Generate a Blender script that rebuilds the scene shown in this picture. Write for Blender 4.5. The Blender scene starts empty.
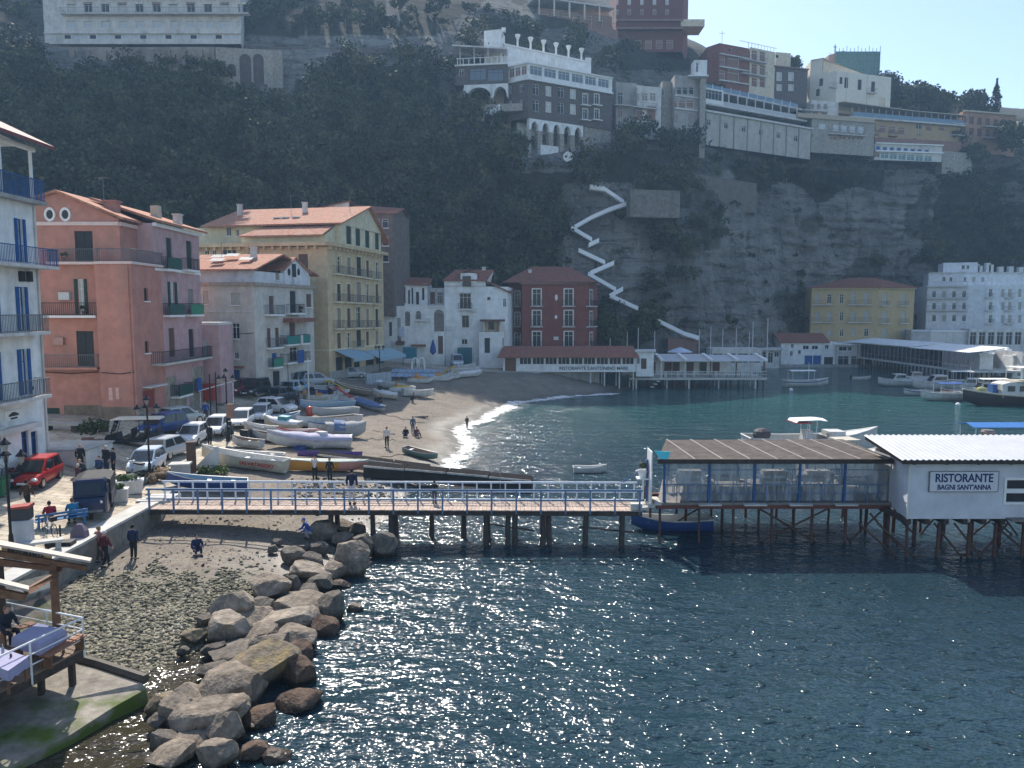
import bpy,math,random
import numpy as np
from mathutils import Vector,Matrix,noise
R=math.radians
rnd=random.Random(11)
sc=bpy.context.scene
COL=sc.collection
F,PITCH,HC=769.0,R(5.5),13.0
CP,SP=math.cos(PITCH),math.sin(PITCH)
SUN_AZ,SUN_EL=-17.0,46.0
SZ=.45
# ---------------------------------------------------------------- placing
def ray(px,py):
 a,b=(px-512)/F,(384-py)/F
 return Vector((a,CP+b*SP,-SP+b*CP))
def at(px,py,Y):
 d=ray(px,py);t=Y/d.y
 return Vector((d.x*t,Y,HC+d.z*t))
def onz(px,py,z):
 d=ray(px,py);t=(z-HC)/d.z
 return Vector((d.x*t,d.y*t,z))
def XY(px,Y):
 return((px-512)/F*Y,Y)
def V2(a):return Vector((a[0],a[1]))
# ---------------------------------------------------------------- materials
MATS={}
def M(name,col=(.5,.5,.5),rough=.8,var=.15,scale=3.0,bump=0.0,metal=0.0,stain=None,stain_scale=.35,stain_amt=.5,spec=.3,world=False,alpha=None,trans=0.0,emit=None):
 if name in MATS:return MATS[name]
 m=bpy.data.materials.new(name);m.use_nodes=True
 nt=m.node_tree;N=nt.nodes;L=nt.links
 b=N['Principled BSDF']
 b.inputs['Roughness'].default_value=rough
 b.inputs['Metallic'].default_value=metal
 b.inputs['Specular IOR Level'].default_value=spec
 if trans:b.inputs['Transmission Weight'].default_value=trans
 if alpha is not None:b.inputs['Alpha'].default_value=alpha
 tc=N.new('ShaderNodeTexCoord');src=tc.outputs['Object']
 if world:
  g=N.new('ShaderNodeNewGeometry');src=g.outputs['Position']
 n=N.new('ShaderNodeTexNoise');n.inputs['Scale'].default_value=scale;n.inputs['Detail'].default_value=5;n.inputs['Roughness'].default_value=.65
 L.new(src,n.inputs['Vector'])
 r=N.new('ShaderNodeMapRange');r.inputs['From Min'].default_value=.3;r.inputs['From Max'].default_value=.7
 r.inputs['To Min'].default_value=1-var;r.inputs['To Max'].default_value=1+var
 L.new(n.outputs['Fac'],r.inputs['Value'])
 mx=N.new('ShaderNodeMix');mx.data_type='RGBA';mx.blend_type='MULTIPLY';mx.inputs['Factor'].default_value=1
 mx.inputs['A'].default_value=(*col,1)
 cc=N.new('ShaderNodeCombineColor')
 for k in range(3):L.new(r.outputs['Result'],cc.inputs[k])
 L.new(cc.outputs['Color'],mx.inputs['B'])
 out=mx.outputs['Result']
 if stain:
  n2=N.new('ShaderNodeTexNoise');n2.inputs['Scale'].default_value=stain_scale;n2.inputs['Detail'].default_value=8;n2.inputs['Roughness'].default_value=.7
  mp=N.new('ShaderNodeMapping');mp.inputs['Scale'].default_value=(1,1,.28)
  L.new(src,mp.inputs['Vector']);L.new(mp.outputs['Vector'],n2.inputs['Vector'])
  r2=N.new('ShaderNodeMapRange');r2.inputs['From Min'].default_value=.5;r2.inputs['From Max'].default_value=.68
  r2.inputs['To Max'].default_value=stain_amt
  L.new(n2.outputs['Fac'],r2.inputs['Value'])
  m2=N.new('ShaderNodeMix');m2.data_type='RGBA'
  L.new(r2.outputs['Result'],m2.inputs['Factor']);L.new(out,m2.inputs['A']);m2.inputs['B'].default_value=(*stain,1)
  out=m2.outputs['Result']
 L.new(out,b.inputs['Base Color'])
 if bump:
  bp=N.new('ShaderNodeBump');bp.inputs['Strength'].default_value=.7;bp.inputs['Distance'].default_value=bump
  n3=N.new('ShaderNodeTexNoise');n3.inputs['Scale'].default_value=scale*3;n3.inputs['Detail'].default_value=4
  L.new(src,n3.inputs['Vector']);L.new(n3.outputs['Fac'],bp.inputs['Height']);L.new(bp.outputs['Normal'],b.inputs['Normal'])
 MATS[name]=m
 return m
plaster=lambda n,c,st=None,amt=.4:M(n,c,.9,.17,1.1,.02,stain=tuple(v*.85 for v in st)if st else None,stain_scale=.55,stain_amt=min(.85,amt*1.25))
WHITE=plaster('white_plaster',(.78,.78,.76),(.5,.47,.42),.35)
OFFW=plaster('off_white_plaster',(.62,.60,.57),(.36,.34,.31),.5)
PINK=plaster('pink_plaster',(.48,.225,.175),(.43,.26,.21),.6)
LPINK=plaster('light_pink_plaster',(.50,.32,.32),(.42,.29,.28),.5)
GREYP=plaster('grey_white_plaster',(.56,.52,.47),(.36,.34,.32),.5)
GREYW=plaster('stained_white_plaster',(.66,.65,.66),(.36,.35,.35),.75)
YELL=plaster('yellow_plaster',(.60,.46,.28),(.50,.38,.24),.5)
YELP=plaster('pale_yellow_plaster',(.70,.61,.42),(.58,.49,.35),.5)
REDP=plaster('red_plaster',(.24,.082,.06),(.19,.075,.06),.5)
CREAM=plaster('cream_plaster',(.66,.56,.42),(.5,.42,.33),.5)
ORANP=plaster('orange_plaster',(.38,.225,.155),(.29,.19,.14),.5)
BRNP=plaster('brown_plaster',(.27,.16,.13),(.2,.13,.11),.5)
REDBRICK=M('dark_red_brick',(.165,.062,.052),.9,.3,4,.02)
STONE=M('dark_stone_wall',(.125,.105,.098),.9,.45,3.2,.05)
LSTONE=M('light_stone_wall',(.34,.31,.27),.9,.4,2.2,.05,stain=(.2,.18,.15))
RUBBLE=M('worn_rubble_wall',(.3,.26,.21),.95,.4,1.8,.05,stain=(.5,.45,.38),stain_scale=.8,stain_amt=.8)
CONC=M('concrete',(.36,.35,.33),.9,.25,1.2,.02,stain=(.22,.21,.19))
PALECONC=M('pale_concrete',(.5,.48,.44),.9,.2,1.2,.02)
GLASS=M('window_glass',(.02,.023,.028),.15,.3,.8,spec=.3)
CURT=M('curtain',(.55,.55,.52),.8,.2,2)
GREEN=M('green_shutter',(.02,.05,.04),.5,.15,3)
DGREEN=M('dark_shutter',(.025,.028,.03),.5,.15,3)
BLUE=M('blue_shutter',(.02,.10,.30),.45,.15,3)
BROWN=M('brown_shutter',(.13,.07,.05),.6,.2,3)
GREYSH=M('grey_shutter',(.30,.25,.22),.7,.2,3)
CREAMSH=M('cream_shutter',(.42,.40,.36),.7,.15,3)
TRIM=M('white_trim',(.8,.79,.76),.7,.06,3)
IRON=M('black_iron',(.02,.02,.022),.5,.3,6,metal=.3)
GREYIRON=M('grey_iron',(.16,.17,.18),.5,.2,6,metal=.3)
BLUEIRON=M('blue_iron',(.025,.095,.25),.4,.2,6)
WHITEIRON=M('white_metal',(.78,.78,.77),.4,.08,6)
def tile_mat(name,col,stain):
 m=M(name,col,.9,.35,2.5,0,stain=stain,stain_scale=.6,stain_amt=.6)
 nt=m.node_tree;N=nt.nodes;L=nt.links
 tc=N.new('ShaderNodeTexCoord');w=N.new('ShaderNodeTexWave');w.bands_direction='X';w.inputs['Scale'].default_value=1.1;w.inputs['Distortion'].default_value=.4
 w2=N.new('ShaderNodeTexWave');w2.bands_direction='Y';w2.inputs['Scale'].default_value=1.0;w2.inputs['Distortion'].default_value=.6
 ad=N.new('ShaderNodeMath');ad.operation='ADD'
 L.new(tc.outputs['Object'],w.inputs['Vector']);L.new(tc.outputs['Object'],w2.inputs['Vector'])
 L.new(w.outputs['Fac'],ad.inputs[0]);L.new(w2.outputs['Fac'],ad.inputs[1])
 bp=N.new('ShaderNodeBump');bp.inputs['Distance'].default_value=.05;bp.inputs['Strength'].default_value=.6
 L.new(ad.outputs[0],bp.inputs['Height']);L.new(bp.outputs['Normal'],N['Principled BSDF'].inputs['Normal'])
 return m
TILE=tile_mat('terracotta_tiles',(.42,.19,.12),(.40,.30,.23))
DTILE=tile_mat('dark_terracotta_tiles',(.27,.11,.075),(.20,.11,.08))
WOOD=M('brown_wood',(.17,.085,.045),.65,.35,5,.01)
DWOOD=M('dark_weathered_wood',(.055,.042,.034),.8,.4,5,.01)
PLANK=M('pale_planks',(.52,.38,.29),.8,.25,6,.01)
RUSTY=M('rusty_steel',(.09,.045,.034),.8,.4,6,.01)
RUBBER=M('tyre_rubber',(.02,.02,.02),.8,.2,8)
CHROME=M('rim_metal',(.5,.5,.5),.35,.1,5,metal=.8)
LAMPG=M('lamp_glass',(.75,.73,.66),.15,.1,5,spec=.5)
REDLAMP=M('tail_lamp',(.4,.02,.02),.2,.1,5,spec=.5)
CARGLASS=M('car_glass',(.02,.026,.03),.06,.2,1,spec=.7)
BLACK=M('black_plastic',(.02,.02,.02),.5,.2,5)
SKIN=M('skin',(.5,.29,.21),.6,.08,8)
AC=M('air_conditioner_case',(.6,.6,.58),.5,.1,5)
def paint(name,col,rough=.28):return M(name,col,rough,.06,4,spec=.5)
# ---------------------------------------------------------------- mesh building
class MB:
 def __init__(s):s.v,s.f,s.mi,s.cur=[],[],[],0
 def use(s,i):s.cur=i;return s
 def add(s,vs,fs):
  n=len(s.v);s.v.extend(tuple(v)for v in vs)
  for f in fs:s.f.append(tuple(n+i for i in f));s.mi.append(s.cur)
  return s
 def hexa(s,p):
  return s.add(p,[(3,2,1,0),(4,5,6,7),(0,1,5,4),(1,2,6,5),(2,3,7,6),(3,0,4,7)])
 def box(s,x0,x1,y0,y1,z0,z1):
  return s.hexa([(x0,y0,z0),(x1,y0,z0),(x1,y1,z0),(x0,y1,z0),(x0,y0,z1),(x1,y0,z1),(x1,y1,z1),(x0,y1,z1)])
 def rbox(s,c,size,rz=0.0,taper=1.0):
  w,d,h=size;ca,sa=math.cos(rz),math.sin(rz);P=[]
  for z,k in((0,1),(h,taper)):
   for x,y in((-w/2,-d/2),(w/2,-d/2),(w/2,d/2),(-w/2,d/2)):
    P.append((c[0]+k*(x*ca-y*sa),c[1]+k*(x*sa+y*ca),c[2]+z))
  return s.hexa(P)
 def fbox(s,f,u0,u1,z0,z1,o0,o1):
  p=[f.pt(u0,z0,o1),f.pt(u1,z0,o1),f.pt(u1,z0,o0),f.pt(u0,z0,o0),f.pt(u0,z1,o1),f.pt(u1,z1,o1),f.pt(u1,z1,o0),f.pt(u0,z1,o0)]
  return s.hexa(p)
 def prism(s,poly,z0,z1):
  n=len(poly);vs=[(x,y,z0)for x,y in poly]+[(x,y,z1)for x,y in poly]
  return s.add(vs,[tuple(range(n-1,-1,-1)),tuple(range(n,2*n))]+[(i,(i+1)%n,n+(i+1)%n,n+i)for i in range(n)])
 def extr(s,poly3,vec):
  n=len(poly3);vec=Vector(vec);a=[Vector(p)for p in poly3]
  return s.add(a+[p+vec for p in a],[tuple(range(n-1,-1,-1)),tuple(range(n,2*n))]+[(i,(i+1)%n,n+(i+1)%n,n+i)for i in range(n)])
 def tube(s,pts,rad,n=6,caps=True):
  pts=[Vector(p)for p in pts]
  if not hasattr(rad,'__len__'):rad=[rad]*len(pts)
  vs,fs=[],[]
  for i,p in enumerate(pts):
   t=(pts[min(i+1,len(pts)-1)]-pts[max(i-1,0)])
   t=t.normalized()if t.length>1e-9 else Vector((0,0,1))
   a=t.cross(Vector((0,0,1))if abs(t.z)<.9 else Vector((1,0,0))).normalized();b=t.cross(a)
   for k in range(n):
    w=2*math.pi*k/n
    vs.append(p+(a*math.cos(w)+b*math.sin(w))*rad[i])
  for i in range(len(pts)-1):
   for k in range(n):
    fs.append((i*n+k,i*n+(k+1)%n,(i+1)*n+(k+1)%n,(i+1)*n+k))
  if caps:fs+=[tuple(range(n-1,-1,-1)),tuple(range((len(pts)-1)*n,len(pts)*n))]
  return s.add(vs,fs)
 def lathe(s,prof,c=(0,0,0),n=12,axis='z',caps=True):
  vs,fs=[],[]
  for r,h in prof:
   for k in range(n):
    w=2*math.pi*k/n;x,y=r*math.cos(w),r*math.sin(w)
    p={'z':(x,y,h),'y':(x,h,y),'x':(h,x,y)}[axis]
    vs.append((c[0]+p[0],c[1]+p[1],c[2]+p[2]))
  m=len(prof)
  for i in range(m-1):
   for k in range(n):
    fs.append((i*n+k,i*n+(k+1)%n,(i+1)*n+(k+1)%n,(i+1)*n+k))
  if caps:fs+=[tuple(range(n-1,-1,-1)),tuple(range((m-1)*n,m*n))]
  return s.add(vs,fs)
 def ball(s,c,r,n=8,m=6):
  r=r if hasattr(r,'__len__')else(r,r,r)
  vs=[(c[0],c[1],c[2]-r[2])];fs=[]
  for i in range(1,m):
   ph=math.pi*i/m
   for k in range(n):
    w=2*math.pi*k/n
    vs.append((c[0]+r[0]*math.sin(ph)*math.cos(w),c[1]+r[1]*math.sin(ph)*math.sin(w),c[2]-r[2]*math.cos(ph)))
  vs.append((c[0],c[1],c[2]+r[2]));e=len(vs)-1
  for k in range(n):fs.append((0,1+(k+1)%n,1+k))
  for i in range(m-2):
   for k in range(n):
    a=1+i*n+k;b=1+i*n+(k+1)%n
    fs.append((a,b,b+n,a+n))
  for k in range(n):fs.append((e,e-n+k,e-n+(k+1)%n))
  return s.add(vs,fs)
 def loft(s,rings,caps=True,closed=True):
  n=len(rings[0]);vs=[p for r in rings for p in r];fs=[]
  for i in range(len(rings)-1):
   for k in range(n if closed else n-1):
    fs.append((i*n+k,i*n+(k+1)%n,(i+1)*n+(k+1)%n,(i+1)*n+k))
  if caps:fs+=[tuple(range(n-1,-1,-1)),tuple(range((len(rings)-1)*n,len(rings)*n))]
  return s.add(vs,fs)
 def mesh(s,name,off=(0,0,0),smooth=False):
  me=bpy.data.meshes.new(name)
  me.from_pydata([(v[0]-off[0],v[1]-off[1],v[2]-off[2])for v in s.v],[],s.f)
  me.polygons.foreach_set('material_index',s.mi)
  if smooth:me.polygons.foreach_set('use_smooth',[True]*len(s.f))
  me.update()
  return me
def tag(o,label=None,cat=None,group=None,kind=None):
 if label:o['label']=label
 if cat:o['category']=cat
 if group:o['group']=group
 if kind:o['kind']=kind
 return o
def empty(name,loc=(0,0,0),rz=0.0):
 o=bpy.data.objects.new(name,None);COL.objects.link(o);o.location=loc;o.rotation_euler=(0,0,rz);o.empty_display_size=.3
 return o
def obj(name,mb,mats,parent=None,off=None,smooth=False,bevel=0.0):
 """link one mesh object; a world-space builder under an unrotated root is shifted by the root's location"""
 if off is None:
  off=(0,0,0)
  p=parent
  if p is not None:
   q=p
   while q.parent is not None:q=q.parent
   off=tuple(q.location)if q.get('worldbuilt')else(0,0,0)
 me=mb.mesh(name,off,smooth)if isinstance(mb,MB)else mb
 for m in(mats if isinstance(mats,(list,tuple))else[mats]):me.materials.append(m)
 o=bpy.data.objects.new(name,me);COL.objects.link(o)
 if parent is not None:o.parent=parent
 if bevel:
  b=o.modifiers.new('bevel','BEVEL');b.width=bevel;b.segments=2;b.limit_method='ANGLE'
 return o
def thing(name,label,cat,loc,rz=0.0,group=None,world=False):
 o=tag(empty(name,loc,rz),label,cat,group)
 if world:o['worldbuilt']=True
 return o
def kids(o):return[c for c in bpy.data.objects if c.parent is o]
CHILD={}
def copy_tree(o,parent=None):
 c=o.copy();COL.objects.link(c)
 if parent is not None:c.parent=parent
 for ch in list(o.children):copy_tree(ch,c)
 return c
def world_obj(name,mb,mats,label,cat,group=None,smooth=False,bevel=0.0):
 """a thing that is one mesh, with its origin at its base"""
 a=np.array(mb.v);off=(float((a[:,0].min()+a[:,0].max())/2),float((a[:,1].min()+a[:,1].max())/2),float(a[:,2].min()))
 me=mb.mesh(name,off,smooth)
 o=obj(name,me,mats,bevel=bevel);o.location=off
 return tag(o,label,cat,group)
def numpy_mesh(name,verts,quads,smooth=False,tri=False):
 k=3 if tri else 4
 me=bpy.data.meshes.new(name)
 me.vertices.add(len(verts));me.vertices.foreach_set('co',np.asarray(verts,np.float32).ravel())
 me.loops.add(len(quads)*k);me.loops.foreach_set('vertex_index',np.asarray(quads,np.int32).ravel())
 me.polygons.add(len(quads));me.polygons.foreach_set('loop_start',np.arange(0,len(quads)*k,k,dtype=np.int32))
 me.polygons.foreach_set('loop_total',np.full(len(quads),k,np.int32))
 if smooth:me.polygons.foreach_set('use_smooth',np.ones(len(quads),bool))
 me.update(calc_edges=True);me.validate()
 return me
# ================================================================ terrain of beach and promenade
def rbf(pts,vals,smooth=0.0):
 P=np.array(pts,float);n=len(P)
 D=np.sqrt(((P[:,None]-P[None])**2).sum(-1))+0.0
 A=np.zeros((n+3,n+3));A[:n,:n]=-D+np.eye(n)*smooth;A[:n,n]=1;A[:n,n+1:]=P;A[n,:n]=1;A[n+1:,:n]=P.T
 w=np.linalg.solve(A,np.concatenate([vals,[0,0,0]]))
 def f(x,y):
  x=np.asarray(x,float);y=np.asarray(y,float)
  out=w[n]+w[n+1]*x+w[n+2]*y
  for i in range(n):out=out-w[i]*np.hypot(x-P[i,0],y-P[i,1])
  return out
 return f
prom_c=[(140,505,2.45),(70,548,2.4),(5,590,2.4),(100,515,2.55),(38,487,3.0),(165,470,2.5),(165,440,2.9),(205,445,2.6),(240,430,2.7),(270,404,3.1),(300,386,3.6),(220,412,3.3),(440,374,3.5),(360,378,3.7),(500,368,3.7)]
prom_w=[(-28.4,46.6,3.9),(-28.6,36,3.7),(-33,60,4.5),(-29.4,60,4.4),(-29.5,73,4.6),(-27,80,4.4),(-24,93,4.4),(-23.1,97,4.5),(-19,114,4.5),(-10,127,4.3),(0,130,3.9),(14,134,3.9),(-45,70,5),(-40,110,5.5),(22,141,3.5),(-50,40,4),(-30,20,3),(-22,20,2.5)]
pp=[onz(*c)for c in prom_c]+[Vector(c)for c in prom_w]
HP=rbf([(p.x,p.y)for p in pp],np.array([p.z for p in pp]),.3)
beach_c=[(135,560,1.0),(100,585,1.0),(200,555,.95),(60,610,1.0),(250,600,.6),(190,640,.15),(120,645,.4),(70,660,.5),(300,550,.45),(330,520,.7),(250,520,1.1),(160,520,1.25),(320,483,1.4),(386,450,1.3),(440,440,.75),(462,443,.06),(480,420,.06),(508,402,.06),(560,396,.05),(640,387,.05),(425,470,.4),(455,462,-.1),(400,490,.2),(385,515,.08),(380,535,-.1),(440,405,1.5),(400,405,2.0),(350,425,1.9),(300,440,2.2),(230,480,2.1),(180,490,2.2),(260,500,1.6),(480,388,2.2),(440,378,3.2),(530,377,2.3),(590,380,1.4),(400,385,3.1),(340,395,2.9),(300,405,2.9),(270,430,2.6),(500,440,-1),(540,430,-1.3),(560,412,-.9),(450,500,-.8),(430,560,-1.2),(400,640,-1.5),(340,720,-1.2),(600,600,-3),(800,500,-4),(700,425,-2.5),(800,395,-2),(700,395,-1.2),(950,450,-4),(250,760,-.5),(150,760,-.4),(60,765,-.4),(175,672,-.18),(120,745,-.35),(225,650,-.08),(150,700,-.3),(300,600,.1),(260,690,0),(200,740,0),(330,575,.1),(640,375,1.5)]
def lift(z):return z+SZ*(1 if z<=.1 else max(0,1-(z-.1)/1.4))
bp_=[onz(a,b,lift(c))for a,b,c in beach_c]+[Vector((x,y,float(HP(x,y))-.03))for x,y in((-22.2,93),(-21.6,97),(-19.5,104),(-15,112),(-9,118),(-3.5,119.1),(2,120.2),(-12,115),(6,121.3))]+[Vector(c)for c in[(-45,40,1),(-45,80,3),(-40,110,4),(2,134,3.4),(20,142,2.4),(45,140,-1),(45,60,-5),(45,20,-5),(-40,18,.8),(-10,130,3.9)]]
HB=rbf([(p.x,p.y)for p in bp_],np.array([p.z for p in bp_]),.15)
GX0,GX1,GY0,GY1,GS=-60.0,46.0,13.0,150.0,.5
gx=np.arange(GX0,GX1+.01,GS);gy=np.arange(GY0,GY1+.01,GS)
gX,gY=np.meshgrid(gx,gy)
ZB=HB(gX,gY);ZP=HP(gX,gY)
# the edge of the paved promenade, from the near quay to the far end of the beach
EDGE=[(-19.7,12.0),(-19.7,41.6),(-20.6,46),(-21.6,58),(-23.0,72),(-23.4,84),(-22.0,96),(-19.5,104),(-15.0,112),(-9.0,118),(2.0,120.2),(14.0,123.5)]
def edge_x(y):
 for(x0,y0),(x1,y1)in zip(EDGE,EDGE[1:]):
  if y0<=y<=y1:return x0+(x1-x0)*(y-y0)/(y1-y0)
 return-19.7 if y<12 else 60.0
def bil(Z,x,y):
 i=min(max((x-GX0)/GS,0),len(gx)-1.001);j=min(max((y-GY0)/GS,0),len(gy)-1.001)
 a,b=int(i),int(j);u,v=i-a,j-b
 return(Z[b,a]*(1-u)+Z[b,a+1]*u)*(1-v)+(Z[b+1,a]*(1-u)+Z[b+1,a+1]*u)*v
def height(x,y):
 if x<edge_x(y):return bil(ZP,x,y)
 return bil(ZB,x,y)
def ground(px,py,floor=-99):
 d=ray(px,py);Y=15.0;last=None
 while Y<145:
  t=Y/d.y;z=HC+d.z*t
  h=max(height(d.x*t,Y),floor)
  if z<=h:
   lo,hi=Y-.25,Y
   for _ in range(8):
    m=(lo+hi)/2;t=m/d.y
    if HC+d.z*t<=max(height(d.x*t,m),floor):hi=m
    else:lo=m
   t=hi/d.y
   return Vector((d.x*t,hi,max(height(d.x*t,hi),floor)))
  Y+=.25
 return onz(px,py,SZ)
def grid_mesh(name,Z,keep,amp,fr):
 ny,nx=Z.shape
 jit=np.array([[noise.noise(Vector((x*fr,y*fr,0)))for x in gx]for y in gy])if amp else 0
 V=np.stack([gX,gY,Z+(jit*amp if amp else 0)],-1).reshape(-1,3)
 idx=np.arange(ny*nx).reshape(ny,nx)
 q=np.stack([idx[:-1,:-1],idx[:-1,1:],idx[1:,1:],idx[1:,:-1]],-1).reshape(-1,4)
 q=q[keep.reshape(-1)]
 used=np.unique(q);mp=np.full(len(V),-1);mp[used]=np.arange(len(used))
 return numpy_mesh(name,V[used],mp[q],True)
# ---- beach sheet
cX=(gX[:-1,:-1]+gX[1:,1:])/2;cY=(gY[:-1,:-1]+gY[1:,1:])/2
EX=np.array([edge_x(y)for y in(gy[:-1]+gy[1:])/2])[:,None]
m=bpy.data.materials.new('beach_sand');m.use_nodes=True
nt=m.node_tree;N=nt.nodes;L=nt.links;B=N['Principled BSDF']
g=N.new('ShaderNodeNewGeometry');sx=N.new('ShaderNodeSeparateXYZ');L.new(g.outputs['Position'],sx.inputs[0])
def nz(scale,det=6,rough=.6):
 n=N.new('ShaderNodeTexNoise');n.inputs['Scale'].default_value=scale;n.inputs['Detail'].default_value=det;n.inputs['Roughness'].default_value=rough
 L.new(g.outputs['Position'],n.inputs['Vector']);return n.outputs['Fac']
def rng(v,a,b,c=0.0,d=1.0):
 r=N.new('ShaderNodeMapRange');r.inputs['From Min'].default_value=a;r.inputs['From Max'].default_value=b;r.inputs['To Min'].default_value=c;r.inputs['To Max'].default_value=d
 L.new(v,r.inputs['Value']);return r.outputs['Result']
def mixc(f,a,b):
 x=N.new('ShaderNodeMix');x.data_type='RGBA'
 L.new(f,x.inputs['Factor'])
 for s,k in((a,'A'),(b,'B')):
  if isinstance(s,tuple):x.inputs[k].default_value=(*s,1)
  else:L.new(s,x.inputs[k])
 return x.outputs['Result']
def mth(op,a,b):
 x=N.new('ShaderNodeMath');x.operation=op
 for k,s in enumerate((a,b)):
  if isinstance(s,(int,float)):x.inputs[k].default_value=s
  else:L.new(s,x.inputs[k])
 return x.outputs[0]
c=mixc(rng(nz(.5),.35,.65),(.27,.228,.18),(.19,.162,.134))
c=mixc(rng(nz(4,8,.75),.45,.7),c,(.11,.092,.074))
c=mixc(rng(nz(11,4,.7),.6,.7),c,(.33,.295,.245))
c=mixc(mth('MULTIPLY',rng(sx.outputs['Y'],30,36,1,0),rng(nz(.7),.4,.6)),c,(.13,.13,.07))
wet=rng(mth('ADD',sx.outputs['Z'],mth('MULTIPLY',nz(.9,3),.35)),.87,1.3,1,0)
c=mixc(wet,c,(.10,.088,.07))
L.new(c,B.inputs['Base Color']);L.new(rng(wet,0,1,.2,.9),B.inputs['Specular IOR Level'])
L.new(rng(wet,0,1,.95,.40),B.inputs['Roughness'])
bp=N.new('ShaderNodeBump');bp.inputs['Distance'].default_value=.06;bp.inputs['Strength'].default_value=.8
L.new(mth('ADD',nz(3,8,.7),mth('MULTIPLY',nz(14,3),.35)),bp.inputs['Height']);L.new(bp.outputs['Normal'],B.inputs['Normal'])
SAND=m
tag(obj('beach',grid_mesh('beach',ZB,cX>EX-1.6,.10,.8),SAND),kind='structure')
# ---- paved promenade
PAVE=M('promenade_paving',(.50,.43,.335),.85,.3,.9,0,world=True,stain=(.22,.19,.16),stain_scale=.5,stain_amt=.6)
nt=PAVE.node_tree;N=nt.nodes;L=nt.links;B=N['Principled BSDF']
g=N.new('ShaderNodeNewGeometry');br=N.new('ShaderNodeTexBrick');br.inputs['Scale'].default_value=1.0;br.inputs['Brick Width'].default_value=1.1;br.inputs['Row Height'].default_value=.55
br.inputs['Mortar Size'].default_value=.03;br.inputs['Color1'].default_value=(1,1,1,1);br.inputs['Color2'].default_value=(.78,.77,.75,1);br.inputs['Mortar'].default_value=(.45,.43,.4,1)
L.new(g.outputs['Position'],br.inputs['Vector'])
old=B.inputs['Base Color'].links[0].from_socket
x=N.new('ShaderNodeMix');x.data_type='RGBA';x.blend_type='MULTIPLY';x.inputs['Factor'].default_value=1
L.new(old,x.inputs['A']);L.new(br.outputs['Color'],x.inputs['B']);L.new(x.outputs['Result'],B.inputs['Base Color'])
bpn=N.new('ShaderNodeBump');bpn.inputs['Distance'].default_value=.012;L.new(br.outputs['Color'],bpn.inputs['Height']);L.new(bpn.outputs['Normal'],B.inputs['Normal'])
# the sheet follows the edge exactly: rows along y, columns measured left from the edge
rows=np.arange(12.0,123.4,.75);offs=np.concatenate([np.arange(0,12,.75),np.arange(12,60,4.0)])
V,Q=[],[]
for j,y in enumerate(rows):
 ex=edge_x(y)
 for o in offs:V.append((ex-o,y,float(bil(ZP,ex-o,y))))
n=len(offs)
for j in range(len(rows)-1):
 for i in range(n-1):Q.append((j*n+i,(j+1)*n+i,(j+1)*n+i+1,j*n+i+1))
obj_p=tag(obj('promenade',numpy_mesh('promenade',V,Q,True),PAVE),kind='structure')
# back street behind the far end of the beach
mb=MB()
for x0,x1 in((-10,0),(0,10),(10,16)):
 pass
# ---- quay wall with a coping of pale stone
def ribbon_wall(path,zt,zb,th,mb):
 for(x0,y0),(x1,y1)in zip(path,path[1:]):
  d=Vector((x1-x0,y1-y0)).normalized();nrm=Vector((d.y,-d.x))*th
  mb.hexa([(x0,y0,zb),(x0+nrm.x,y0+nrm.y,zb),(x1+nrm.x,y1+nrm.y,zb),(x1,y1,zb),(x0,y0,zt(x0,y0)),(x0+nrm.x,y0+nrm.y,zt(x0,y0)),(x1+nrm.x,y1+nrm.y,zt(x1,y1)),(x1,y1,zt(x1,y1))])
mb=MB()
ys=[12+i*2 for i in range(15)]+[41.6]
ribbon_wall([(-19.75,y)for y in ys],lambda x,y:bil(ZP,x,y)+.02,-.5,.35,mb)
q=thing('quay_wall','low grey stone quay wall between the paved promenade and the pebble beach','wall',(-19.6,30,.5),world=True)
obj('wall',mb,M('quay_stone',(.21,.19,.165),.9,.4,1.6,.04,stain=(.09,.085,.075)),q)
mb=MB()
for y0,y1 in zip(ys,ys[1:]):
 z0,z1=bil(ZP,-19.7,y0)+.03,bil(ZP,-19.7,y1)+.03
 mb.hexa([(-20.3,y0,z0),(-19.35,y0,z0),(-19.35,y1,z1),(-20.3,y1,z1),(-20.3,y0,z0+.12),(-19.35,y0,z0+.12),(-19.35,y1,z1+.12),(-20.3,y1,z1+.12)])
obj('coping',mb,PALECONC,q)
mb=MB()
ribbon_wall([(x,y)for x,y in EDGE[1:]],lambda x,y:bil(ZP,x,y)+.01,-.5,.25,mb)
world_obj('ramp_edge',mb,CONC,'long low concrete edge where the promenade drops to the boat beach','kerb')
# ---- sea
m=bpy.data.materials.new('sea_water');m.use_nodes=True
nt=m.node_tree;N=nt.nodes;L=nt.links;B=N['Principled BSDF']
B.inputs['Roughness'].default_value=.085;B.inputs['IOR'].default_value=1.34;B.inputs['Specular IOR Level'].default_value=.6
g=N.new('ShaderNodeNewGeometry');sx=N.new('ShaderNodeSeparateXYZ');L.new(g.outputs['Position'],sx.inputs[0])
def mapped(scl,rot,scale,det,rough=.55,dist=0):
 mp=N.new('ShaderNodeMapping');mp.inputs['Scale'].default_value=scl;mp.inputs['Rotation'].default_value=(0,0,rot)
 L.new(g.outputs['Position'],mp.inputs['Vector'])
 n=N.new('ShaderNodeTexNoise');n.inputs['Scale'].default_value=scale;n.inputs['Detail'].default_value=det;n.inputs['Roughness'].default_value=rough;n.inputs['Distortion'].default_value=dist
 L.new(mp.outputs['Vector'],n.inputs['Vector']);return n.outputs['Fac']
w1=mapped((.55,1.0,1),R(12),.55,2)
w2=mapped((.6,1.0,1),R(-14),1.5,3,.6,.3)
w3=mapped((.8,1.0,1),R(25),4.5,2,.5)
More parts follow.
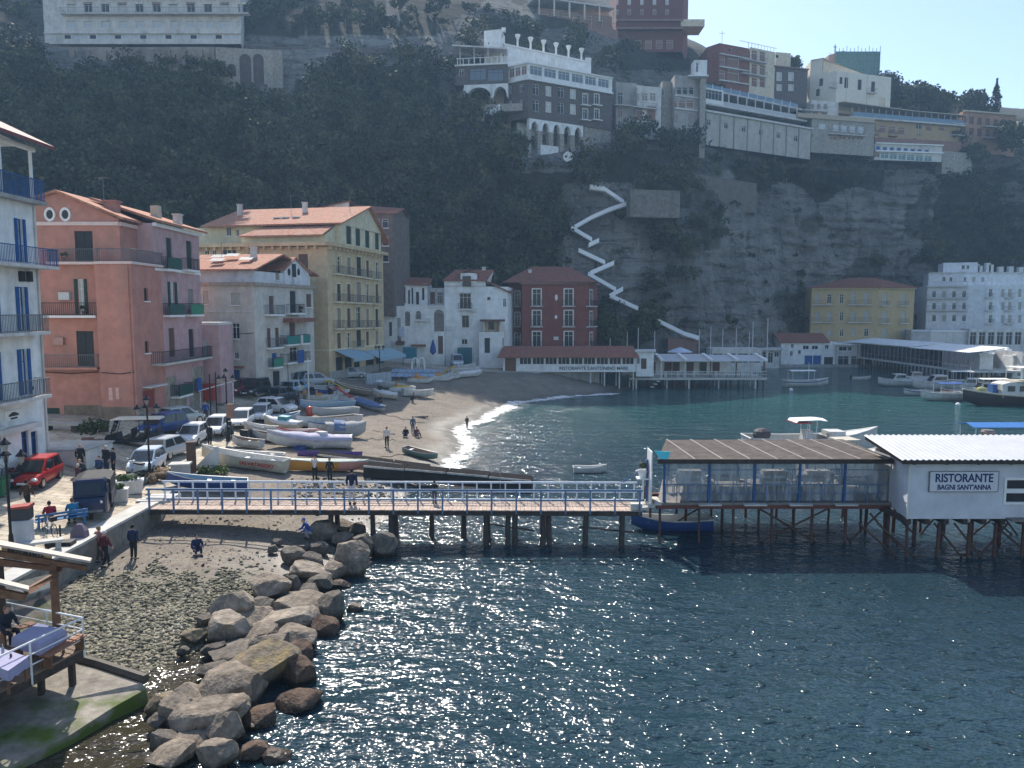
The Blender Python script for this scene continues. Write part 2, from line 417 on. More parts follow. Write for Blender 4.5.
h=mth('ADD',mth('MULTIPLY',w1,1.0),mth('ADD',mth('MULTIPLY',w2,.50),mth('MULTIPLY',w3,.17)))
sp_=rng(mapped((.7,1.0,1),R(5),2.6,2,.5),.60,.78,0,.30)
h=mth('ADD',h,sp_)
calm=rng(mapped((.25,1,1),R(8),.09,3),.35,.65,.65,1.15)
bp=N.new('ShaderNodeBump');bp.inputs['Distance'].default_value=.56;L.new(calm,bp.inputs['Strength'])
bp.inputs['Strength'].default_value=.8
L.new(h,bp.inputs['Height']);L.new(bp.outputs['Normal'],B.inputs['Normal'])
c=mixc(rng(mapped((1,1,1),0,.05,3),.35,.65),(.013,.033,.045),(.019,.046,.058))
c=mixc(rng(sx.outputs['Y'],60,105),c,(.016,.080,.076))
c=mixc(mth('MULTIPLY',rng(sx.outputs['X'],-10.5,-7.5,1,0),rng(sx.outputs['Y'],30,36,1,0)),c,(.040,.034,.022))
L.new(c,B.inputs['Base Color'])
SEA=m
mb=MB();mb.add([(-60,5,SZ),(600,5,SZ),(600,330,SZ),(-60,330,SZ)],[(0,1,2,3)])
tag(obj('sea',mb,SEA),kind='structure')
mb=MB();mb.add([(-700,-300,-8),(700,-300,-8),(700,900,-8),(-700,900,-8)],[(0,1,2,3)])
tag(obj('sea_bed',mb,M('sea_bed_sand',(.1,.11,.09),.9)),kind='structure')
# ---- thin broken white strip painted in for sun glare along the open beach
def contour_x(y,z):
 xs=np.arange(-18,16,.1);prev=None
 for x in xs:
  if bil(ZB,x,y)<z:return float(x)
 return None
m=bpy.data.materials.new('painted_glare');m.use_nodes=True
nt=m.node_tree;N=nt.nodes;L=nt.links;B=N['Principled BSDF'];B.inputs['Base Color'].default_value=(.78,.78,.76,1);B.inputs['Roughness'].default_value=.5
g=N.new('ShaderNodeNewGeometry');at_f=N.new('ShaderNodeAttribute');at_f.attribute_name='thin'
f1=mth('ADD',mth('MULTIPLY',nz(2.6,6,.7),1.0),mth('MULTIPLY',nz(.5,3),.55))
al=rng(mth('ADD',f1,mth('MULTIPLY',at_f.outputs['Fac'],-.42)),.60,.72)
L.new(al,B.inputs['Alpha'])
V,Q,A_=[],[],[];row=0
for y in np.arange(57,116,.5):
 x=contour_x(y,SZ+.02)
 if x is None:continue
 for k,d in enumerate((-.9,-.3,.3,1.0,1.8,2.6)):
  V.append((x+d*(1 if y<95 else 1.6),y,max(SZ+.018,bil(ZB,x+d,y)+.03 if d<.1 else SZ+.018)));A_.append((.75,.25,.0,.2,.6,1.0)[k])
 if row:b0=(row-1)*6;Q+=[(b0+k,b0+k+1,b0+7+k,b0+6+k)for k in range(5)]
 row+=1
o=tag(obj('painted_glare',numpy_mesh('painted_glare',V,Q,True),m),'broken white strip painted as sun glare along the edge of the sandy beach','sun_glare',kind='stuff')
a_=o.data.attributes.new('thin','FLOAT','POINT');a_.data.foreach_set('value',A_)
# ================================================================ hillside and cliff
LV=9
HCOL={-260:[(380,60),(300,78),(200,96),(110,118),(50,135),(0,150),(-60,170),(-120,200),(-140,330)],-100:[(360,78),(290,90),(200,106),(110,128),(48,145),(0,158),(-60,180),(-120,210),(-140,330)],60:[(345,98),(270,109),(190,122),(100,141),(48,152),(40,158),(-40,178),(-120,215),(-140,330)],180:[(338,108),(270,117),(190,129),(105,147),(50,156),(40,161),(-40,182),(-120,220),(-140,330)],260:[(335,116),(270,124),(190,135),(105,150),(52,157),(44,162),(-30,184),(-110,222),(-130,330)],350:[(335,127),(270,134),(190,142),(110,154),(58,161),(46,165),(-10,186),(-90,222),(-110,330)],430:[(340,138),(270,143),(200,149),(130,156),(80,163),(48,170),(0,190),(-60,225),(-80,330)],500:[(345,142),(280,147),(210,153),(160,157),(120,163),(60,176),(10,193),(-40,222),(-60,330)],570:[(350,147),(290,152),(225,156),(165,158),(140,166),(70,180),(25,195),(-10,220),(-30,330)],640:[(352,149),(300,153),(240,157),(185,160),(140,172),(90,184),(55,198),(32,220),(20,330)],700:[(352,151),(300,156),(245,158),(195,166),(145,176),(110,187),(75,204),(48,224),(44,330)],745:[(352,158),(290,166),(235,173),(190,180),(150,186),(125,194),(90,210),(70,230),(70,330)],785:[(352,180),(280,186),(220,190),(180,193),(150,196),(132,203),(100,215),(84,232),(86,330)],840:[(350,192),(280,196),(225,199),(185,201),(160,203),(142,208),(112,219),(90,236),(92,330)],900:[(348,196),(280,199),(225,202),(190,204),(166,206),(152,210),(122,222),(94,238),(94,330)],960:[(346,198),(280,202),(230,205),(195,208),(172,210),(152,215),(128,224),(104,238),(100,330)],1010:[(346,198),(285,203),(240,207),(205,211),(175,215),(155,219),(135,227),(118,240),(108,330)],1080:[(346,196),(290,202),(240,208),(200,214),(170,220),(150,226),(136,234),(122,245),(112,330)],1300:[(346,190),(290,198),(240,206),(200,214),(170,222),(150,230),(136,240),(122,252),(112,330)],}
hk=sorted(HCOL)
hp=np.array([HCOL[k]for k in hk],float)
def hill_px(px,t):
 """t in 0..LV-1 -> (py, Y)"""
 out=[]
 i=min(int(t),LV-2);fr=t-i
 for c in(0,1):
  a=np.interp(px,hk,hp[:,i,c]);b=np.interp(px,hk,hp[:,i+1,c])
  out.append(a+(b-a)*fr)
 return out
def hill_at_py(px,py):
 ys=[np.interp(px,hk,hp[:,i,0])for i in range(LV)]
 ds=[np.interp(px,hk,hp[:,i,1])for i in range(LV)]
 for i in range(LV-1):
  if ys[i]>=py>=ys[i+1]:
   f=(ys[i]-py)/max(ys[i]-ys[i+1],1e-6)
   return ds[i]+(ds[i+1]-ds[i])*f
 return ds[0]if py>ys[0]else ds[-2]
def bumpn(p):
 a=noise.fractal(p*.06,1.0,2.1,3)*2.2
 b=noise.fractal(p*Vector((.28,.28,.5)),1.0,2.0,4)*.85
 c_=noise.noise(Vector((p.x*.55,p.y*.1,p.z*.06)))*.9+noise.noise(Vector((p.x*.05,p.y*.05,p.z*.75)))*.8
 if p.x>30:c_=c_*1.5+abs(noise.noise(Vector((p.x*.9,p.y*.2,p.z*.12))))*-1.2+.4
 return a+b+(c_ if p.x>30 else .3*c_)
nu,nv=560,190
PXS=np.linspace(-260,1300,nu);TS=np.concatenate([np.linspace(0,6.4,nv-12),np.linspace(6.5,8,12)])
V=[]
for t in TS:
 for px in PXS:
  py,Y=hill_px(px,t)
  p=at(px,py,Y)
  k=bumpn(p)
  p.y+=k*(1.0 if t<5 else .4);p.z+=.3*k if t>.3 else 0
  V.append(p)
for i in range(nu):V[i]=Vector((V[i].x,V[i].y,V[i].z-6))
idx=np.arange(nu*len(TS)).reshape(len(TS),nu)
Q=np.stack([idx[:-1,:-1],idx[:-1,1:],idx[1:,1:],idx[1:,:-1]],-1).reshape(-1,4)
m=bpy.data.materials.new('cliff_rock');m.use_nodes=True
nt=m.node_tree;N=nt.nodes;L=nt.links;B=N['Principled BSDF'];B.inputs['Roughness'].default_value=.95
B.inputs['Specular IOR Level'].default_value=.15
g=N.new('ShaderNodeNewGeometry');sx=N.new('ShaderNodeSeparateXYZ');L.new(g.outputs['Position'],sx.inputs[0])
def mz(scl,scale,det=6,rough=.65):
 mp=N.new('ShaderNodeMapping');mp.inputs['Scale'].default_value=scl;L.new(g.outputs['Position'],mp.inputs['Vector'])
 n=N.new('ShaderNodeTexNoise');n.inputs['Scale'].default_value=scale;n.inputs['Detail'].default_value=det;n.inputs['Roughness'].default_value=rough
 L.new(mp.outputs['Vector'],n.inputs['Vector']);return n.outputs['Fac']
c=mixc(rng(mz((1,1,.5),.12,8,.7),.38,.62),(.185,.178,.168),(.35,.335,.305))
c=mixc(rng(mz((.25,.25,1.6),.5,8,.75),.50,.66),c,(.07,.062,.055))
c=mixc(rng(mz((1,1,.12),.45,6,.7),.56,.68),c,(.085,.075,.062))
c=mixc(rng(mz((1,1,1),1.2,6,.75),.54,.7),c,(.44,.41,.36))
c=mixc(rng(mz((1,1,1),.22,8,.75),.56,.64),c,(.045,.055,.03))
at_n=N.new('ShaderNodeAttribute');at_n.attribute_name='cover'
c=mixc(mth('MULTIPLY',at_n.outputs['Fac'],.92),c,mixc(rng(mz((1,1,1),.35,6),.4,.6),(.022,.028,.016),(.05,.05,.032)))
L.new(c,B.inputs['Base Color'])
bp=N.new('ShaderNodeBump');bp.inputs['Distance'].default_value=1.5;bp.inputs['Strength'].default_value=1.0
L.new(mth('ADD',mz((.4,.4,1.2),.5,10,.7),mth('MULTIPLY',mz((1,1,1),1.6,6,.7),.4)),bp.inputs['Height']);L.new(bp.outputs['Normal'],B.inputs['Normal'])
HILL=tag(obj('hillside',numpy_mesh('hillside',[tuple(v)for v in V],Q,True),m),kind='structure')
VG=np.array([tuple(v)for v in V]).reshape(len(TS),nu,3)
def hill_point(px,t):
 i=(px-PXS[0])/(PXS[1]-PXS[0]);a=min(max(int(i),0),nu-2);u=i-a
 j=int(np.searchsorted(TS,t))-1;j=min(max(j,0),len(TS)-2);v=(t-TS[j])/(TS[j+1]-TS[j])
 q=(VG[j,a]*(1-u)+VG[j,a+1]*u)*(1-v)+(VG[j+1,a]*(1-u)+VG[j+1,a+1]*u)*v
 return Vector(q)
# ---------------------------------------------------------------- leaves
def leaf_mat(name,c0,c1,c2):
 m=bpy.data.materials.new(name);m.use_nodes=True
 nt=m.node_tree;N=nt.nodes;L=nt.links;B=N['Principled BSDF']
 B.inputs['Roughness'].default_value=.75;B.inputs['Specular IOR Level'].default_value=.15
 g=N.new('ShaderNodeNewGeometry')
 cr=N.new('ShaderNodeValToRGB');cr.color_ramp.elements[0].color=(*c0,1);cr.color_ramp.elements[1].color=(*c2,1)
 e=cr.color_ramp.elements.new(.55);e.color=(*c1,1)
 n=N.new('ShaderNodeTexNoise');n.inputs['Scale'].default_value=.22;n.inputs['Detail'].default_value=3
 L.new(g.outputs['Position'],n.inputs['Vector'])
 a=N.new('ShaderNodeMath');a.operation='MULTIPLY_ADD';a.inputs[1].default_value=.34;L.new(g.outputs['Random Per Island'],a.inputs[0])
 b=N.new('ShaderNodeMapRange');b.inputs['From Min'].default_value=.3;b.inputs['From Max'].default_value=.7;b.inputs['To Max'].default_value=.8
 L.new(n.outputs['Fac'],b.inputs['Value']);L.new(b.outputs['Result'],a.inputs[2])
 L.new(a.outputs[0],cr.inputs['Fac']);L.new(cr.outputs['Color'],B.inputs['Base Color'])
 return m
LEAF=leaf_mat('wood_leaves',(.013,.020,.011),(.045,.058,.027),(.125,.128,.062))
LEAFT=leaf_mat('tree_leaves',(.03,.045,.018),(.06,.075,.028),(.10,.10,.045))
LEAFC=leaf_mat('cypress_leaves',(.012,.022,.014),(.02,.034,.018),(.03,.045,.02))
LEAFP=leaf_mat('palm_leaves',(.06,.075,.045),(.10,.12,.07),(.16,.17,.11))
ng=np.random.default_rng(5)
def leaf_quads(C,size,out):
 """C centres, size per leaf, out preferred normal -> verts, quads"""
 n=len(C)
 nrm=out+ng.normal(0,.75,(n,3));nrm/=np.linalg.norm(nrm,axis=1,keepdims=True)+1e-9
 a=np.cross(nrm,ng.normal(0,1,(n,3)));a/=np.linalg.norm(a,axis=1,keepdims=True)+1e-9
 b=np.cross(nrm,a)
 s=size[:,None];k=ng.uniform(.55,1.0,(n,1))
 j=lambda:ng.uniform(.75,1.25,(n,1))
 v=np.stack([C-a*s*j(),C-b*s*k*j(),C+a*s*j(),C+b*s*k*j()],1).reshape(-1,3)
 return v,np.arange(n*4).reshape(-1,4)
def crown_points(c,r,n,clumps,flat=.8):
 """points on many clumps of an uneven crown"""
 c=np.array(c);r=np.array(r)
 d=ng.normal(0,1,(clumps,3));d/=np.linalg.norm(d,axis=1,keepdims=True);d[:,2]=np.where(d[:,2]<-.35,-d[:,2]*.5,d[:,2])
 cc=c+d*r*ng.uniform(.45,.85,(clumps,1));cr=ng.uniform(.28,.5,(clumps,1))*r.mean()
 k=ng.integers(0,clumps,n)
 dd=ng.normal(0,1,(n,3));dd/=np.linalg.norm(dd,axis=1,keepdims=True)
 P=cc[k]+dd*cr[k]*ng.uniform(.6,1.08,(n,1))*np.array([1,1,flat])
 return P,dd*.8+(P-c)/r*.4
# wood covering the slope: one mass
def bare(px,py):
 """fraction of bare rock / wall seen through the vegetation at a place on the slope (kept as vegetation density)"""
 if px>690 and py>170:
  e=noise.noise(Vector((px*.018,py*.018,3)))
  if py>335:return .0
  if px<720 and py<250:return .6
  if px>925+e*60 and py<285+e*50:return .95 if e>-.35 else .3
  if px>735 and py<196+e*40 and px<885:return .85 if e>-.3 else .35
  return .62 if e>.26 else .10
 if 560<px<=700 and py>175:
  e=noise.noise(Vector((px*.03,py*.03,7)))
  if px>640 and 230<py:return .35 if e>.05 else .12
  if 562<px<645 and 183<py<318:return .05
  return .85 if e>-.2 else .4
 if 222<px<294 and 44<py<112:return 0
 if 514<px<606 and 108<py<172:return 0
 if px<440 and 36<py<66:return 0
 if 40<px<225 and 46<py<84:return .12 if noise.noise(Vector((px*.05,py*.05,2)))>-.2 else .8
 if 290<px<350 and 46<py<80:return .25
 if py<45 and 235<px<540:
  e=noise.noise(Vector((px*.025,py*.035,9)))
  return .3 if(px>385 and e>.12)else .95
 if py<45 and px<260:return .5
 if 440<px<620 and 28<py<150:return 0.15
 if px>600 and 70<py<150:return .25
 if px>690 and py<=170:return .55
 return .97
VV,QQ,nvt=[],[],0
def add_crown(p,r,n,size):
 global nvt
 P,o=crown_points(p,r,n,max(5,int(n/26)))
 v,q=leaf_quads(P,ng.uniform(.7,1.35,n)*size,o)
 VV.append(v);QQ.append(q+nvt);nvt+=len(v)
cnt=0
rf=random.Random(4)
for _ in range(4300):
 px=rf.uniform(-90,1110);py=rf.uniform(-50,352)
 ys=[np.interp(px,hk,hp[:,i,0])for i in range(LV)]
 if py>ys[0]or py<ys[6]+4:continue
 if rf.random()>bare(px,py):continue
 i=max(k for k in range(LV)if ys[k]>=py);t=i+(ys[i]-py)/max(ys[i]-ys[i+1],1e-6)
 p=hill_point(px,t)
 r=rf.choice((1.5,2.1,2.7,3.4,4.2))*(.75 if px>690 else 1.0)*(.7 if py<45 else 1)
 cliff=px>690 and py>170
 if cliff and bare(px,py)<.15:r*=.45
 n=int(26*r*r)+30
 add_crown((p.x,p.y-r*.25,p.z+r*(.15 if cliff else .75)),(r,r,r*rf.uniform(.8,1.25)),n,.30)
 cnt+=1
wood=obj('wooded_slope_foliage',numpy_mesh('wooded_slope_foliage',np.concatenate(VV),np.concatenate(QQ)),LEAF)
tag(wood,'dense dark green wood covering the steep hillside behind the village','wood',kind='stuff')
cov=HILL.data.attributes.new('cover','FLOAT','POINT')
cv=[float(min(1,bare(px,hill_px(px,t)[0])*1.15))if t<6.5 else .85 for t in TS for px in PXS]
cov.data.foreach_set('value',cv)
# ---------------------------------------------------------------- single trees
BARK=M('bark',(.09,.07,.055),.95,.4,4,.02)
def tree(name,label,base,h,r,crown_z=.6,n=420,size=.25,mat=None,shape='round',lean=0):
 t=thing(name,label,'tree',tuple(base))
 mb=MB();th=h*crown_z
 pts=[(0,0,-.6),(lean*.3,0,th*.5),(lean,.05,th)]
 mb.tube(pts,[h*.035+.06,h*.028+.05,h*.018+.03],7)
 lr=random.Random(label)
 for k in range(5):
  w=lr.uniform(0,6.28);z0=th*lr.uniform(.6,.95)
  mb.tube([(lean*z0/th,0,z0),(lean+r*.35*math.cos(w),r*.35*math.sin(w),z0+h*.12),(lean+r*.65*math.cos(w),r*.65*math.sin(w),z0+h*.22)],[h*.014+.03,h*.009+.02,.02],5)
 obj('trunk',mb,BARK,t)
 if shape=='cypress':
  zz=ng.uniform(0,1,n)**1.1;w=ng.uniform(0,6.28,n);rr=r*(np.sin(np.clip(zz*1.08+.06,0,1)*math.pi)**.6)*ng.uniform(.55,1.1,n)*(1.05-.45*zz)
  P=np.stack([rr*np.cos(w),rr*np.sin(w),h*.08+zz*h*.92],1);o=np.stack([np.cos(w),np.sin(w),np.full(n,.8)],1)
 elif shape=='palm':
  Pl,ol=[],[]
  for k in range(16):
   w=k*2.4;el=ng.uniform(.1,1.1)
   for q in np.linspace(.1,1,max(6,n//16)):
    d=r*q
    Pl.append((lean+d*math.cos(w),d*math.sin(w),th+d*el-(d*d/r)*1.0));ol.append((.2*math.cos(w),.2*math.sin(w),1))
  P,o=np.array(Pl),np.array(ol)
 else:
  if shape=='bush':
   P,o=crown_points((lean,0,h*.5),(r,r,h*.52),n,max(10,n//40));lo=ng.uniform(0,1,n)<.35;P[lo,2]=ng.uniform(.05,.6,lo.sum())*h
  else:P,o=crown_points((lean,0,h-r*.75),(r,r,min(r*.95,h*.5)),n,max(6,n//40))
 v,q=leaf_quads(P,ng.uniform(.7,1.3,len(P))*size,o)
 obj('crown',numpy_mesh('crown',v,q),mat or LEAFT,t)
 return t
for nm,lab,px,py,Y,h,r,kw in[('olive_tree','broad rounded tree on the skyline just right of the scaffolded building',886,100,232,10,4.6,{}),('olive_tree','wide dark tree on the skyline above the long yellow hotel',908,106,229,8.5,5.2,{}),('olive_tree','low spreading tree on the skyline over the right half of the glazed hotel terrace',932,110,228,8,4.4,{}),('pine_tree','loose pale tree rising highest of those left of the cypresses',921,104,233,8.5,2.6,{}),('olive_tree','round single tree on the skyline between the yellow and the orange hotel',971,113,230,8.2,3.6,{}),('olive_tree','dark bushy tree against the right side of the cream villa',878,100,226,8,4.0,{}),('olive_tree','low dark tree between the two widest skyline trees',897,106,227,7,3.6,{}),('olive_tree','dark rounded tree just left of the shorter bushy cypress',945,112,229,7,3.8,{}),('cypress_tree','tall narrow dark cypress at the right end of the orange hotel',995,118,228,11,1.5,dict(shape='cypress',mat=LEAFC,n=900,size=.3)),('cypress_tree','shorter bushy cypress just left of the tall narrow one',983,117,229,7.8,2.2,dict(shape='cypress',mat=LEAFC,n=900,size=.3)),('olive_tree','small bushy tree on the skyline between the cream balcony block and the cream villa',791,78,218,7.0,3.2,{}),('olive_tree','dark tree in front of the foot of the orange hotel at the cliff top',972,161,208,5,3.0,{}),('olive_tree','dark bushy tree at the far right of the cliff top, cut by the photo edge',1012,150,209,9,4.6,{}),('olive_tree','thick tree right of the orange hotel on the cliff edge',1008,142,216,7,3.4,{}),('palm_tree','pale feathery palm on the slope above the arcaded white house',431,300,139,7.4,3.2,dict(shape='palm',mat=LEAFP,n=420,size=.3)),('olive_tree','dark round tree beside the left end of the stone hotel with arches',466,128,153,8,3.6,{}),('olive_tree','dark tree below the arcade pillars of the stone hotel',512,162,151,7,3.4,{}),('olive_tree','dark tree close behind the right side of the red house',606,345,143,8,3.2,{}),('olive_tree','bushy tree above the foot of the lower white ramp',650,330,151,6,3.0,{}),]:
 b=at(px,py,Y)
 if not kw:kw=dict(shape='bush',n=1500,size=.42);h*=.82
 kw=dict(kw);kw.setdefault('n',620);kw.setdefault('size',.34)
 tree(nm,lab,b,h,r,**kw)
# ================================================================ buildings
class Face:
 def __init__(s,p0,p1,z0,z1):
  s.p0,s.p1,s.z0,s.z1=V2(p0),V2(p1),z0,z1
  s.d=(s.p1-s.p0);s.L=s.d.length;s.d=s.d/s.L
  n=Vector((s.d.y,-s.d.x));mid=(s.p0+s.p1)/2
  s.n=n if n.dot(-mid)>0 else-n
  s.open=[]
 def pt(s,u,z,o=0.0):
  q=s.p0+s.d*u+s.n*o
  return(q.x,q.y,z)
 def hit(s,px,py,o=0.0):
  r=ray(px,py);c=s.p0+s.n*o
  t=(c.x*s.n.x+c.y*s.n.y)/(r.x*s.n.x+r.y*s.n.y)
  x,y,z=r.x*t,r.y*t,HC+r.z*t
  return((x-c.x)*s.d.x+(y-c.y)*s.d.y,z)
 def rect(s,x0,y0,x1,y1):
  xm,ym=(x0+x1)/2,(y0+y1)/2
  ua,ub=s.hit(x0,ym)[0],s.hit(x1,ym)[0]
  return min(ua,ub),max(ua,ub),s.hit(xm,y1)[1],s.hit(xm,y0)[1]
 def wall(s,mb,depth=.2):
  L,z0,z1=s.L,s.z0,s.z1
  us=sorted({0.0,L}|{round(v,4)for o in s.open for v in o[:2]});zs=sorted({z0,z1}|{round(v,4)for o in s.open for v in o[2:4]})
  ix,V={},[]
  def vid(i,j):
   if(i,j)not in ix:ix[(i,j)]=len(V);V.append(s.pt(us[i],zs[j]))
   return ix[(i,j)]
  Fc=[]
  for i in range(len(us)-1):
   for j in range(len(zs)-1):
    um,zm=(us[i]+us[i+1])/2,(zs[j]+zs[j+1])/2
    if any(o[0]<um<o[1]and o[2]<zm<o[3]for o in s.open):continue
    Fc.append((vid(i,j),vid(i+1,j),vid(i+1,j+1),vid(i,j+1)))
  mb.add(V,Fc)
  for u0,u1,a,b in s.open:
   f=[s.pt(u0,a),s.pt(u1,a),s.pt(u1,b),s.pt(u0,b)];k=[s.pt(u0,a,-depth),s.pt(u1,a,-depth),s.pt(u1,b,-depth),s.pt(u0,b,-depth)]
   mb.add(f+k,[(0,1,5,4),(1,2,6,5),(2,3,7,6),(3,0,4,7)])
class Bld:
 def __init__(s,name,label,pts,z0,z1,wall,cat='building',back=(0,10),group=None,root=None,cap=True):
  """pts: visible outline, left to right as (x, y); back: vector that closes the box behind"""
  s.pts=[V2(p)for p in pts];s.z0,s.z1,s.wm=z0,z1,wall;s.cap=cap
  c=sum(s.pts,Vector((0,0)))/len(s.pts)
  s.root=root or thing(name,label,cat,(c.x,c.y,z0),group=group,world=True)
  s.f=[Face(a,b,z0,z1)for a,b in zip(s.pts,s.pts[1:])]
  bv=V2(back);s.backpts=[s.pts[-1]+bv,s.pts[0]+bv]
  s.plinth=None
 def part(s,name,mb,mats,parent=None,smooth=False):return obj(name,mb,mats,parent or s.root,smooth=smooth)
 def finish(s):
  mb=MB()
  for f in s.f:f.wall(mb)
  a,b,c,d=s.pts[-1],s.backpts[0],s.backpts[1],s.pts[0]
  for p,q in((a,b),(b,c),(c,d)):
   mb.add([(p.x,p.y,s.z0),(q.x,q.y,s.z0),(q.x,q.y,s.z1),(p.x,p.y,s.z1)],[(0,1,2,3)])
  if s.cap:
   poly=[(p.x,p.y,s.z1)for p in s.pts+s.backpts];mb.add(poly,[tuple(range(len(poly)))])
  s.part('wall',mb,s.wm)
  return s
 def win(s,fi,x0,y0,x1,y1,pane=None,sh=None,open_sh=False,frame=TRIM,surround=None,sill=True,mull=1,name='window',detail=True):
  f=s.f[fi];u0,u1,a,b=f.rect(x0,y0,x1,y1)
  return s.winr(fi,u0,u1,a,b,pane,sh,open_sh,frame,surround,sill,mull,name,detail)
 def winr(s,fi,u0,u1,a,b,pane=None,sh=None,open_sh=False,frame=TRIM,surround=None,sill=True,mull=1,name='window',detail=True):
  f=s.f[fi]
  u0=max(u0,.03);u1=min(u1,f.L-.03);a=max(a,f.z0+.03);b=min(b,f.z1-.03)
  if u1-u0<.15 or b-a<.15:return None
  for o in f.open:
   if u0<o[1]and u1>o[0]and a<o[3]and b>o[2]:return None
  f.open.append((u0,u1,a,b))
  t=min(.07,(u1-u0)*.12)
  mb=MB()
  if sh and not open_sh:
   mb.use(0).fbox(f,u0+.01,u1-.01,a+.01,b-.01,-.19,-.09)
   n=max(2,int((b-a)/.35))
   mb.use(1).fbox(f,(u0+u1)/2-.012,(u0+u1)/2+.012,a+.02,b-.02,-.088,-.07)
   w=s.part(name,mb,[sh,sh])
  else:
   mb.use(0).fbox(f,u0,u1,a,b,-.2,-.17)
   mb.use(1)
   for(p,q,r_,t_)in((u0,u0+t,a,b),(u1-t,u1,a,b),(u0+t,u1-t,b-t,b),(u0+t,u1-t,a,a+t)):
    mb.fbox(f,p,q,r_,t_,-.168,-.12)
   for k in range(mull):
    um=u0+(u1-u0)*(k+1)/(mull+1)
    mb.fbox(f,um-t*.4,um+t*.4,a+t,b-t,-.167,-.125)
   if b-a>1.2:mb.fbox(f,u0+t,u1-t,a+(b-a)*.72,a+(b-a)*.72+t*.7,-.166,-.128)
   w=s.part(name,mb,[pane or GLASS,frame])
   if sh:
    sw=(u1-u0)*.48
    for q0,q1 in((u0-sw,u0-.01),(u1+.01,u1+sw)):
     q0,q1=max(q0,.01),min(q1,f.L-.01)
     if q1-q0>.1:
      m2=MB();m2.fbox(f,q0,q1,a,b,.02,.07)
      for k in range(int((b-a)/.3)):
       m2.fbox(f,q0+.05,q1-.05,a+.1+k*.3,a+.3+k*.3,.071,.085)
      s.part('shutter',m2,sh,w)
  if detail and surround:
   m2=MB();k=.14
   for(p,q,r_,t_)in((u0-k,u0-.003,a,b+k),(u1+.003,u1+k,a,b+k),(u0-.003,u1+.003,b+.003,b+k)):
    m2.fbox(f,p,q,r_,t_,.003,.05)
   s.part('surround',m2,surround,w)
  if detail and sill:
   m2=MB();m2.fbox(f,u0-.12,u1+.12,a-.1,a-.003,.003,.14)
   s.part('sill',m2,TRIM if sill is True else sill,w)
  return w
 def balc(s,fi,x0,x1,yf,depth=.9,rail=IRON,slab=TRIM,rh=1.0,panel=None,step=.16,o0=.004,zf=None):
  f=s.f[fi];xm=(x0+x1)/2
  u0,u1=sorted((f.hit(x0,yf,depth*.5)[0],f.hit(x1,yf,depth*.5)[0]));z=f.hit(xm,yf,depth)[1]if zf is None else zf
  mb=MB();mb.fbox(f,u0,u1,z-.18,z,o0,depth)
  b=s.part('balcony',mb,slab)
  m2=MB();th=.022
  for k in range(int((u1-u0)/step)+1):
   u=u0+.03+k*step;m2.fbox(f,u,u+th,z,z+rh-.04,depth-.06,depth-.06+th)
  for u in(u0+.02,u1-.05):
   for k in range(max(1,int(depth/step))):m2.fbox(f,u,u+th,z,z+rh-.04,.05+k*step,.05+k*step+th)
   m2.fbox(f,u-.01,u+.04,z+rh-.04,z+rh,.02,depth-.07)
  m2.fbox(f,u0,u1,z+rh-.04,z+rh+.01,depth-.07,depth-.02);m2.fbox(f,u0+.02,u1-.02,z+.08,z+.11,depth-.062,depth-.035)
  r=s.part('railing',m2,rail,b)
  if panel:
   m3=MB();m3.fbox(f,u0+.02,u1-.02,z+.05,z+rh-.08,depth-.02,depth+.02);s.part('cloth_panel',m3,panel,b)
  return b
 def band(s,fi,z,h=.25,out=.12,mat=None,name='cornice',ext=0.0,brackets=0):
  mb=MB()
  for i in(fi if hasattr(fi,'__len__')else[fi]):
   f=s.f[i];mb.fbox(f,-ext,f.L+ext,z,z+h,.003,out)
   if brackets:
    n=int(f.L/brackets)
    for k in range(n):mb.fbox(f,.2+k*brackets,.45+k*brackets,z-.4,z-.003,.003,out*.8)
  return s.part(name,mb,mat or TRIM)
 def door(s,fi,x0,y0,x1,y1,mat=BROWN):return s.win(fi,x0,y0,x1,y1,sh=mat,sill=False,name='door')
 def box(s,name,fi,x0,y0,x1,y1,o0,o1,mat):
  f=s.f[fi];u0,u1,a,b=f.rect(x0,y0,x1,y1);mb=MB();mb.fbox(f,u0,u1,a,b,o0,o1);return s.part(name,mb,mat)
 def grid(s,fi,n,rows,w,u0=.6,u1=None,**kw):
  f=s.f[fi];u1=f.L-.6 if u1 is None else u1
  for(a,b)in rows:
   for k in range(n):
    c=u0+(u1-u0)*(k+.5)/n
    s.winr(fi,c-w/2,c+w/2,a,b,**kw)
 def gable(s,A,B_,C,D,ze,zr,over=.5,th=.18,mat=TILE,wall=None,ridge=.5):
  """A-B and D-C are the gable ends (A,D on one eave, B,C on the other); ridge fraction from A to B"""
  A,B_,C,D=map(V2,(A,B_,C,D));r0,r1=A.lerp(B_,ridge),D.lerp(C,ridge);ax=(r1-r0).normalized()*over
  mb=MB()
  for e0,e1 in((A,D),(B_,C)):
   out=(e0-r0).normalized();k=over/max((e0-r0).length,.1);dz=(zr-ze)*k
   P=[Vector((*(r0-ax),zr)),Vector((*(r1+ax),zr)),Vector((*(e1+ax+out*over),ze-dz)),Vector((*(e0-ax+out*over),ze-dz))]
   mb.extr([p+Vector((0,0,.02))for p in P],(0,0,th))
  r=s.part('roof',mb,mat)
  if wall:
   m2=MB()
   for e0,e1,q in((A,B_,r0),(D,C,r1)):m2.add([(*e0,ze),(*e1,ze),(*q,zr)],[(0,1,2)])
   s.part('gable',m2,wall)
  return r
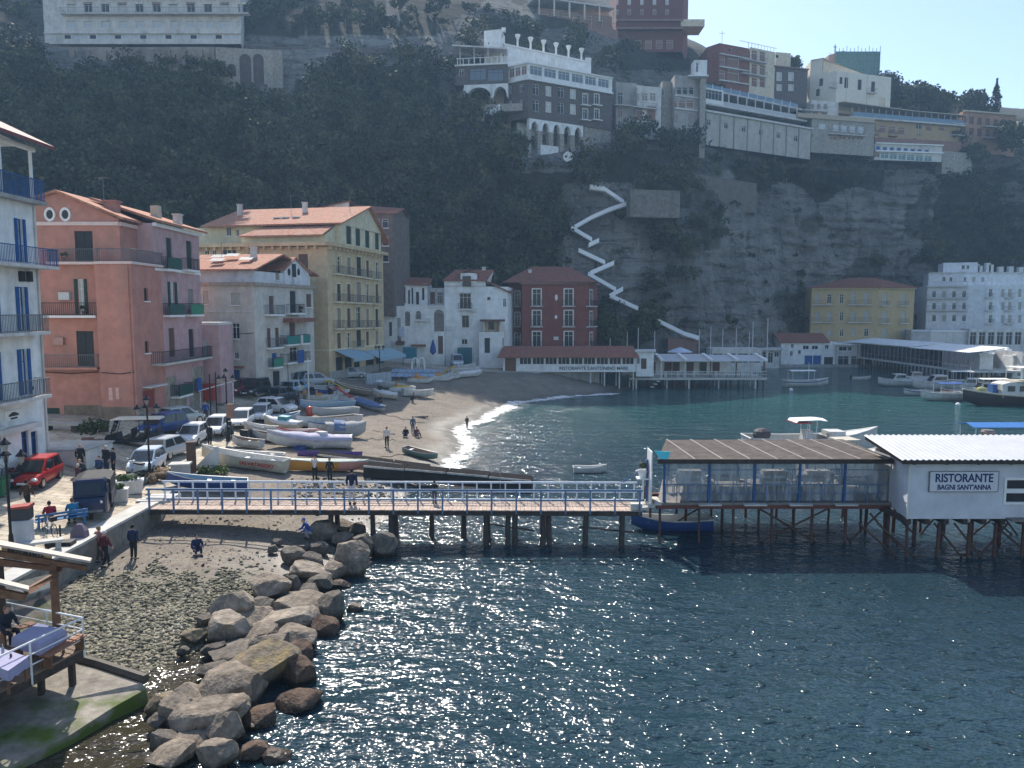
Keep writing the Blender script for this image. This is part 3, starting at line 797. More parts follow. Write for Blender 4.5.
 def hip(s,A,B_,C,D,ze,zr,ridge=.3,over=.6,mat=TILE,th=.14):
  P=[V2(p)for p in(A,B_,C,D)];c=sum(P,Vector((0,0)))/4
  P=[p+(p-c).normalized()*over for p in P]
  if(P[0]-P[1]).length>(P[1]-P[2]).length:a,b=(P[0]+P[3])/2,(P[1]+P[2])/2;r0,r1=c.lerp(a,ridge),c.lerp(b,ridge);F_=[(0,1,5,4),(1,2,5),(2,3,4,5),(3,0,4)]
  else:a,b=(P[0]+P[1])/2,(P[2]+P[3])/2;r0,r1=c.lerp(a,ridge),c.lerp(b,ridge);F_=[(0,1,4),(1,2,5,4),(2,3,5),(3,0,4,5)]
  mb=MB();V=[(*p,ze+th)for p in P]+[(*r0,zr),(*r1,zr)]
  mb.add(V,F_);lo=[(*p,ze)for p in P]
  mb.add(lo+[(*p,ze+th)for p in P],[(3,2,1,0)]+[(i,(i+1)%4,4+(i+1)%4,4+i)for i in range(4)])
  return s.part('roof',mb,mat)
 def slab(s,name,pts,z0,z1,mat):
  mb=MB();mb.prism([tuple(p)for p in pts],z0,z1);return s.part(name,mb,mat)
def zat(px,py,Y):return at(px,py,Y).z
def text(parent,name,body,size,mat,origin,xdir,updir,depth=.01,fit=None):
 """lettering as a flat mesh, optionally squeezed to a width"""
 cu=bpy.data.curves.new(name,'FONT');cu.body=body;cu.size=size;cu.extrude=depth;cu.align_x='CENTER';cu.align_y='CENTER';cu.offset=size*.02
 tmp=bpy.data.objects.new(name,cu);COL.objects.link(tmp);bpy.context.view_layer.update()
 me=bpy.data.meshes.new_from_object(tmp.evaluated_get(bpy.context.evaluated_depsgraph_get()));bpy.data.objects.remove(tmp);bpy.data.curves.remove(cu)
 me.materials.clear();me.materials.append(mat)
 o=bpy.data.objects.new(name,me);COL.objects.link(o)
 xs=[v.co.x for v in me.vertices];k=fit/(max(xs)-min(xs))if fit else 1.0
 x=Vector(xdir).normalized();z=x.cross(Vector(updir)).normalized();y=z.cross(x)
 org=Vector(origin)
 if parent is not None:
  o.parent=parent;org=org-(parent.location if parent.get('worldbuilt')else Vector((0,0,0)))
 o.matrix_local=Matrix.Translation(org)@Matrix((x,y,z)).transposed().to_4x4()@Matrix.Diagonal((k,1,1,1))
 return o
# ---------------------------------------------------------------- white house with blue shutters
b=Bld('house','white house with blue shutters and blue balcony railings at the left edge of the photo',[(-28.4,33.0),(-28.45,46.6)],3.4,19.2,WHITE,back=(-9,0))
for y0,y1,x0,x1 in((219,262,17.5,23),(287,331,19,25),(349,395,21,27.5)):
 b.win(0,x0,y0,x1,y1,pane=CURT,sh=BLUE,open_sh=True,frame=BLUE,sill=False,name='balcony_door')
for y0,y1,x0,x1 in((290,333,-8,-3),(352,402,-8,-2)):
 b.win(0,x0,y0,x1,y1,pane=CURT,sh=BLUE,open_sh=True,frame=BLUE,sill=False,name='balcony_door')
b.win(0,22,431,29,459,frame=BLUE,sill=False,name='shop_door');b.win(0,31.5,431,38,457,frame=BLUE,sill=False,name='shop_window')
b.win(0,-5,425,1.5,460,sh=BLUE,sill=False,name='door')
b.balc(0,-14,50,263,depth=1.1,rail=BLUEIRON,slab=OFFW,step=.13)
b.balc(0,-14,42.2,333,depth=1.0,rail=GREYIRON,slab=OFFW,step=.13)
b.balc(0,-14,44,401,depth=1.0,rail=GREYIRON,slab=OFFW,step=.13)
f=b.f[0]
mb=MB();mb.fbox(f,-.2,f.L+.35,19.2,19.42,-8.8,.55);b.part('terrace_slab',mb,CONC)
mb=MB()
for k in range(100):mb.fbox(f,.1+k*.14,.13+k*.14,19.42,20.6,.40,.43)
for k in range(20):mb.fbox(f,f.L+.2,f.L+.23,19.42,20.6,.3-k*.14,.33-k*.14)
mb.fbox(f,-.1,f.L+.27,20.6,20.66,.38,.45);mb.fbox(f,-.1,f.L+.27,19.5,19.54,.39,.44);mb.fbox(f,f.L+.19,f.L+.25,20.6,20.66,-3,.37)
b.part('terrace_railing',mb,BLUEIRON)
for u in(f.L-.4,f.L-3.2,f.L-6.5,f.L-10):
 mb=MB();mb.fbox(f,u,u+.14,19.42,22.3,.05,.19);b.part('post',mb,TRIM)
mb=MB();mb.fbox(f,0,f.L+.1,22.3,22.55,.03,.21);b.part('roof_beam',mb,TRIM)
mb=MB()
a0,a1=f.pt(-.3,22.6,.9),f.pt(f.L+.9,22.55,.9)
mb.extr([a0,a1,(a1[0]-6,a1[1],25.4),(a0[0]-6,a0[1],25.4)],(0,0,.22));b.part('roof',mb,M('dark_red_roof_edge',(.20,.07,.065),.7,.2,3))
mb=MB();q0,q1=f.pt(f.L-.45,22.56,.0),f.pt(f.L-.45,22.56,-5.5)
mb.extr([q0,q1,(q1[0],q1[1],25.0)],(0,.12,0));b.part('gable',mb,TRIM)
f2=Face((-33.5,33),(-33.5,46),19.4,22.5)
mb=MB();mb.fbox(f2,0,12,19.42,22.5,-.2,0);b.part('terrace_back_wall',mb,GREYP)
mb=MB();mb.fbox(f,f.L-3.9,f.L-2.4,*sorted((f.hit(22,418)[1],f.hit(22,408)[1])),.004,.05);sg=b.part('sign',mb,TRIM)
mb=MB()
u,z=f.L-3.15,f.hit(23,413)[1]
for k in range(9):
 w=k/8*math.pi;mb.fbox(f,u-.45+k*.1,u-.37+k*.1,z-.05,z+.06+.12*math.sin(w),.051,.06)
mb.fbox(f,u-.3,u+.3,z-.22,z-.12,.051,.06);b.part('emblem',mb,BLACK,sg)
mb=MB();mb.fbox(f,f.L-7,f.L-1.3,f.hit(25,424)[1]-.25,f.hit(25,424)[1]+.05,.004,.5);b.part('shop_canopy',mb,OFFW)
mb=MB();mb.fbox(f,f.L-5.2,f.L-4.3,f.hit(15,428)[1]-.3,f.hit(15,428)[1]+.3,.004,.3);b.part('air_conditioner',mb,AC)
mb=MB();mb.fbox(f,f.L-1.9,f.L-1.55,f.hit(30,277)[1]-.3,f.hit(30,277)[1]+.3,.004,.2);b.part('meter_box',mb,BLACK);mb=MB();mb.fbox(f,f.L-1.2,f.L-.85,f.hit(34,277)[1]-.3,f.hit(34,277)[1]+.3,.004,.2);b.part('meter_box',mb,BLACK)
mb=MB();mb.tube([f.pt(f.L-.15,3.6,.08),f.pt(f.L-.15,19.1,.08)],.06,6);b.part('drainpipe',mb,OFFW)
b.finish()
# ---------------------------------------------------------------- pink house
xr=-30.8
b=Bld('house','salmon pink house with dark doors and two small oval windows under its gable',[(-38.5,61.2),(xr,61.2),(xr,67.0)],4.0,zat(100,224,61.2),PINK,back=(-1,12))
zc=b.z1
b.win(0,75,231,93,262,sh=DGREEN,sill=False,name='door')
b.win(0,78,279,84.5,314,pane=CURT,sh=GREEN,open_sh=True,sill=False,name='balcony_door');b.win(0,77,331,94,367,sh=DGREEN,sill=False,name='door')
b.win(1,137,236,144,261,sh=DGREEN,sill=False,name='door')
b.door(0,45,408,60,424,GREEN)
b.balc(0,40,98.5,315.5,depth=.9,slab=TRIM,rail=IRON);b.balc(0,42,100,367.5,depth=.9,slab=PINK,rail=GREYIRON)
b.band([0,1],zc-.12,.28,.16,M('pale_pink_trim',(.72,.55,.5),.8,.08))
mb=MB()
e0,e1=zat(140,219,61.2),zat(58,193,61.2)
A,B2=b.pts[0],b.pts[1];ap=at(58,193,61.2)
gz0=zc+.16
mb.add([(A.x,61.2,gz0),(B2.x,61.2,gz0),(B2.x,61.2,e0),(ap.x,61.2,e1),(A.x,61.2,e1-.9)],[(0,1,2,3,4)])
mb.add([(B2.x,61.2,gz0),(xr,67,gz0),(xr,67,e0),(B2.x,61.2,e0)],[(0,1,2,3)])
b.part('gable',mb,PINK)
mb=MB()
for P in([(ap.x,60.8,e1),(xr+.5,60.8,e0-.12),(xr+.5,68,e0-.12),(ap.x,68,e1)],[(A.x-.3,60.8,e1-1.0),(ap.x,60.8,e1),(ap.x,68,e1),(A.x-.3,68,e1-1.0)]):
 mb.extr([(p[0],p[1],p[2]+.02)for p in P],(0,0,.2))
rf_=b.part('roof',mb,TILE)
mb=MB();c=at(112,206,63.5);mb.rbox((c.x,c.y,c.z-.9),(1.0,.8,1.2));mb.rbox((c.x,c.y,c.z+.303),(1.2,1.0,.12));b.part('chimney',mb,PINK,rf_)
fg=Face((-38.5,61.2),(xr,61.2),zc,zc+4)
for px in(50,65.5):
 u,z=fg.hit(px,214.5);mb=MB();cc=fg.pt(u,z,0)
 mb.use(0);mb.lathe([(.26,0),(.26,.03),(.02,.035)],(cc[0],cc[1]-.04,cc[2]),14,'y');mb.use(1)
 mb.lathe([(.27,-.02),(.28,-.08),(.42,-.09),(.44,0)],(cc[0],cc[1]-.005,cc[2]),16,'y',caps=False)
 for i in range(len(mb.v)):mb.v[i]=(mb.v[i][0],mb.v[i][1],cc[2]+(mb.v[i][2]-cc[2])*1.3)
 b.part('oval_window',mb,[GLASS,TRIM])
b.finish()
# lower block standing forward, its top is the upper balcony
bay=Bld('lower_block',None,[(-32.25,60.0),(-29.45,60.0),(-29.45,64.0)],4.0,zat(115,264,60),PINK,back=(0,1.1),root=b.root)
bay.win(1,144,288,148,301,frame=BROWN);bay.win(1,145,341,149,353,frame=BROWN);bay.door(1,143,390,155,408,M('red_door',(.3,.06,.05),.6))
mb=MB();fb=bay.f[1];zz=fb.hit(149,387)[1];mb.fbox(fb,1.0,3.9,zz,zz+.12,.004,.7);b.part('door_canopy',mb,OFFW)
bay.finish()
f0,f1=bay.f
mb=MB();zt=bay.z1
mb.prism([(-36.2,60.35),(-32.2,60.35),(-32.2,59.85),(-29.3,59.85),(-29.3,65.6),(xr+.01,65.6),(xr+.01,61.19),(-36.2,61.19)],zt+.004,zt+.2);bl=b.part('balcony',mb,M('pale_pink_trim'))
mb=MB();path=[(-36.1,61.1),(-36.1,60.42),(-32.1,60.42),(-32.1,59.95),(-29.4,59.95),(-29.4,65.5)]
for(x0,y0),(x1,y1)in zip(path,path[1:]):
 Lr=math.hypot(x1-x0,y1-y0);n=max(1,int(Lr/.15))
 for k in range(n):
  t=k/n;mb.box(x0+(x1-x0)*t-.012,x0+(x1-x0)*t+.012,y0+(y1-y0)*t-.012,y0+(y1-y0)*t+.012,zt+.2,zt+1.16)
 mb.tube([(x0,y0,zt+1.18),(x1,y1,zt+1.18)],.03,4);mb.tube([(x0,y0,zt+.3),(x1,y1,zt+.3)],.02,4)
b.part('railing',mb,GREYIRON,bl)
fl=b.f[0]
mb=MB();z=f0.hit(110,407)[1]
mb.fbox(f0,-.0,f0.L+.03,4.0,z,.003,.04);mb.fbox(f1,0,f1.L-2.6,4.0,z,.003,.04)
b.part('plinth',mb,M('brown_plinth',(.20,.15,.11),.9,.3,2,stain=(.4,.36,.32)))
mb=MB();mb.fbox(fl,2.6,6.2,4.0,z,.003,.04);b.part('plinth',mb,M('brown_plinth'))
mb=MB();mb.tube([f0.pt(f0.L-.25,4.2,.09),f0.pt(f0.L-.25,zt-.05,.09)],.06,6);b.part('drainpipe',mb,PINK)
mb=MB();u,z=fl.hit(60,341);mb.fbox(fl,u-.4,u+.4,z-.3,z+.3,.004,.3);b.part('air_conditioner',mb,M('pink_grey_case',(.42,.25,.21),.6))
mb=MB();u,z=f0.hit(106,394);mb.fbox(f0,.6,.9,z-.5,z+.5,.003,.012);mb.fbox(f0,1.15,1.4,z-.4,z+.5,.003,.012);b.part('plaster_patch',mb,M('pale_patch',(.68,.42,.37),.9,.25,6))
# ---------------------------------------------------------------- light pink house
b=Bld('house','pale rose house with green shutters and a long balcony joined to the salmon pink house',[(-29.5,64.02),(-29.5,73.4)],4.0,20.1,LPINK,back=(-9,0))
b.win(0,166.5,238,172,268,sh=GREEN,sill=False,name='door');b.win(0,186.5,241,192,268.5,sh=GREEN,sill=False,name='door')
b.win(0,170,282,174.5,306,pane=CURT,sh=GREEN,open_sh=True,sill=False);b.win(0,188,289,193,308,sh=GREYSH)
b.win(0,169,328,175,357,sh=BROWN,sill=False,name='door');b.win(0,189,329,194,357,sh=DGREEN,sill=False,name='door')
b.balc(0,165,178.5,269,depth=.6,rail=GREEN,panel=M('green_mesh',(.03,.09,.07),.8));b.balc(0,185,197,269.5,depth=.6,rail=IRON)
b.balc(0,166.5,181.5,315,depth=.6,rail=IRON,panel=M('green_mesh'));b.balc(0,188,201,314.5,depth=.6,rail=IRON,panel=M('bright_green_mesh',(.05,.22,.13),.8))
b.balc(0,157,208,361,depth=1.0,rail=IRON,slab=PALECONC)
b.balc(0,175,189,396,depth=.8,rail=IRON,panel=M('dark_green_cloth',(.015,.06,.05),.8))
b.door(0,178,399,186,413,BROWN);b.win(0,190.5,381,194,391,sill=False)
b.band(0,19.85,.3,.3,TRIM);b.band(0,b.f[0].hit(180,272)[1]-.1,.22,.08,TRIM,name='string_course')
mb=MB();zp=b.f[0].hit(175,364)[1]
f=b.f[0]
mb=MB();zg=4.02
for u0_,u1_,a_,b_ in((.5,3.2,zg,zp-1.0),(3.25,5.2,zg,zp-2.4),(5.9,9.3,zg,zp-2.6),(6.6,9.3,zp-2.59,zp-.6)):mb.fbox(f,u0_,u1_,a_,b_,.003,.03)
b.part('bare_stonework',mb,RUBBLE)
mb=MB();mb.extr([(-28.9,63.9,20.16),(-28.9,74,20.16),(-34.5,74,22.0),(-34.5,63.9,22.0)],(0,0,.2));r_=b.part('roof',mb,TILE)
mb=MB();c=at(156,214,68);mb.rbox((c.x,c.y,c.z-2.2),(.7,.6,2.9));b.part('chimney',mb,M('buff_chimney',(.5,.45,.36),.9),r_)
mb=MB();u0=f.hit(193,385)[0];mb.fbox(f,u0,u0+.9,f.hit(195,392)[1],f.hit(195,378)[1],.3,.45);b.part('blue_cloth',mb,M('blue_cloth',(.03,.09,.28),.8))
b.finish()
# the worn ground storey is its own rough masonry
b2=Bld('annex','small pink annex with a flat roof between the rose house and the grey white house',[(-30.2,73.6),(-28.0,73.6),(-28.0,77.0)],4.0,zat(208,325,73.6),LPINK,back=(-1,3),cat='building')
b2.win(1,211,337,214,344);b2.slab('flat_roof',b2.pts+b2.backpts,b2.z1+.003,b2.z1+.25,OFFW);b2.door(0,203,340,207,359,AC);b2.finish()
# ---------------------------------------------------------------- grey white house
b=Bld('house','stained grey white house with laundry balconies in front of the tall yellow house',[(-36.5,81.5),(-26.7,80),(-23.9,93)],4.0,zat(255,284,80),GREYP,back=(-9,4),cap=True)
for r_ in((231,293,240,305),(203,291,208.5,304)):b.win(0,*r_,sh=CREAMSH)
b.win(0,232,323,239.5,339,pane=GLASS);b.win(0,234,352,238.5,359);b.door(0,233,370,240,388,BLUE)
b.win(1,269,296,274,314.3,sh=BROWN,sill=False,name='door');b.win(1,290,291,296,313,sh=DGREEN,sill=False,name='door');b.win(1,306.3,294,311.5,307,sh=BROWN)
b.win(1,270,328,275.5,347.5,pane=CURT,sh=BROWN,open_sh=True,sill=False);b.win(1,289.5,322,295.5,343,sh=BROWN,sill=False,name='door')
b.win(1,272,353,277,367,sh=BLUE,sill=False,name='door');b.win(1,290,347,298,361.5,sill=False,name='door')
b.door(1,273,371,280,386,DGREEN);b.door(1,291,372,303,386,M('grey_garage_door',(.2,.2,.22),.6))
b.balc(1,268,282,314.3,depth=.8,rail=GREYIRON);b.balc(1,289,302,313,depth=.8,rail=IRON);b.balc(1,283.5,307,344,depth=.9,rail=IRON,panel=M('teal_cloth',(.03,.2,.18),.8));b.balc(1,284,307.5,362,depth=.9,rail=IRON)
b.balc(1,271,280.5,367.3,depth=.7,rail=GREEN,panel=M('bright_green_mesh'));b.balc(1,269,281.5,347.5,depth=.7,rail=GREYIRON)
f=b.f[1];u0,u1,a,z=f.rect(283,318,307,322);mb=MB();mb.fbox(f,u0,u1,a,z,.004,1.2);b.part('tiled_canopy',mb,DTILE)
u0,u1,a,z=f.rect(293,335,298,345);mb=MB();mb.fbox(f,u0,u0+.55,a,z,.95,.99);b.part('laundry',mb,CURT)
u0,u1,a,z=f.rect(290,350,296,360);mb=MB();mb.fbox(f,u0,u1,a-.3,z,.95,.99);b.part('laundry',mb,M('blue_cloth'))
f=b.f[0];u0,u1,a,z=f.rect(229,366,244,368);mb=MB();mb.fbox(f,u0,u1,a,z,.004,.6);b.part('door_canopy',mb,DTILE)
b.band([0,1],b.z1-.15,.35,.3,M('tile_cornice',(.36,.3,.25),.9,.3),ext=.1);b.band(0,b.f[0].hit(230,312)[1],.15,.06,OFFW,name='string_course')
b.finish()
z1=b.z1
at2=Bld('attic',None,[(-36,83),(-27.2,81.6),(-24.3,93.3)],z1+.01,zat(262,271,82),GREYW,back=(-6,4),root=b.root)
at2.win(1,275.5,270,279.5,280,sh=GREYSH);at2.finish()
zE,zR=at2.z1,zat(240,256,88)
P=at2.pts+at2.backpts
pA,pB,pC=P[0],P[1],P[2]
mid=pB.lerp(pC,.55)
mb=MB()
mb.extr([(pA.x-.5,pA.y-.6,zE),(pB.x+.4,pB.y-.6,zE),(pB.x+1.6,pB.y+5.5,zR),(pA.x,pA.y+5.5,zR)],(0,0,.18))
mb.extr([(pB.x+1.6,pB.y+5.52,zR),(pA.x,pA.y+5.52,zR),(pA.x,pA.y+14,zE),(pC.x+.5,pC.y+2.6,zE)],(0,0,.18));rr=b.part('roof',mb,TILE)
mb=MB()
for px,py,Y in((217,265,83.5),(232,260,85.5),(246,264,84),(218,261,85)):
 c=at(px,py,Y);
 mb.add([(c.x-.7,c.y-.4,zE+(c.y-.4-81)/6.1*(zR-zE)+.45),(c.x+.7,c.y-.4,zE+(c.y-.4-81)/6.1*(zR-zE)+.45),(c.x+.7,c.y+.7,zE+(c.y+.7-81)/6.1*(zR-zE)+.45),(c.x-.7,c.y+.7,zE+(c.y+.7-81)/6.1*(zR-zE)+.45)],[(0,1,2,3)])
b.part('skylight',mb,LAMPG,rr)
f=Face(at2.pts[1],at2.pts[2],z1,zR);u0,_=f.hit(283,270);uA,zA=f.hit(293,258.5);u1,_=f.hit(307.5,272)
mb=MB();zz=z1+.02
mb.extr([f.pt(u0,zz,.16),f.pt(u1,zz,.16),f.pt(u1,f.hit(307.5,273)[1],.16),f.pt(uA,zA,.16),f.pt(u0,f.hit(283,269)[1],.16)],tuple((f.n*-.5))+(0,));b.part('gable',mb,GREYW)
mb=MB()
for s0,s1,q0,q1 in((u0-.3,uA,f.hit(283,270)[1]-.1,zA),(uA,u1+.4,zA,f.hit(307.5,274)[1]-.1)):
 mb.extr([f.pt(s0,q0,.4),f.pt(s1,q1,.4),f.pt(s1,q1,-5),f.pt(s0,q0,-5)],(0,0,.16))
b.part('roof',mb,TILE)
for r_ in((290.8,264,294.6,277),):
 u0,u1,a,z=f.rect(*r_);mb=MB();mb.fbox(f,u0,u1,a,z,.165,.2);b.part('window',mb,DGREEN)
for px in(287.6,297.2):
 u,z=f.hit(px,272);mb=MB();n=12
 mb.extr([f.pt(u+.3*math.cos(k/n*6.283),z+.42*math.sin(k/n*6.283),.2)for k in range(n)],tuple(f.n*-.03)+(0,));b.part('round_window',mb,DGREEN)
# ---------------------------------------------------------------- tall yellow house
yc,yl,yr=(-23.1,97.0),(-40.5,100.5),(-19.0,114.5)
b=Bld('house','tall yellow house with a long red roof and rows of narrow balcony windows',[yl,yc,yr],4.0,zat(329,242,97),YELL,back=(-16,4))
for f in b.f:pass
cols=[(337,340.8),(347,350.5),(356.3,361.2),(366,369),(375.3,378.3)]
rows=[((273,256),(278.5,262)),((301,284),(303,284)),((328,308),(327,309)),((349,333),(346.5,331))]
for ri,((bl,tl),(br_,tr))in enumerate(rows):
 for ci,(x0,x1)in enumerate(cols):
  t=ci/4;yb,yt=bl+(br_-bl)*t,tl+(tr-tl)*t
  if ci==2:yt-=2
  b.win(1,x0,yt,x1,yb,sh=[BROWN,GREYSH,DGREEN,BROWN,GREYSH,BROWN][(ri*2+ci)%6]if(ri+ci)%4 else None,sill=False,name='balcony_door' if ri else 'balcony_door',surround=YELP)
  if ri<3 or ci==2:
   b.balc(1,x0-2.2-(1 if ci==2 else 0),x1+2.0,yb+.4,depth=.55,rail=GREYIRON,slab=YELP,step=.22)
for r_ in((298.5,254,308,271),):b.win(0,*r_,sh=BROWN)
for r_ in((204,250,209,257),(212,250,216,256.5),(270,254,278.5,258)):b.win(0,*r_)
b.win(0,222,249.5,236,258,mull=2);b.win(0,248,252,251,256)
for x0,x1 in((336,343),(345,352),(354,360),(366,374),(376,384)):b.door(1,x0,357,x1,372.5,DGREEN)
zz=b.z1
b.band([0,1],zz-.45,.45,.75,YELL,ext=.2,brackets=1.15);b.band([0,1],b.f[1].hit(340,350)[1],.2,.06,YELP,name='string_course')
mb=MB();fl=b.f[0];u=fl.hit(258,250)[0];mb.tube([fl.pt(u,5,.1),fl.pt(u,zz-.5,.1)],.07,6);b.part('drainpipe',mb,GREYSH)
f=b.f[1]
mb=MB();mb.fbox(f,.02,f.L-.02,4.0,5.2,.003,.05);b.part('plinth',mb,CONC)
b.finish()
f=b.f[1]
at_=Bld('attic',None,[(yl[0]+1,yl[1]+4.0),(yc[0]+.2+.8,yc[1]+3.6),(yr[0]-.15,yr[1]-.6)],zz+.01,zat(350,226,103),YELP,back=(-14,4),root=b.root)
fa=at_.f[1]
for x0,x1,y0,y1 in((346.3,351.5,226,241),(355.6,360.4,230,243.5),(365.2,369.5,232.3,246),(375,379,235,249)):
 u0,u1=sorted((fa.hit(x0,236)[0],fa.hit(x1,236)[0]));at_.winr(1,u0,u1,zz+.25,zz+2.6,sh=GREEN,sill=False,name='balcony_door')
for r_ in((226,227,231,236),(236,229,239,236),(206,226,211,231)):at_.win(0,*r_)
at_.finish()
za=at_.z1;zr=zat(280,210.5,112)
# the main roof: ridge runs along the left wall, gable end over the balcony front
d1=(V2(yr)-V2(yc)).normalized();dl=(V2(yl)-V2(yc)).normalized()
q0=at_.pts[1]-d1*.4;ridge0=q0+d1*9.0;e2=q0+d1*15.6
mb=MB();LL=19.5
def r3(p,z):return(p.x,p.y,z)
over=Vector((.6,-.1))
mb.extr([r3(q0+over-d1*.4,za-.1),r3(ridge0+over,zr),r3(ridge0+dl*LL,zr),r3(q0+dl*LL-d1*.4,za-.1)],(0,0,.2))
mb.extr([r3(ridge0+over,zr),r3(e2+over,za-1.2),r3(e2+dl*LL,za-1.2),r3(ridge0+dl*LL,zr)],(0,0,.2))
rr=b.part('roof',mb,TILE)
mb=MB();mb.add([r3(q0+Vector((.02,0)),za),r3(q0+d1*15.5,za),r3(ridge0,zr)],[(0,1,2)]);b.part('gable',mb,YELP)
mb=MB();s0=b.pts[1]+d1*.9+dl*.6;s1=s0+dl*11.5;zl=zat(300,235,98.5)
mb.extr([r3(s0-d1*.8,zl-.2),r3(s0+d1*3.2,zl+1.55),r3(s0+d1*3.2+dl*9.5,zl+1.55),r3(s1-d1*.8,zl-.2)],(0,0,.18));b.part('lean_to_roof',mb,TILE)
mb=MB();mb.add([r3(s0,zz+.02),r3(s1,zz+.02),r3(s1,zl),r3(s0,zl)],[(0,1,2,3)]);mb.add([r3(s0,zz+.02),r3(s0+d1*3,zz+.02),r3(s0+d1*3,zl+1.4),r3(s0,zl)],[(0,1,2,3)]);b.part('lean_to_wall',mb,YELP)
for px in(260,268,258):
 pass
mb=MB()
for k,w in((3.5,.5),(5,.5),(6.2,.4)):
 c=q0+d1*(2.5+w)+dl*(k+4);z=za+(zr-za)*(2.9+w)/9.4;mb.rbox((c.x,c.y,z+.12),(1.0,.8,.14))
b.part('skylight',mb,LAMPG,rr)
for x0,x1,y0 in((335,356,350),(363,400,349)):
 u0,u1=sorted((f.hit(x0,y0+4)[0],min(f.hit(x1,y0+4)[0],f.L+2)));z=f.hit((x0+x1)/2,y0)[1]
 mb=MB();mb.extr([f.pt(u0,z,.05),f.pt(u1,z,.05),f.pt(u1,z-1.0,2.6),f.pt(u0,z-1.0,2.6)],(0,0,.06));mb.extr([f.pt(u0,z-1.35,2.6),f.pt(u1,z-1.35,2.6),f.pt(u1,z-1.0,2.6),f.pt(u0,z-1.0,2.6)],(f.n.x*.03,f.n.y*.03,0))
 a=b.part('awning',mb,M('light_blue_awning',(.30,.43,.50),.8,.1))
# ---------------------------------------------------------------- house behind
X0,X1=XY(362,124),XY(395,124)
b=Bld('house','brown house with a terracotta roof half hidden behind the yellow house',[X0,X1,(X1[0]+1.5,132)],12,zat(380,213,124),M('dim_brown_wall',(.17,.135,.115),.9,.3,1.5,stain=(.2,.17,.15)),back=(-3,8))
b.grid(0,3,[(zat(380,228,124),zat(380,219,124)),(zat(380,246,124),zat(380,236,124)),(zat(380,262,124),zat(380,253,124))],1.0,mull=0)
b.gable(b.pts[0],b.backpts[1],b.backpts[0]+Vector((2,0)),b.pts[1],b.z1,b.z1+1.6,mat=DTILE,wall=b.wm);b.finish()
X0,X1=XY(308,124),XY(352,124)
b=Bld('house','low white gabled house showing above the ridge of the long red roof',[X0,X1],14,zat(330,212,124),OFFW,back=(0,6))
mb=MB();mb.add([(*X0,b.z1),(*X1,b.z1),(X1[0],X1[1],b.z1+1.6)],[(0,1,2)]);b.part('gable',mb,OFFW)
mb=MB();mb.extr([(X0[0]-.3,X0[1]-.3,b.z1),(X1[0]+.3,X1[1]-.3,b.z1+1.65),(X1[0]+.3,131,b.z1+1.65),(X0[0]-.3,131,b.z1)],(0,0,.15));b.part('roof',mb,DTILE);b.finish()
# ================================================================ far side of the bay
def P_(px,Y):return XY(px,Y)
# ---- arcaded white house
b=Bld('house','white house with round arches and a brown roof right of the tall yellow house',[P_(380,125),P_(444.5,125)],3.5,zat(410,306,125),WHITE,back=(0,9))
for r_ in((405,312,410,326),(416,311.5,421,319.5),(434,311,444,331.5)):
 f=b.f[0];u0,u1,a,z=f.rect(*r_);w=u1-u0;b.f[0].open.append((u0,u1,a,z-w*.35))
 mb=MB();n=8;cx,zc=(u0+u1)/2,z-w*.35
 arc=[f.pt(cx-w/2*math.cos(k/n*math.pi),zc+w*.5*math.sin(k/n*math.pi),.01)for k in range(n+1)]
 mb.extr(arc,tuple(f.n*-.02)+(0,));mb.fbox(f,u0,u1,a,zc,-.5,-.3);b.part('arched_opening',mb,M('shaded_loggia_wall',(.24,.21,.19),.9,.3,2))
b.win(0,389,322,392,336,sh=BROWN);b.win(0,397,318,400.5,328,sh=CREAMSH);b.door(0,438,336,443,354,BROWN);b.win(0,397,336,401,345)
b.finish()
up=Bld('upper',None,[P_(380,129),P_(428,129)],b.z1+.01,zat(400,283.5,129),WHITE,back=(0,8),root=b.root)
for x0,x1,y0,y1,s_ in((386,389,291,303,None),(391,394,291,303,None),(395.5,399.5,291,303,BROWN),(402.7,405.5,287,303,DGREEN),(408,410,290,304,BROWN),(411.5,413.2,288,304,DGREEN),(416,419,292,304.5,DGREEN),(422,424.3,288,300,DGREEN)):up.win(0,x0,y0,x1,y1,sh=s_,sill=False)
up.finish();p=up.pts
mb=MB();zz=up.z1;mb.extr([(p[0].x,p[0].y-.6,zz),(p[1].x+.5,p[1].y-.6,zz-.4),(p[1].x+.5,p[1].y+4,zz+.9),(p[0].x,p[0].y+4,zz+1.3)],(0,0,.15));b.part('roof',mb,DTILE)
lg=Bld('loggia',None,[P_(428.3,130.5),P_(444.5,130.5)],b.z1+.01,zat(436,288,130.5),OFFW,back=(0,5),root=b.root)
lg.win(0,430,292,435,304,sh=BROWN);lg.win(0,437,292,443,304,mull=2);lg.finish()
b.balc(0,428.5,444,305.5,depth=.4,rail=GREYIRON,step=.25);b.balc(0,415.5,426,320,depth=.7,rail=OFFW,step=.25)
mb=MB();f=b.f[0];u,z=f.hit(387,300);mb.fbox(f,u-.9,u+.4,b.z1+.02,b.z1+1.2,-2,-1);b.part('air_conditioner',mb,AC)
for r_,m_ in(((412,344.3,426,346.3),DTILE),((397,341,405,344.5),BROWN)):
 u0,u1,a,z=f.rect(*r_);mb=MB();mb.fbox(f,u0,u1,a,z,.004,1.4);b.part('canopy',mb,m_)
mb=MB();u0,u1,a,z=f.rect(399.5,327,404.5,337);mb.fbox(f,u0,u1,a,z,.3,.34);b.part('laundry',mb,M('pale_blue_cloth',(.5,.56,.66),.8))
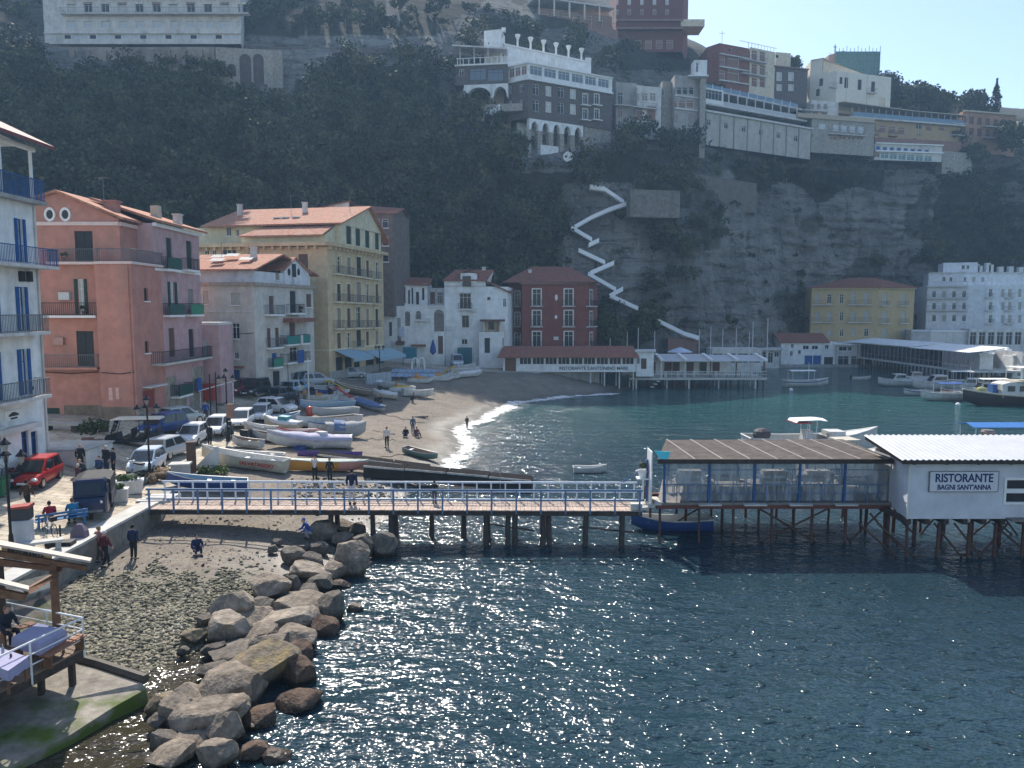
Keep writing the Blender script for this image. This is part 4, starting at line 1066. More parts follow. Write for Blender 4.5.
# ---- white house with dormer
b=Bld('house','white three storey house with a dormer in its brown roof left of the red house',[P_(444.8,127),P_(486,127),P_(507.5,128.5)],3.6,zat(465,286.5,127),WHITE,back=(1,10))
b.win(0,459.5,293,471,309,sill=False,name='balcony_door',mull=2);b.balc(0,458.5,472,309,depth=.8,rail=IRON,step=.2)
b.win(0,462,315.5,469,327.5,frame=GREYSH,mull=1);b.win(0,461.5,339,467.5,344.5)
b.win(1,503.2,298.5,506.5,307);b.win(1,487.3,297,490.5,300,sh=BROWN)
b.band(0,b.z1-.05,.2,.12,OFFW,name='string_course')
f=b.f[0];u0,u1,a,z=f.rect(459,292,472,293.5);mb=MB();mb.fbox(f,u0,u1,a,z,.004,.5);b.part('door_canopy',mb,OFFW)
b.finish();zz=b.z1
a_=Bld('attic',None,[b.pts[0],b.pts[1]+Vector((.0,.02))],zz+.01,zat(465,281,127),WHITE,back=(0,7),root=b.root);a_.finish()
p=b.pts;mb=MB();ze=a_.z1
mb.extr([(p[0].x-.2,126.5,ze),(p[1].x+.2,126.5,ze),(p[1].x+1.2,131,ze+1.9),(p[0].x+1.5,131,ze+1.9)],(0,0,.15));rr=b.part('roof',mb,DTILE)
mb=MB();mb.add([(p[1].x,127.1,ze),(p[1].x+.6,134,ze),(p[1].x+1.2,131,ze+1.9)],[(0,1,2)]);mb.add([(p[0].x-.1,134.5,ze),(p[0].x+1.5,131,ze+1.9),(p[1].x+1.2,131,ze+1.9),(p[1].x+.6,134.5,ze)],[(0,1,2,3)]);b.part('gable',mb,WHITE)
f=Face((p[0].x,126.7),(p[1].x,126.7),ze,ze+3);u0,u1,a,z=f.rect(460.5,273,477,282)
mb=MB();mb.fbox(f,u0,u1,ze-.4,z,-3,0);d_=b.part('dormer',mb,WHITE,rr)
mb=MB();mb.extr([f.pt(u0-.2,z-.15,.2),f.pt((u0+u1)/2,z+.45,.2),f.pt(u1+.2,z-.15,.2),f.pt(u1+.2,z+.03,.2),f.pt((u0+u1)/2,z+.65,.2),f.pt(u0-.2,z+.03,.2)],(0,3,0));b.part('dormer_roof',mb,DTILE,rr)
u0,u1,a,z=f.rect(462.5,276,471,287);mb=MB();mb.fbox(f,u0,u1,a+.1,z,.003,.05);b.part('dormer_window',mb,GLASS,rr)
# sloped tiled roof of the right part
mb=MB();q0,q1=b.pts[1],b.pts[2];mb.extr([(q0.x,q0.y-.4,zz+.8),(q1.x+.3,q1.y-.4,zz-.9),(q1.x+1.4,q1.y+7,zz-.9),(q0.x+.6,q0.y+7,zz+.8)],(0,0,.14));b.part('roof',mb,DTILE)
an=Bld('annex',None,[P_(479,124.5),P_(504,124.5)],3.6,zat(490,332,124.5),WHITE,back=(0,2.4),root=b.root)
an.win(0,484.5,338,490,353,sh=GREEN,sill=False,name='door');an.win(0,502.3,338,503.7,346);an.finish();f=an.f[0]
u0,u1,a,z=f.rect(480,319.5,505,321.5);mb=MB();mb.fbox(f,u0,u1,a,z,-2.2,.4);b.part('porch_roof',mb,BROWN)
mb=MB();u0,u1,a,z=f.rect(483,321.6,501,331.8);mb.fbox(f,u0,u1,a,z,-2.2,-1.8);mb.fbox(f,u0,u0+.3,a,z,-1.79,-.1);mb.fbox(f,u1-.3,u1,a,z,-1.79,-.1);b.part('porch_wall',mb,CREAM)
mb=MB();u0,u1,a,z=f.rect(488,322,494,330);mb.fbox(f,u0,u1,a,z,-1.79,-1.75);b.part('window',mb,GLASS)
# ---- teal gate
mb=MB();f=Face(P_(457.5,126),P_(472,126),3.6,8);z=f.hit(465,347.5)[1];n=10
for k in range(n):mb.fbox(f,f.L*k/n+.01,f.L*(k+1)/n-.01,3.7,z,0,.06+.03*(k%2))
g_=world_obj('gate',mb,M('teal_paint',(.02,.12,.16),.6,.2,3),'dull teal plank gate at the foot of the white house with the dormer','gate')
# ---- red house
b=Bld('house','dark red house with white framed windows and a low brown hipped roof',[P_(508,139),P_(521.5,139),P_(522,135),P_(587.5,135),P_(597,141)],3.6,zat(555,282.5,135),REDP,back=(-.5,8),cap=False)
for(y0,y1)in((289,305.5),(310.5,326),(331.5,347)):
 for x0,x1 in((532.5,541),(564.3,573)):b.win(2,x0,y0,x1,y1,sill=False,surround=TRIM,name='balcony_door');b.balc(2,x0-2,x1+2,y1+.3,depth=.6,rail=IRON,slab=OFFW,step=.2)
 b.win(0,514.8,y0+2,520,y1,sill=False,surround=TRIM);b.balc(0,513,521,y1+.3,depth=.6,rail=IRON,slab=OFFW,step=.2)
 b.win(3,589.5,y0+1,592.5,y1,sill=False,surround=TRIM);b.balc(3,588.3,595.5,y1+.3,depth=.8,rail=IRON,slab=OFFW,step=.2)
b.finish();zz=b.z1
b.hip(P_(509,136),(P_(587.5,135)[0]+.3,135),(P_(597,141)[0],147),(P_(509,136)[0],147),zz,zat(560,266.5,141),ridge=.4,over=1.3,mat=DTILE)
b.band([1,2,3],zz-.3,.28,.35,BRNP)
mb=MB();f=b.f[2];u,z=f.hit(556.3,297.5)
mb.extr([f.pt(u+.25*math.cos(k),z+.55*math.sin(k),.05)for k in[i*.6283 for i in range(10)]],tuple(f.n*-.04)+(0,));u,z=f.hit(556,317);mb.extr([f.pt(u+.25*math.cos(k),z+.35*math.sin(k),.05)for k in[i*.6283 for i in range(10)]],tuple(f.n*-.04)+(0,));b.part('wall_plaque',mb,TRIM)
# ---- long restaurant with a red roof
Yf=120.5
b=Bld('restaurant','long low beach restaurant with red tiled roof and a white lettered skirt',[P_(503,Yf),P_(636,Yf)],zat(570,372,Yf),zat(570,357.3,Yf),WHITE,back=(0,7))
f=b.f[0]
us=np.linspace(f.hit(519,361)[0],f.hit(634.5,361)[0],10)
zl=zat(570,364.6,Yf)
for k in range(9):b.winr(0,us[k]+.08,us[k+1]-.08,zl,b.z1-.04,pane=GLASS,sill=False,mull=2)
b.door(0,505,358,516,371.5,WOOD)
b.finish();p=b.pts
mb=MB();zz=b.z1;e0=P_(497,Yf-.8);mb.extr([(e0[0],Yf-.9,zz-.05),(p[1].x+.4,Yf-.9,zz-.05),(p[1].x+.2,Yf+4,zz+1.45),(e0[0]+1,Yf+4,zz+1.45)],(0,0,.14));mb.extr([(e0[0]+1,Yf+4.02,zz+1.45),(p[1].x+.2,Yf+4.02,zz+1.45),(p[1].x+.2,Yf+8,zz),(e0[0],Yf+8,zz)],(0,0,.14));b.part('roof',mb,DTILE)
z=zat(575,368.4,Yf);x0,x1=f.pt(f.hit(561,368)[0],0,0)[0],f.pt(f.hit(634,368)[0],0,0)[0]
text(b.root,'lettering','RISTORANTE S.ANTONINO MARE',.72,M('dark_lettering',(.06,.07,.1),.6),((x0+x1)/2-.6,Yf-.02,z),(1,0,0),(0,0,1),fit=69*Yf/F)
mb=MB()
for px in(591,605,620,634):
 x=P_(px,Yf)[0]
 for y in(Yf+.3,Yf+4):mb=MB();mb.tube([(x,y,-1),(x,y,b.z0)],.12,6);b.part('pile',mb,OFFW)
# ---- terrace restaurant on piles
Yt=122.5;zd=zat(700,377.8,Yt)
x0,x1=P_(630,Yt)[0],P_(768,Yt)[0]
b=thing('terrace_restaurant','white terrace restaurant standing on piles at the far side of the bay','restaurant',((x0+x1)/2,Yt,0),world=True)
mb=MB();mb.box(x0,x1,Yt,Yt+9,zd-.35,zd);obj('deck',mb,PALECONC,b)
for k,px in enumerate((637,650,663,668,676,681,690,697,710,720,732,745,757,765)):
 x=P_(px,Yt)[0];mb=MB()
 mb.tube([(x,Yt+.3,-1.2),(x,Yt+.3,zd-.36)],.10 if k%2 else .16,6);obj('pile',mb,[OFFW,RUSTY,DWOOD][k%3],b);mb=MB();mb.tube([(x+.6,Yt+5,-1.2),(x+.6,Yt+5,zd-.36)],.13,6)
 obj('pile',mb,[OFFW,RUSTY,DWOOD][k%3],b)
mb=MB()
for k in range(int((x1-x0)/.35)):mb.box(x0+k*.35,x0+k*.35+.035,Yt+.05,Yt+.085,zd,zd+1.0)
mb.box(x0,x1,Yt+.03,Yt+.1,zd+1.0,zd+1.06);mb.box(x0,x1,Yt+.04,Yt+.09,zd+.5,zd+.54);obj('railing',mb,WHITEIRON,b)
# pergola with white beams and shed roof
zr0,zr1=zat(720,361.5,Yt),zat(720,355.5,Yt+5)
xa=P_(662,Yt)[0]
mb=MB();mb.extr([(xa,Yt-.2,zr0),(x1-.3,Yt-.2,zr0),(x1-.3,Yt+5.5,zr1),(xa,Yt+5.5,zr1)],(0,0,.1));rr=obj('roof',mb,M('pale_awning',(.5,.5,.5),.8,.12,2),b)
mb=MB()
for px in(662,686,711.5,737.5,766):
 x=P_(px,Yt)[0];mb=MB();mb.hexa([(x-.25,Yt-.3,zr0+.11),(x+.25,Yt-.3,zr0+.11),(x+.25,Yt+5.4,zr1+.11),(x-.25,Yt+5.4,zr1+.11),(x-.25,Yt-.3,zr0+.4),(x+.25,Yt-.3,zr0+.4),(x+.25,Yt+5.4,zr1+.4),(x-.25,Yt+5.4,zr1+.4)]);obj('rafter',mb,TRIM,rr)
for px in(662,686,711.5,737.5,765.5):
 x=P_(px,Yt)[0];mb=MB();mb.box(x-.1,x+.1,Yt+.2,Yt+.4,zd,zr0);obj('post',mb,WOOD if px>700 else OFFW,b)
mb=MB();mb.box(x0,x1-4,Yt+6.5,Yt+8.8,zd,zr0+.3);w_=obj('back_room',mb,WHITE,b)
mb=MB();mb.box(x0-.2,x1-8,Yt+5.6,Yt+9,zr0+.4,zr0+.7);obj('flat_roof',mb,OFFW,b)
fb=Face((x0,Yt+6.5),(x1-4,Yt+6.5),zd,zr0)
for px in(644,652,668,676,690,703,716,728,745):
 u,_=fb.hit(px,368);mb=MB()
 if 0<u<fb.L-1:mb.fbox(fb,u-.6,u+.6,zd+.2,zd+2.1,.004,.06);obj('window',mb,GLASS if px%2 else BROWN,b)
for px,py in((672,373),(684,374),(700,374),(722,373),(730,374),(748,373),(758,374)):
 x=P_(px,Yt+2)[0];mb=MB();mb.box(x-.6,x+.6,Yt+1.6,Yt+2.5,zd+.68,zd+.74);mb.box(x-.08,x+.08,Yt+2,Yt+2.15,zd,zd+.68);mb.box(x-1.1,x-.75,Yt+1.8,Yt+2.2,zd,zd+.9)
 kq=[672,684,700,722,730,748,758].index(px);world_obj('dining_table',mb,OFFW,'white table with its chair on the far terrace, %s from the left'%['first','second','third','fourth','fifth','sixth','seventh'][kq],'table','tables on the far terrace restaurant')
mb=MB();xs=P_(660,Yt)[0]
for k in range(4):mb.box(xs-2+k*.5,xs-1.5+k*.5,Yt-1,Yt-.05,zd-1.8+k*.45-.1,zd-1.8+k*.45)
obj('steps',mb,OFFW,b)
# ---- long white shed and its poles
b=Bld('shed','long flat white shed behind the terrace restaurant',[P_(712,139),P_(762,139)],2,zat(735,348.3,139),OFFW,back=(0,4));b.grid(0,7,[(3.4,5.2)],2.0,mull=1,sill=False);b.finish()
b=Bld('cabin','small white cabin between the red roofed restaurant and the terrace',[P_(636.5,121.5),P_(654,121.5)],2.5,zat(645,352,121.5),WHITE,back=(0,5));b.win(0,637,358,640,364);b.door(0,641,358.5,646.5,369,BROWN)
b.slab('flat_roof',[P_(635,121.1),P_(656,121.1),P_(656,126.5),P_(635,126.5)],b.z1+.004,b.z1+.2,OFFW);b.finish()
for k,(px,y0,y1,wh)in enumerate(((610,352,338,1),(627,352,332,0),(638,350,328,0),(654.5,352,331,0),(699,352,329,0),(710.5,348,327,0),(722.5,348,329,0),(736,348,328,0),(749,348,332,0),(752.5,348,322,0),(767,352,318,1))):
 Y=137;mb=MB();p=at(px,y0,Y);mb.tube([(p.x,Y,3),(p.x,Y,zat(px,y1,Y))],[.09,.06],6)
 nth=['first','second','third','fourth','fifth','sixth','seventh','eighth','ninth','tenth','eleventh'][k]
 world_obj('pole',mb,OFFW,'thin pale pole, %s from the left in the row behind the bay restaurants'%nth,'pole','poles behind the bay restaurants')
mb=MB();p=at(690,345,137);s_=1.6
mb.lathe([(2.3,0),(1.4,.4),(.05,.85)],(P_(680,134)[0],134,zat(680,352,134)),8);mb.tube([(P_(680,134)[0],134,4),(P_(680,134)[0],134,zat(680,352,134))],.05,5)
world_obj('parasol',mb,M('pale_blue_cloth'),'pale open parasol showing above the roof of the terrace restaurant','parasol')
# ---------------------------------------------------------------- sheds at the foot of the cliff
Yb=171.0
b=Bld('boat_house','white boat shed with a red roof and blue doors at the cliff foot',[P_(781,Yb),P_(836,Yb)],0.2,zat(810,342,Yb),WHITE,back=(0,8))
b.win(0,803,345.5,809,349.5);b.win(0,812,345.5,818,349.5);b.win(0,791,344,794,348);b.win(0,798,350,801,354);b.win(0,825,345,829,349);b.win(0,790,351,793,356)
b.door(0,804.5,355.5,812.5,366,BLUE);b.door(0,813,355.5,821,366,BLUE);b.door(0,824,357,833,366,DGREEN)
b.gable((b.pts[0].x,Yb),(b.pts[0].x,Yb+8),(b.pts[1].x-2,Yb+8),(b.pts[1].x-2,Yb),b.z1,b.z1+1.7,mat=DTILE,wall=WHITE);b.finish()
b=Bld('boat_house','low white boat shed with dark openings left of the long pavilion',[P_(836.5,Yb-.5),P_(876,Yb-1)],0.2,zat(850,345,Yb),OFFW,back=(0,7))
b.win(0,839,346.5,847,351);b.win(0,848,346.5,852,351);b.win(0,838,356,849,365,pane=DGREEN,sill=False);b.win(0,851,356,862,365,pane=BROWN,sill=False);b.win(0,865,356,873,365,sill=False)
b.slab('flat_roof',[P_(835,Yb-1.2),P_(885,Yb-2),P_(885,Yb+8),P_(835,Yb+8)],b.z1+.004,b.z1+.3,WHITE);b.finish()
b=Bld('boat_house','grey open fronted shed beside the white boat shed with the red roof',[P_(757,166),P_(780,166)],0.2,zat(768,350,166),OFFW,back=(0,8))
b.win(0,759,352,766,362,pane=DGREEN,sill=False);b.win(0,768,353,773,363,sill=False);b.win(0,774.5,352,779,357,sill=False)
b.slab('flat_roof',[P_(742,164.5),P_(783,164.5),P_(783,175),P_(742,175)],b.z1+.004,b.z1+.35,OFFW);b.finish()
# quay along the foot of the cliff
mb=MB();mb.prism([(41,148),(46,152),(56,168),(82,168.5),(96,172),(150,172),(150,215),(41,215)],-3,.95)
tag(obj('harbour_quay',mb,CONC),kind='structure')
for k,(px,c_)in enumerate(((793,366.5),(799,366.7),(826,366),(840,366.5),(861,366.5))):
 pass
# ---- yellow house at the cliff
b=Bld('house','pale yellow house with a red hipped roof standing alone against the bare cliff',[P_(809.5,181),P_(876,176),P_(912,181)],.7,zat(876,287.5,176),M('mustard_plaster',(.49,.375,.20),.9,.1,1.2,.01,stain=(.40,.31,.19)),back=(2,13),cap=False)
for(y0,y1)in((293,303.5),(311,321),(328.5,336.5)):
 for x0,x1,s_ in((815,819,CREAMSH),(827,831.5,CREAMSH if y0!=293 else None),(839.5,843.5,None),(851,855.5,CREAMSH),(864,868.5,CREAMSH if y0!=328.5 else None)):b.win(0,x0,y0+(1 if x0<840 else 0),x1,y1,sh=s_,sill=False)
 for x0,x1 in((882,887),(901,905.5)):b.win(1,x0,y0,x1,y1+1,sh=CREAMSH,sill=False)
 if y0!=328.5:
  for x0,x1 in((811.5,833),(848,871.5)):b.balc(0,x0,x1,y1+1,depth=.8,rail=GREYIRON,slab=OFFW,step=.3)
  for x0,x1 in((880,889),(899,908)):b.balc(1,x0,x1,y1+2,depth=.8,rail=GREYIRON,slab=OFFW,step=.3)
b.band([0,1],b.z1-.35,.33,.4,M('mustard_plaster'));b.finish()
q=b.pts;b.hip((q[0].x,q[0].y),(q[1].x,q[1].y),(q[2].x,q[2].y),(q[2].x-14,q[2].y+11),b.z1,b.z1+2.5,ridge=.3,over=.9,mat=DTILE)
# ---- white hotel right
b=Bld('hotel','tall pale white hotel with balconies at the right edge below the cliff',[P_(924.5,186),P_(983.5,180),P_(1042,184)],.7,zat(983,285,180),plaster('cool_white_plaster',(.70,.71,.73),(.5,.5,.5),.3),back=(4,14))
for(y0,y1)in((291,297),(303,309),(315,321)):
 for x0 in(932,942,952,962):b.win(0,x0,y0,x0+4,y1+.5,sill=False,mull=1,sh=CREAMSH if(x0+int(y0))%3==0 else None)
 if y0<315:b.balc(0,926,968,y1+1,depth=1.0,rail=GREYIRON,slab=OFFW,step=.35)
for(y0,y1)in((289,297),(302,310),(315,323)):
 for x0 in(989,1001,1008,1018):b.win(1,x0,y0,x0+3.4,y1,sill=False,sh=CREAMSH if x0!=989 else None)
 for x0,x1 in((986,994),(1005,1014)):b.balc(1,x0,x1,y1+.5,depth=.8,rail=GREYIRON,slab=OFFW,step=.35)
for x0 in(985,994,1003,1012):b.win(1,x0,330,x0+6.5,337,sill=False)
b.balc(0,926,968,286,depth=1.0,rail=GREYIRON,slab=OFFW,step=.35)
b.finish()
up=Bld('top',None,[P_(925,188),P_(960,184),P_(1042,188)],b.z1+.01,zat(960,272.5,184),b.wm,back=(3,8),root=b.root)
for x0 in(942,949):up.win(0,x0,277,x0+3.5,281.5)
for x0 in(963,972,981):up.win(1,x0,277,x0+3.5,282,sh=CREAMSH if x0>963 else None)
up.finish();up.band([0,1],up.z1-.1,.25,.3,OFFW)
t2=Bld('top',None,[P_(939,188.5),P_(973,186)],up.z1+.16,zat(957,262.5,187),b.wm,back=(2,6),root=b.root)
t2.win(0,961.5,265,965,269.5);t2.win(0,966.5,265,969.5,269.5);t2.finish()
for px,h in((976,1.6),(979,1.2),(987,1.9),(990,1.5),(1000,1.0),(1010,1.1),(1020,.9)):
 mb=MB();p=at(px,271,188);mb.rbox((p.x,188,up.z1+.16),(1.1,1,h+.4));b.part('roof_vent',mb,AC)
low=Bld('building','low white flat roofed building in front of the white hotel',[P_(911,174),P_(930,171),P_(968,171)],.7,zat(940,330.5,171),OFFW,back=(2,7));low.finish();low.band([0,1],low.z1-.3,.3,.15,TRIM)
low=Bld('building','dark ground floor arcade with white pillars at the right edge under the white hotel',[P_(968.5,170),P_(1045,170)],.7,zat(1000,329,170),OFFW,back=(2,7))
for k in range(8):low.win(0,970+k*9,332,976.5+k*9,345,pane=GLASS,sill=False)
low.finish()
# ---- long pavilion with a white roof that comes forward along its pier
A,B2=Vector(P_(858,168)),Vector(P_(972,127));ax=(B2-A).normalized();sd=Vector((ax.y,-ax.x));sd=sd if sd.x>0 else-sd
f=Face(A,B2,0,6)
pv=thing('pavilion','long glazed quay pavilion with a sagging bright white roof','pavilion',(A.x,A.y,0),world=True)
def zz_(k,y0,y1):return y0+(y1-y0)*k
def pvpt(u,z,o=0):return f.pt(u,z,o)
Ln=f.L;zfl0,zfl1=zat(858,356.5,168),zat(972,371,127);ztop0,ztop1=zat(858,343,168),zat(972,352,127)
mb=MB();mb.extr([f.pt(0,zfl0,.3),f.pt(Ln,zfl1,.3),f.pt(Ln,zfl1,-9),f.pt(0,zfl0,-9)],(0,0,-.3));obj('deck',mb,OFFW,pv)
mb=MB();mb.extr([f.pt(-6,ztop0+.0,.6),f.pt(Ln*.55,(ztop0+ztop1)/2+.05,.6),f.pt(Ln*.55,(ztop0+ztop1)/2+.75,-6),f.pt(-6,ztop0+.8,-6)],(0,0,.12));obj('roof',mb,WHITE,pv)
mb=MB()
nseg=5
for k in range(nseg):
 u0,u1=Ln*.555+(Ln*.445+.4)*k/nseg,Ln*.555+(Ln*.445+.4)*(k+1)/nseg-.05
 z0=ztop0+(ztop1-ztop0)*u0/Ln-.1;mb.extr([f.pt(u0,z0,.7),f.pt(u1,z0,.7),f.pt(u1,z0+.25,-2),f.pt(u1,z0+.8,-6),f.pt(u0,z0+.8,-6),f.pt(u0,z0+.25,-2)],(0,0,.08))
obj('canvas_roof',mb,TRIM,pv)
mb=MB();mb2=MB();n=26
for k in range(n+1):
 u=Ln*k/n;zb,zt=zfl0+(zfl1-zfl0)*k/n,ztop0+(ztop1-ztop0)*k/n-.05
 mb.fbox(f,u-.05,u+.05,zb,zt,0,.1)
 if k<n:mb.extr([f.pt(u+.06,zb+.9,.02),f.pt(u+Ln/n-.06,zb+.9,.02),f.pt(u+Ln/n-.06,zb+1.0,.02),f.pt(u+.06,zb+1.0,.02)],(0,.06,0))
obj('post',mb,GREYSH,pv)
for k in range(n):
 if k>n*.75:continue
 u=Ln*k/n;zb,zt=zfl0+(zfl1-zfl0)*k/n,ztop0+(ztop1-ztop0)*k/n-.05
 mb=MB();mb.fbox(f,u+.06,u+Ln/n-.06,zb,zt-.1,-.6,-.55);obj('window',mb,GLASS,pv)
mb=MB()
for k in range(30):
 u=Ln*(k+.5)/30;zb=zfl0+(zfl1-zfl0)*(k+.5)/30;p=f.pt(u,0,-.2);mb=MB();mb.tube([(p[0],p[1],-1.5),(p[0],p[1],zb-.3)],.14,5);obj('pile',mb,DWOOD,pv);p=f.pt(u,0,-4);mb=MB();mb.tube([(p[0],p[1],-1.5),(p[0],p[1],zb-.3)],.14,5);obj('pile',mb,DWOOD,pv)
mb=MB();mb.extr([f.pt(0,zfl0,-8.5),f.pt(Ln,zfl1,-8.5),f.pt(Ln,ztop1,-8.5),f.pt(0,ztop0,-8.5)],tuple(f.n*-.2)+(0,));obj('back_wall',mb,OFFW,pv)
# ---- kiosks and pillars on the quay to the right
mb=MB();mb.prism([P_(968,130),P_(1060,128),P_(1060,168),P_(968,168)],-2,1.6);tag(obj('harbour_pier',mb,CONC),kind='structure')
def kiosk(px0,px1,pyt,pyb,Y,lab,roofm=TRIM,door=True):
 k=Bld('kiosk',lab,[P_(px0,Y),P_(px1,Y)],1.6,zat(px0,pyt,Y),WHITE,back=(0,3),cat='kiosk')
 if door:k.door(0,px0+(px1-px0)*.3,pyt+4,px0+(px1-px0)*.6,pyb,GREYSH)
 k.slab('roof',[P_(px0-1,Y-.4),P_(px1+1,Y-.4),P_(px1+1,Y+3.4),P_(px0-1,Y+3.4)],k.z1+.004,k.z1+.25,roofm);k.finish();return k
kiosk(980.5,994,355,374,131,'small white kiosk right of the end of the long pavilion',door=False)
kiosk(1014,1026,356.5,376,129,'white kiosk with a curtained front at the right photo edge')
for k,(px,lab)in enumerate(((984,'first'),(990,'second'),(999.5,'third'),(1008,'fourth'))):
 Y=134;x=P_(px,Y)[0];mb=MB();mb.rbox((x,Y,1.6),(.8,.8,zat(px,350,Y)-1.6));mb.rbox((x,Y,zat(px,350,Y)+.003),(1.0,1.0,.25),0,.5)
 world_obj('pillar',mb,WHITE,'white pyramid topped pillar on the harbour quay, %s from the left'%lab,'pillar','white quay pillars')
# ================================================================ buildings on the cliff
# ---- big white hotel, top left
Y=153
b=Bld('hotel','big white hotel with long balconies standing above the wooded cliff at top left',[P_(62,Y),P_(251,Y),P_(255,Y+14)],zat(150,44,Y),zat(150,-38,Y),OFFW,back=(0,14))
for r0,r1 in((24,32.5),):
 for k,(x0,x1)in enumerate(((66,75),(84,92),(101.5,110),(119,127),(136,144),(153,161),(170.5,178),(185.5,193),(196,203.5),(206,214),(219,229),(236,245))):
  b.win(0,x0,21,x1,28,pane=M('pale_blind',(.50,.54,.56),.4,.1,2),surround=OFFW,sill=False,mull=0)
for ky,(y0,y1)in enumerate(((1.5,12),(-17,-6.5),(-35,-24.5))):
 for k in range(11):
  x0=67+k*17.1;b.win(0,x0,y0+1,x0+8,y1,sill=False,mull=1,surround=OFFW,pane=GLASS if k%3 else CURT)
 for k in range(11):b.part('sun_blind',(lambda m_:(m_.fbox(b.f[0],*b.f[0].rect(67+k*17.1,y0+1,75+k*17.1,y0+3),.004,.3),m_)[1])(MB()),[OFFW,GREYSH][k%2])
 b.balc(0,61,249,y1+.5,depth=1.3,rail=GREYIRON,slab=OFFW,step=.3)
for k in range(22):
 x0=64+k*8.4;b.win(0,x0,34.5,x0+6.8,39,sill=False,mull=0,pane=M('pale_blind')if k%3 else GLASS)
b.band(0,b.f[0].hit(150,34)[1],.25,.25,OFFW,name='string_course');b.finish()
mb=MB();p0,p1=P_(20,151.5),P_(430,166);z0,z1=zat(20,42,151.5),zat(430,49,166)
mb.extr([(*p0,z0),(p1[0],p1[1],z1),(p1[0]-.2,p1[1]+3,z1),(p0[0],p0[1]+3,z0)],(0,0,-1.0))
world_obj('road_wall',mb,M('road_wall_stone',(.14,.12,.11),.9,.3,.8),'long dark road parapet running across the hillside below the big white hotel','wall')
# retaining wall with arched niches
f=Face(P_(226,152),P_(290,154),zat(250,100,152),zat(250,47,152))
wl=thing('retaining_wall','pale retaining wall with dark arched niches below the road on the hillside','wall',(*P_(258,153),f.z0),world=True)
mb=MB();mb.fbox(f,0,f.L,f.z0,f.z1,-3,0);obj('wall',mb,LSTONE,wl)
for x0,x1,y0,y1 in((228,236,64,76),(240,251.5,54,100),(253.5,264,54,96),(264,268,84,94)):
 u0,u1,a,z=f.rect(x0,y0,x1,y1);w=u1-u0;n=10;cx=(u0+u1)/2;zc=z-w*.5
 mb=MB();mb.extr([f.pt(u0,a,.06),f.pt(u1,a,.06)]+[f.pt(cx+w/2*math.cos(k/n*math.pi),zc+w/2*math.sin(k/n*math.pi),.06)for k in range(n+1)],tuple(f.n*-.05)+(0,))
 obj('niche',mb,M('niche_stone',(.09,.07,.065),.95,.4,.8),wl)
f=Face(P_(40,152.5),P_(225,152.2),zat(130,74,152),zat(130,46.5,152));mb=MB();mb.fbox(f,0,f.L,f.z0,f.z1,-2.5,0)
for k in range(12):mb.fbox(f,f.L*k/12,f.L*k/12+.9,f.z0,f.z1-.6,.003,.5)
world_obj('retaining_wall',mb,M('pale_wall_stone',(.30,.25,.215),.95,.35,.6,.06,stain=(.11,.09,.08),stain_scale=.35,stain_amt=.8),'long stained retaining wall under the road below the big white hotel','wall')
# ---- stone hotel with arches
c0,c1=P_(527.5,157.5),P_(609,168)
cl=P_(508,160.5)
zg=40
b=Bld('hotel','dark stone hotel with a white glazed top storey and tall white arches on the slope',[cl,c0,c1],zat(527,118,157.5),zat(527.5,80,157.5),STONE,back=(-4,10))
for(yA,yB)in(((84.5,95),(92,101)),((100,111.5),(107,116.5))):
 for k,x0 in enumerate((533,545.5,558,570)):
  t=k/3;y0,y1=yA[0]+(yB[0]-3-yA[0])*t,yA[1]+(yB[1]-2-yA[1])*t
  b.win(1,x0,y0,x0+6,y1,pane=CURT if k%2 else GLASS,sill=False,mull=1)
 for x0 in(583,594.5):
  t=(x0-527)/80;y0=yA[0]+(yB[0]-yA[0])*1.15;b.win(1,x0,y0+1,x0+4.5,y0+11,sill=False,surround=TRIM)
  b.balc(1,x0-2,x0+7,y0+11,depth=.9,rail=GREYIRON,slab=TRIM,step=.35)
 b.win(0,519.5,yA[0]-.5,523.5,yA[1]-3,sill=False);b.win(0,509.5,yA[0]+1,512,yA[1]-1,pane=BROWN,sill=False)
b.finish();zz=b.z1
wt=Bld('top',None,[cl,c0,c1],zz+.01,zat(527.5,63,157.5),WHITE,back=(-4,10),root=b.root)
zt=wt.z1
n=6;Lf=wt.f[1].L
for k in range(n):wt.winr(1,.5+(Lf-.8)*k/n,(Lf-.8)*(k+1)/n,zz+1.2,zt-.35,pane=M('sky_glass',(.16,.20,.24),.15,.1,1),sill=False,mull=2)
for k in range(3):wt.winr(0,.3+(wt.f[0].L-.5)*k/3,.1+(wt.f[0].L-.5)*(k+1)/3,zz+1.2,zt-.35,pane=BRNP,sill=False,mull=1)
wt.finish();wt.band([0,1],zt-.05,.25,.3,TRIM);wt.band([0,1],zz+.02,.3,.5,TRIM)
# arches under the front
f=b.f[1];zb=b.z0;zlow=zat(560,152,160)
nA=5;us=[0.2+(f.hit(583,125)[0]-.2)*k/nA for k in range(nA+1)]
for k in range(nA+1):
 mb=MB();mb.fbox(f,us[k]-.55,us[k]+.55,zlow-8,zb-2.2,-1.1,.05);b.part('pillar',mb,LSTONE)
for k in range(nA):
 u0,u1=us[k]+.0,us[k+1]-.0;w=u1-u0;cx=(u0+u1)/2;m_=10;top=zb-.02
 P=[f.pt(u0,top,.12),f.pt(u0,zb-2.2,.12)]+[f.pt(cx-(w/2-.5)*math.cos(j/m_*math.pi),zb-2.2+1.7*math.sin(j/m_*math.pi),.12)for j in range(m_+1)]+[f.pt(u1,zb-2.2,.12),f.pt(u1,top,.12)]
 mb=MB();mb.extr(P,tuple(f.n*-.9)+(0,));b.part('arch',mb,WHITE)
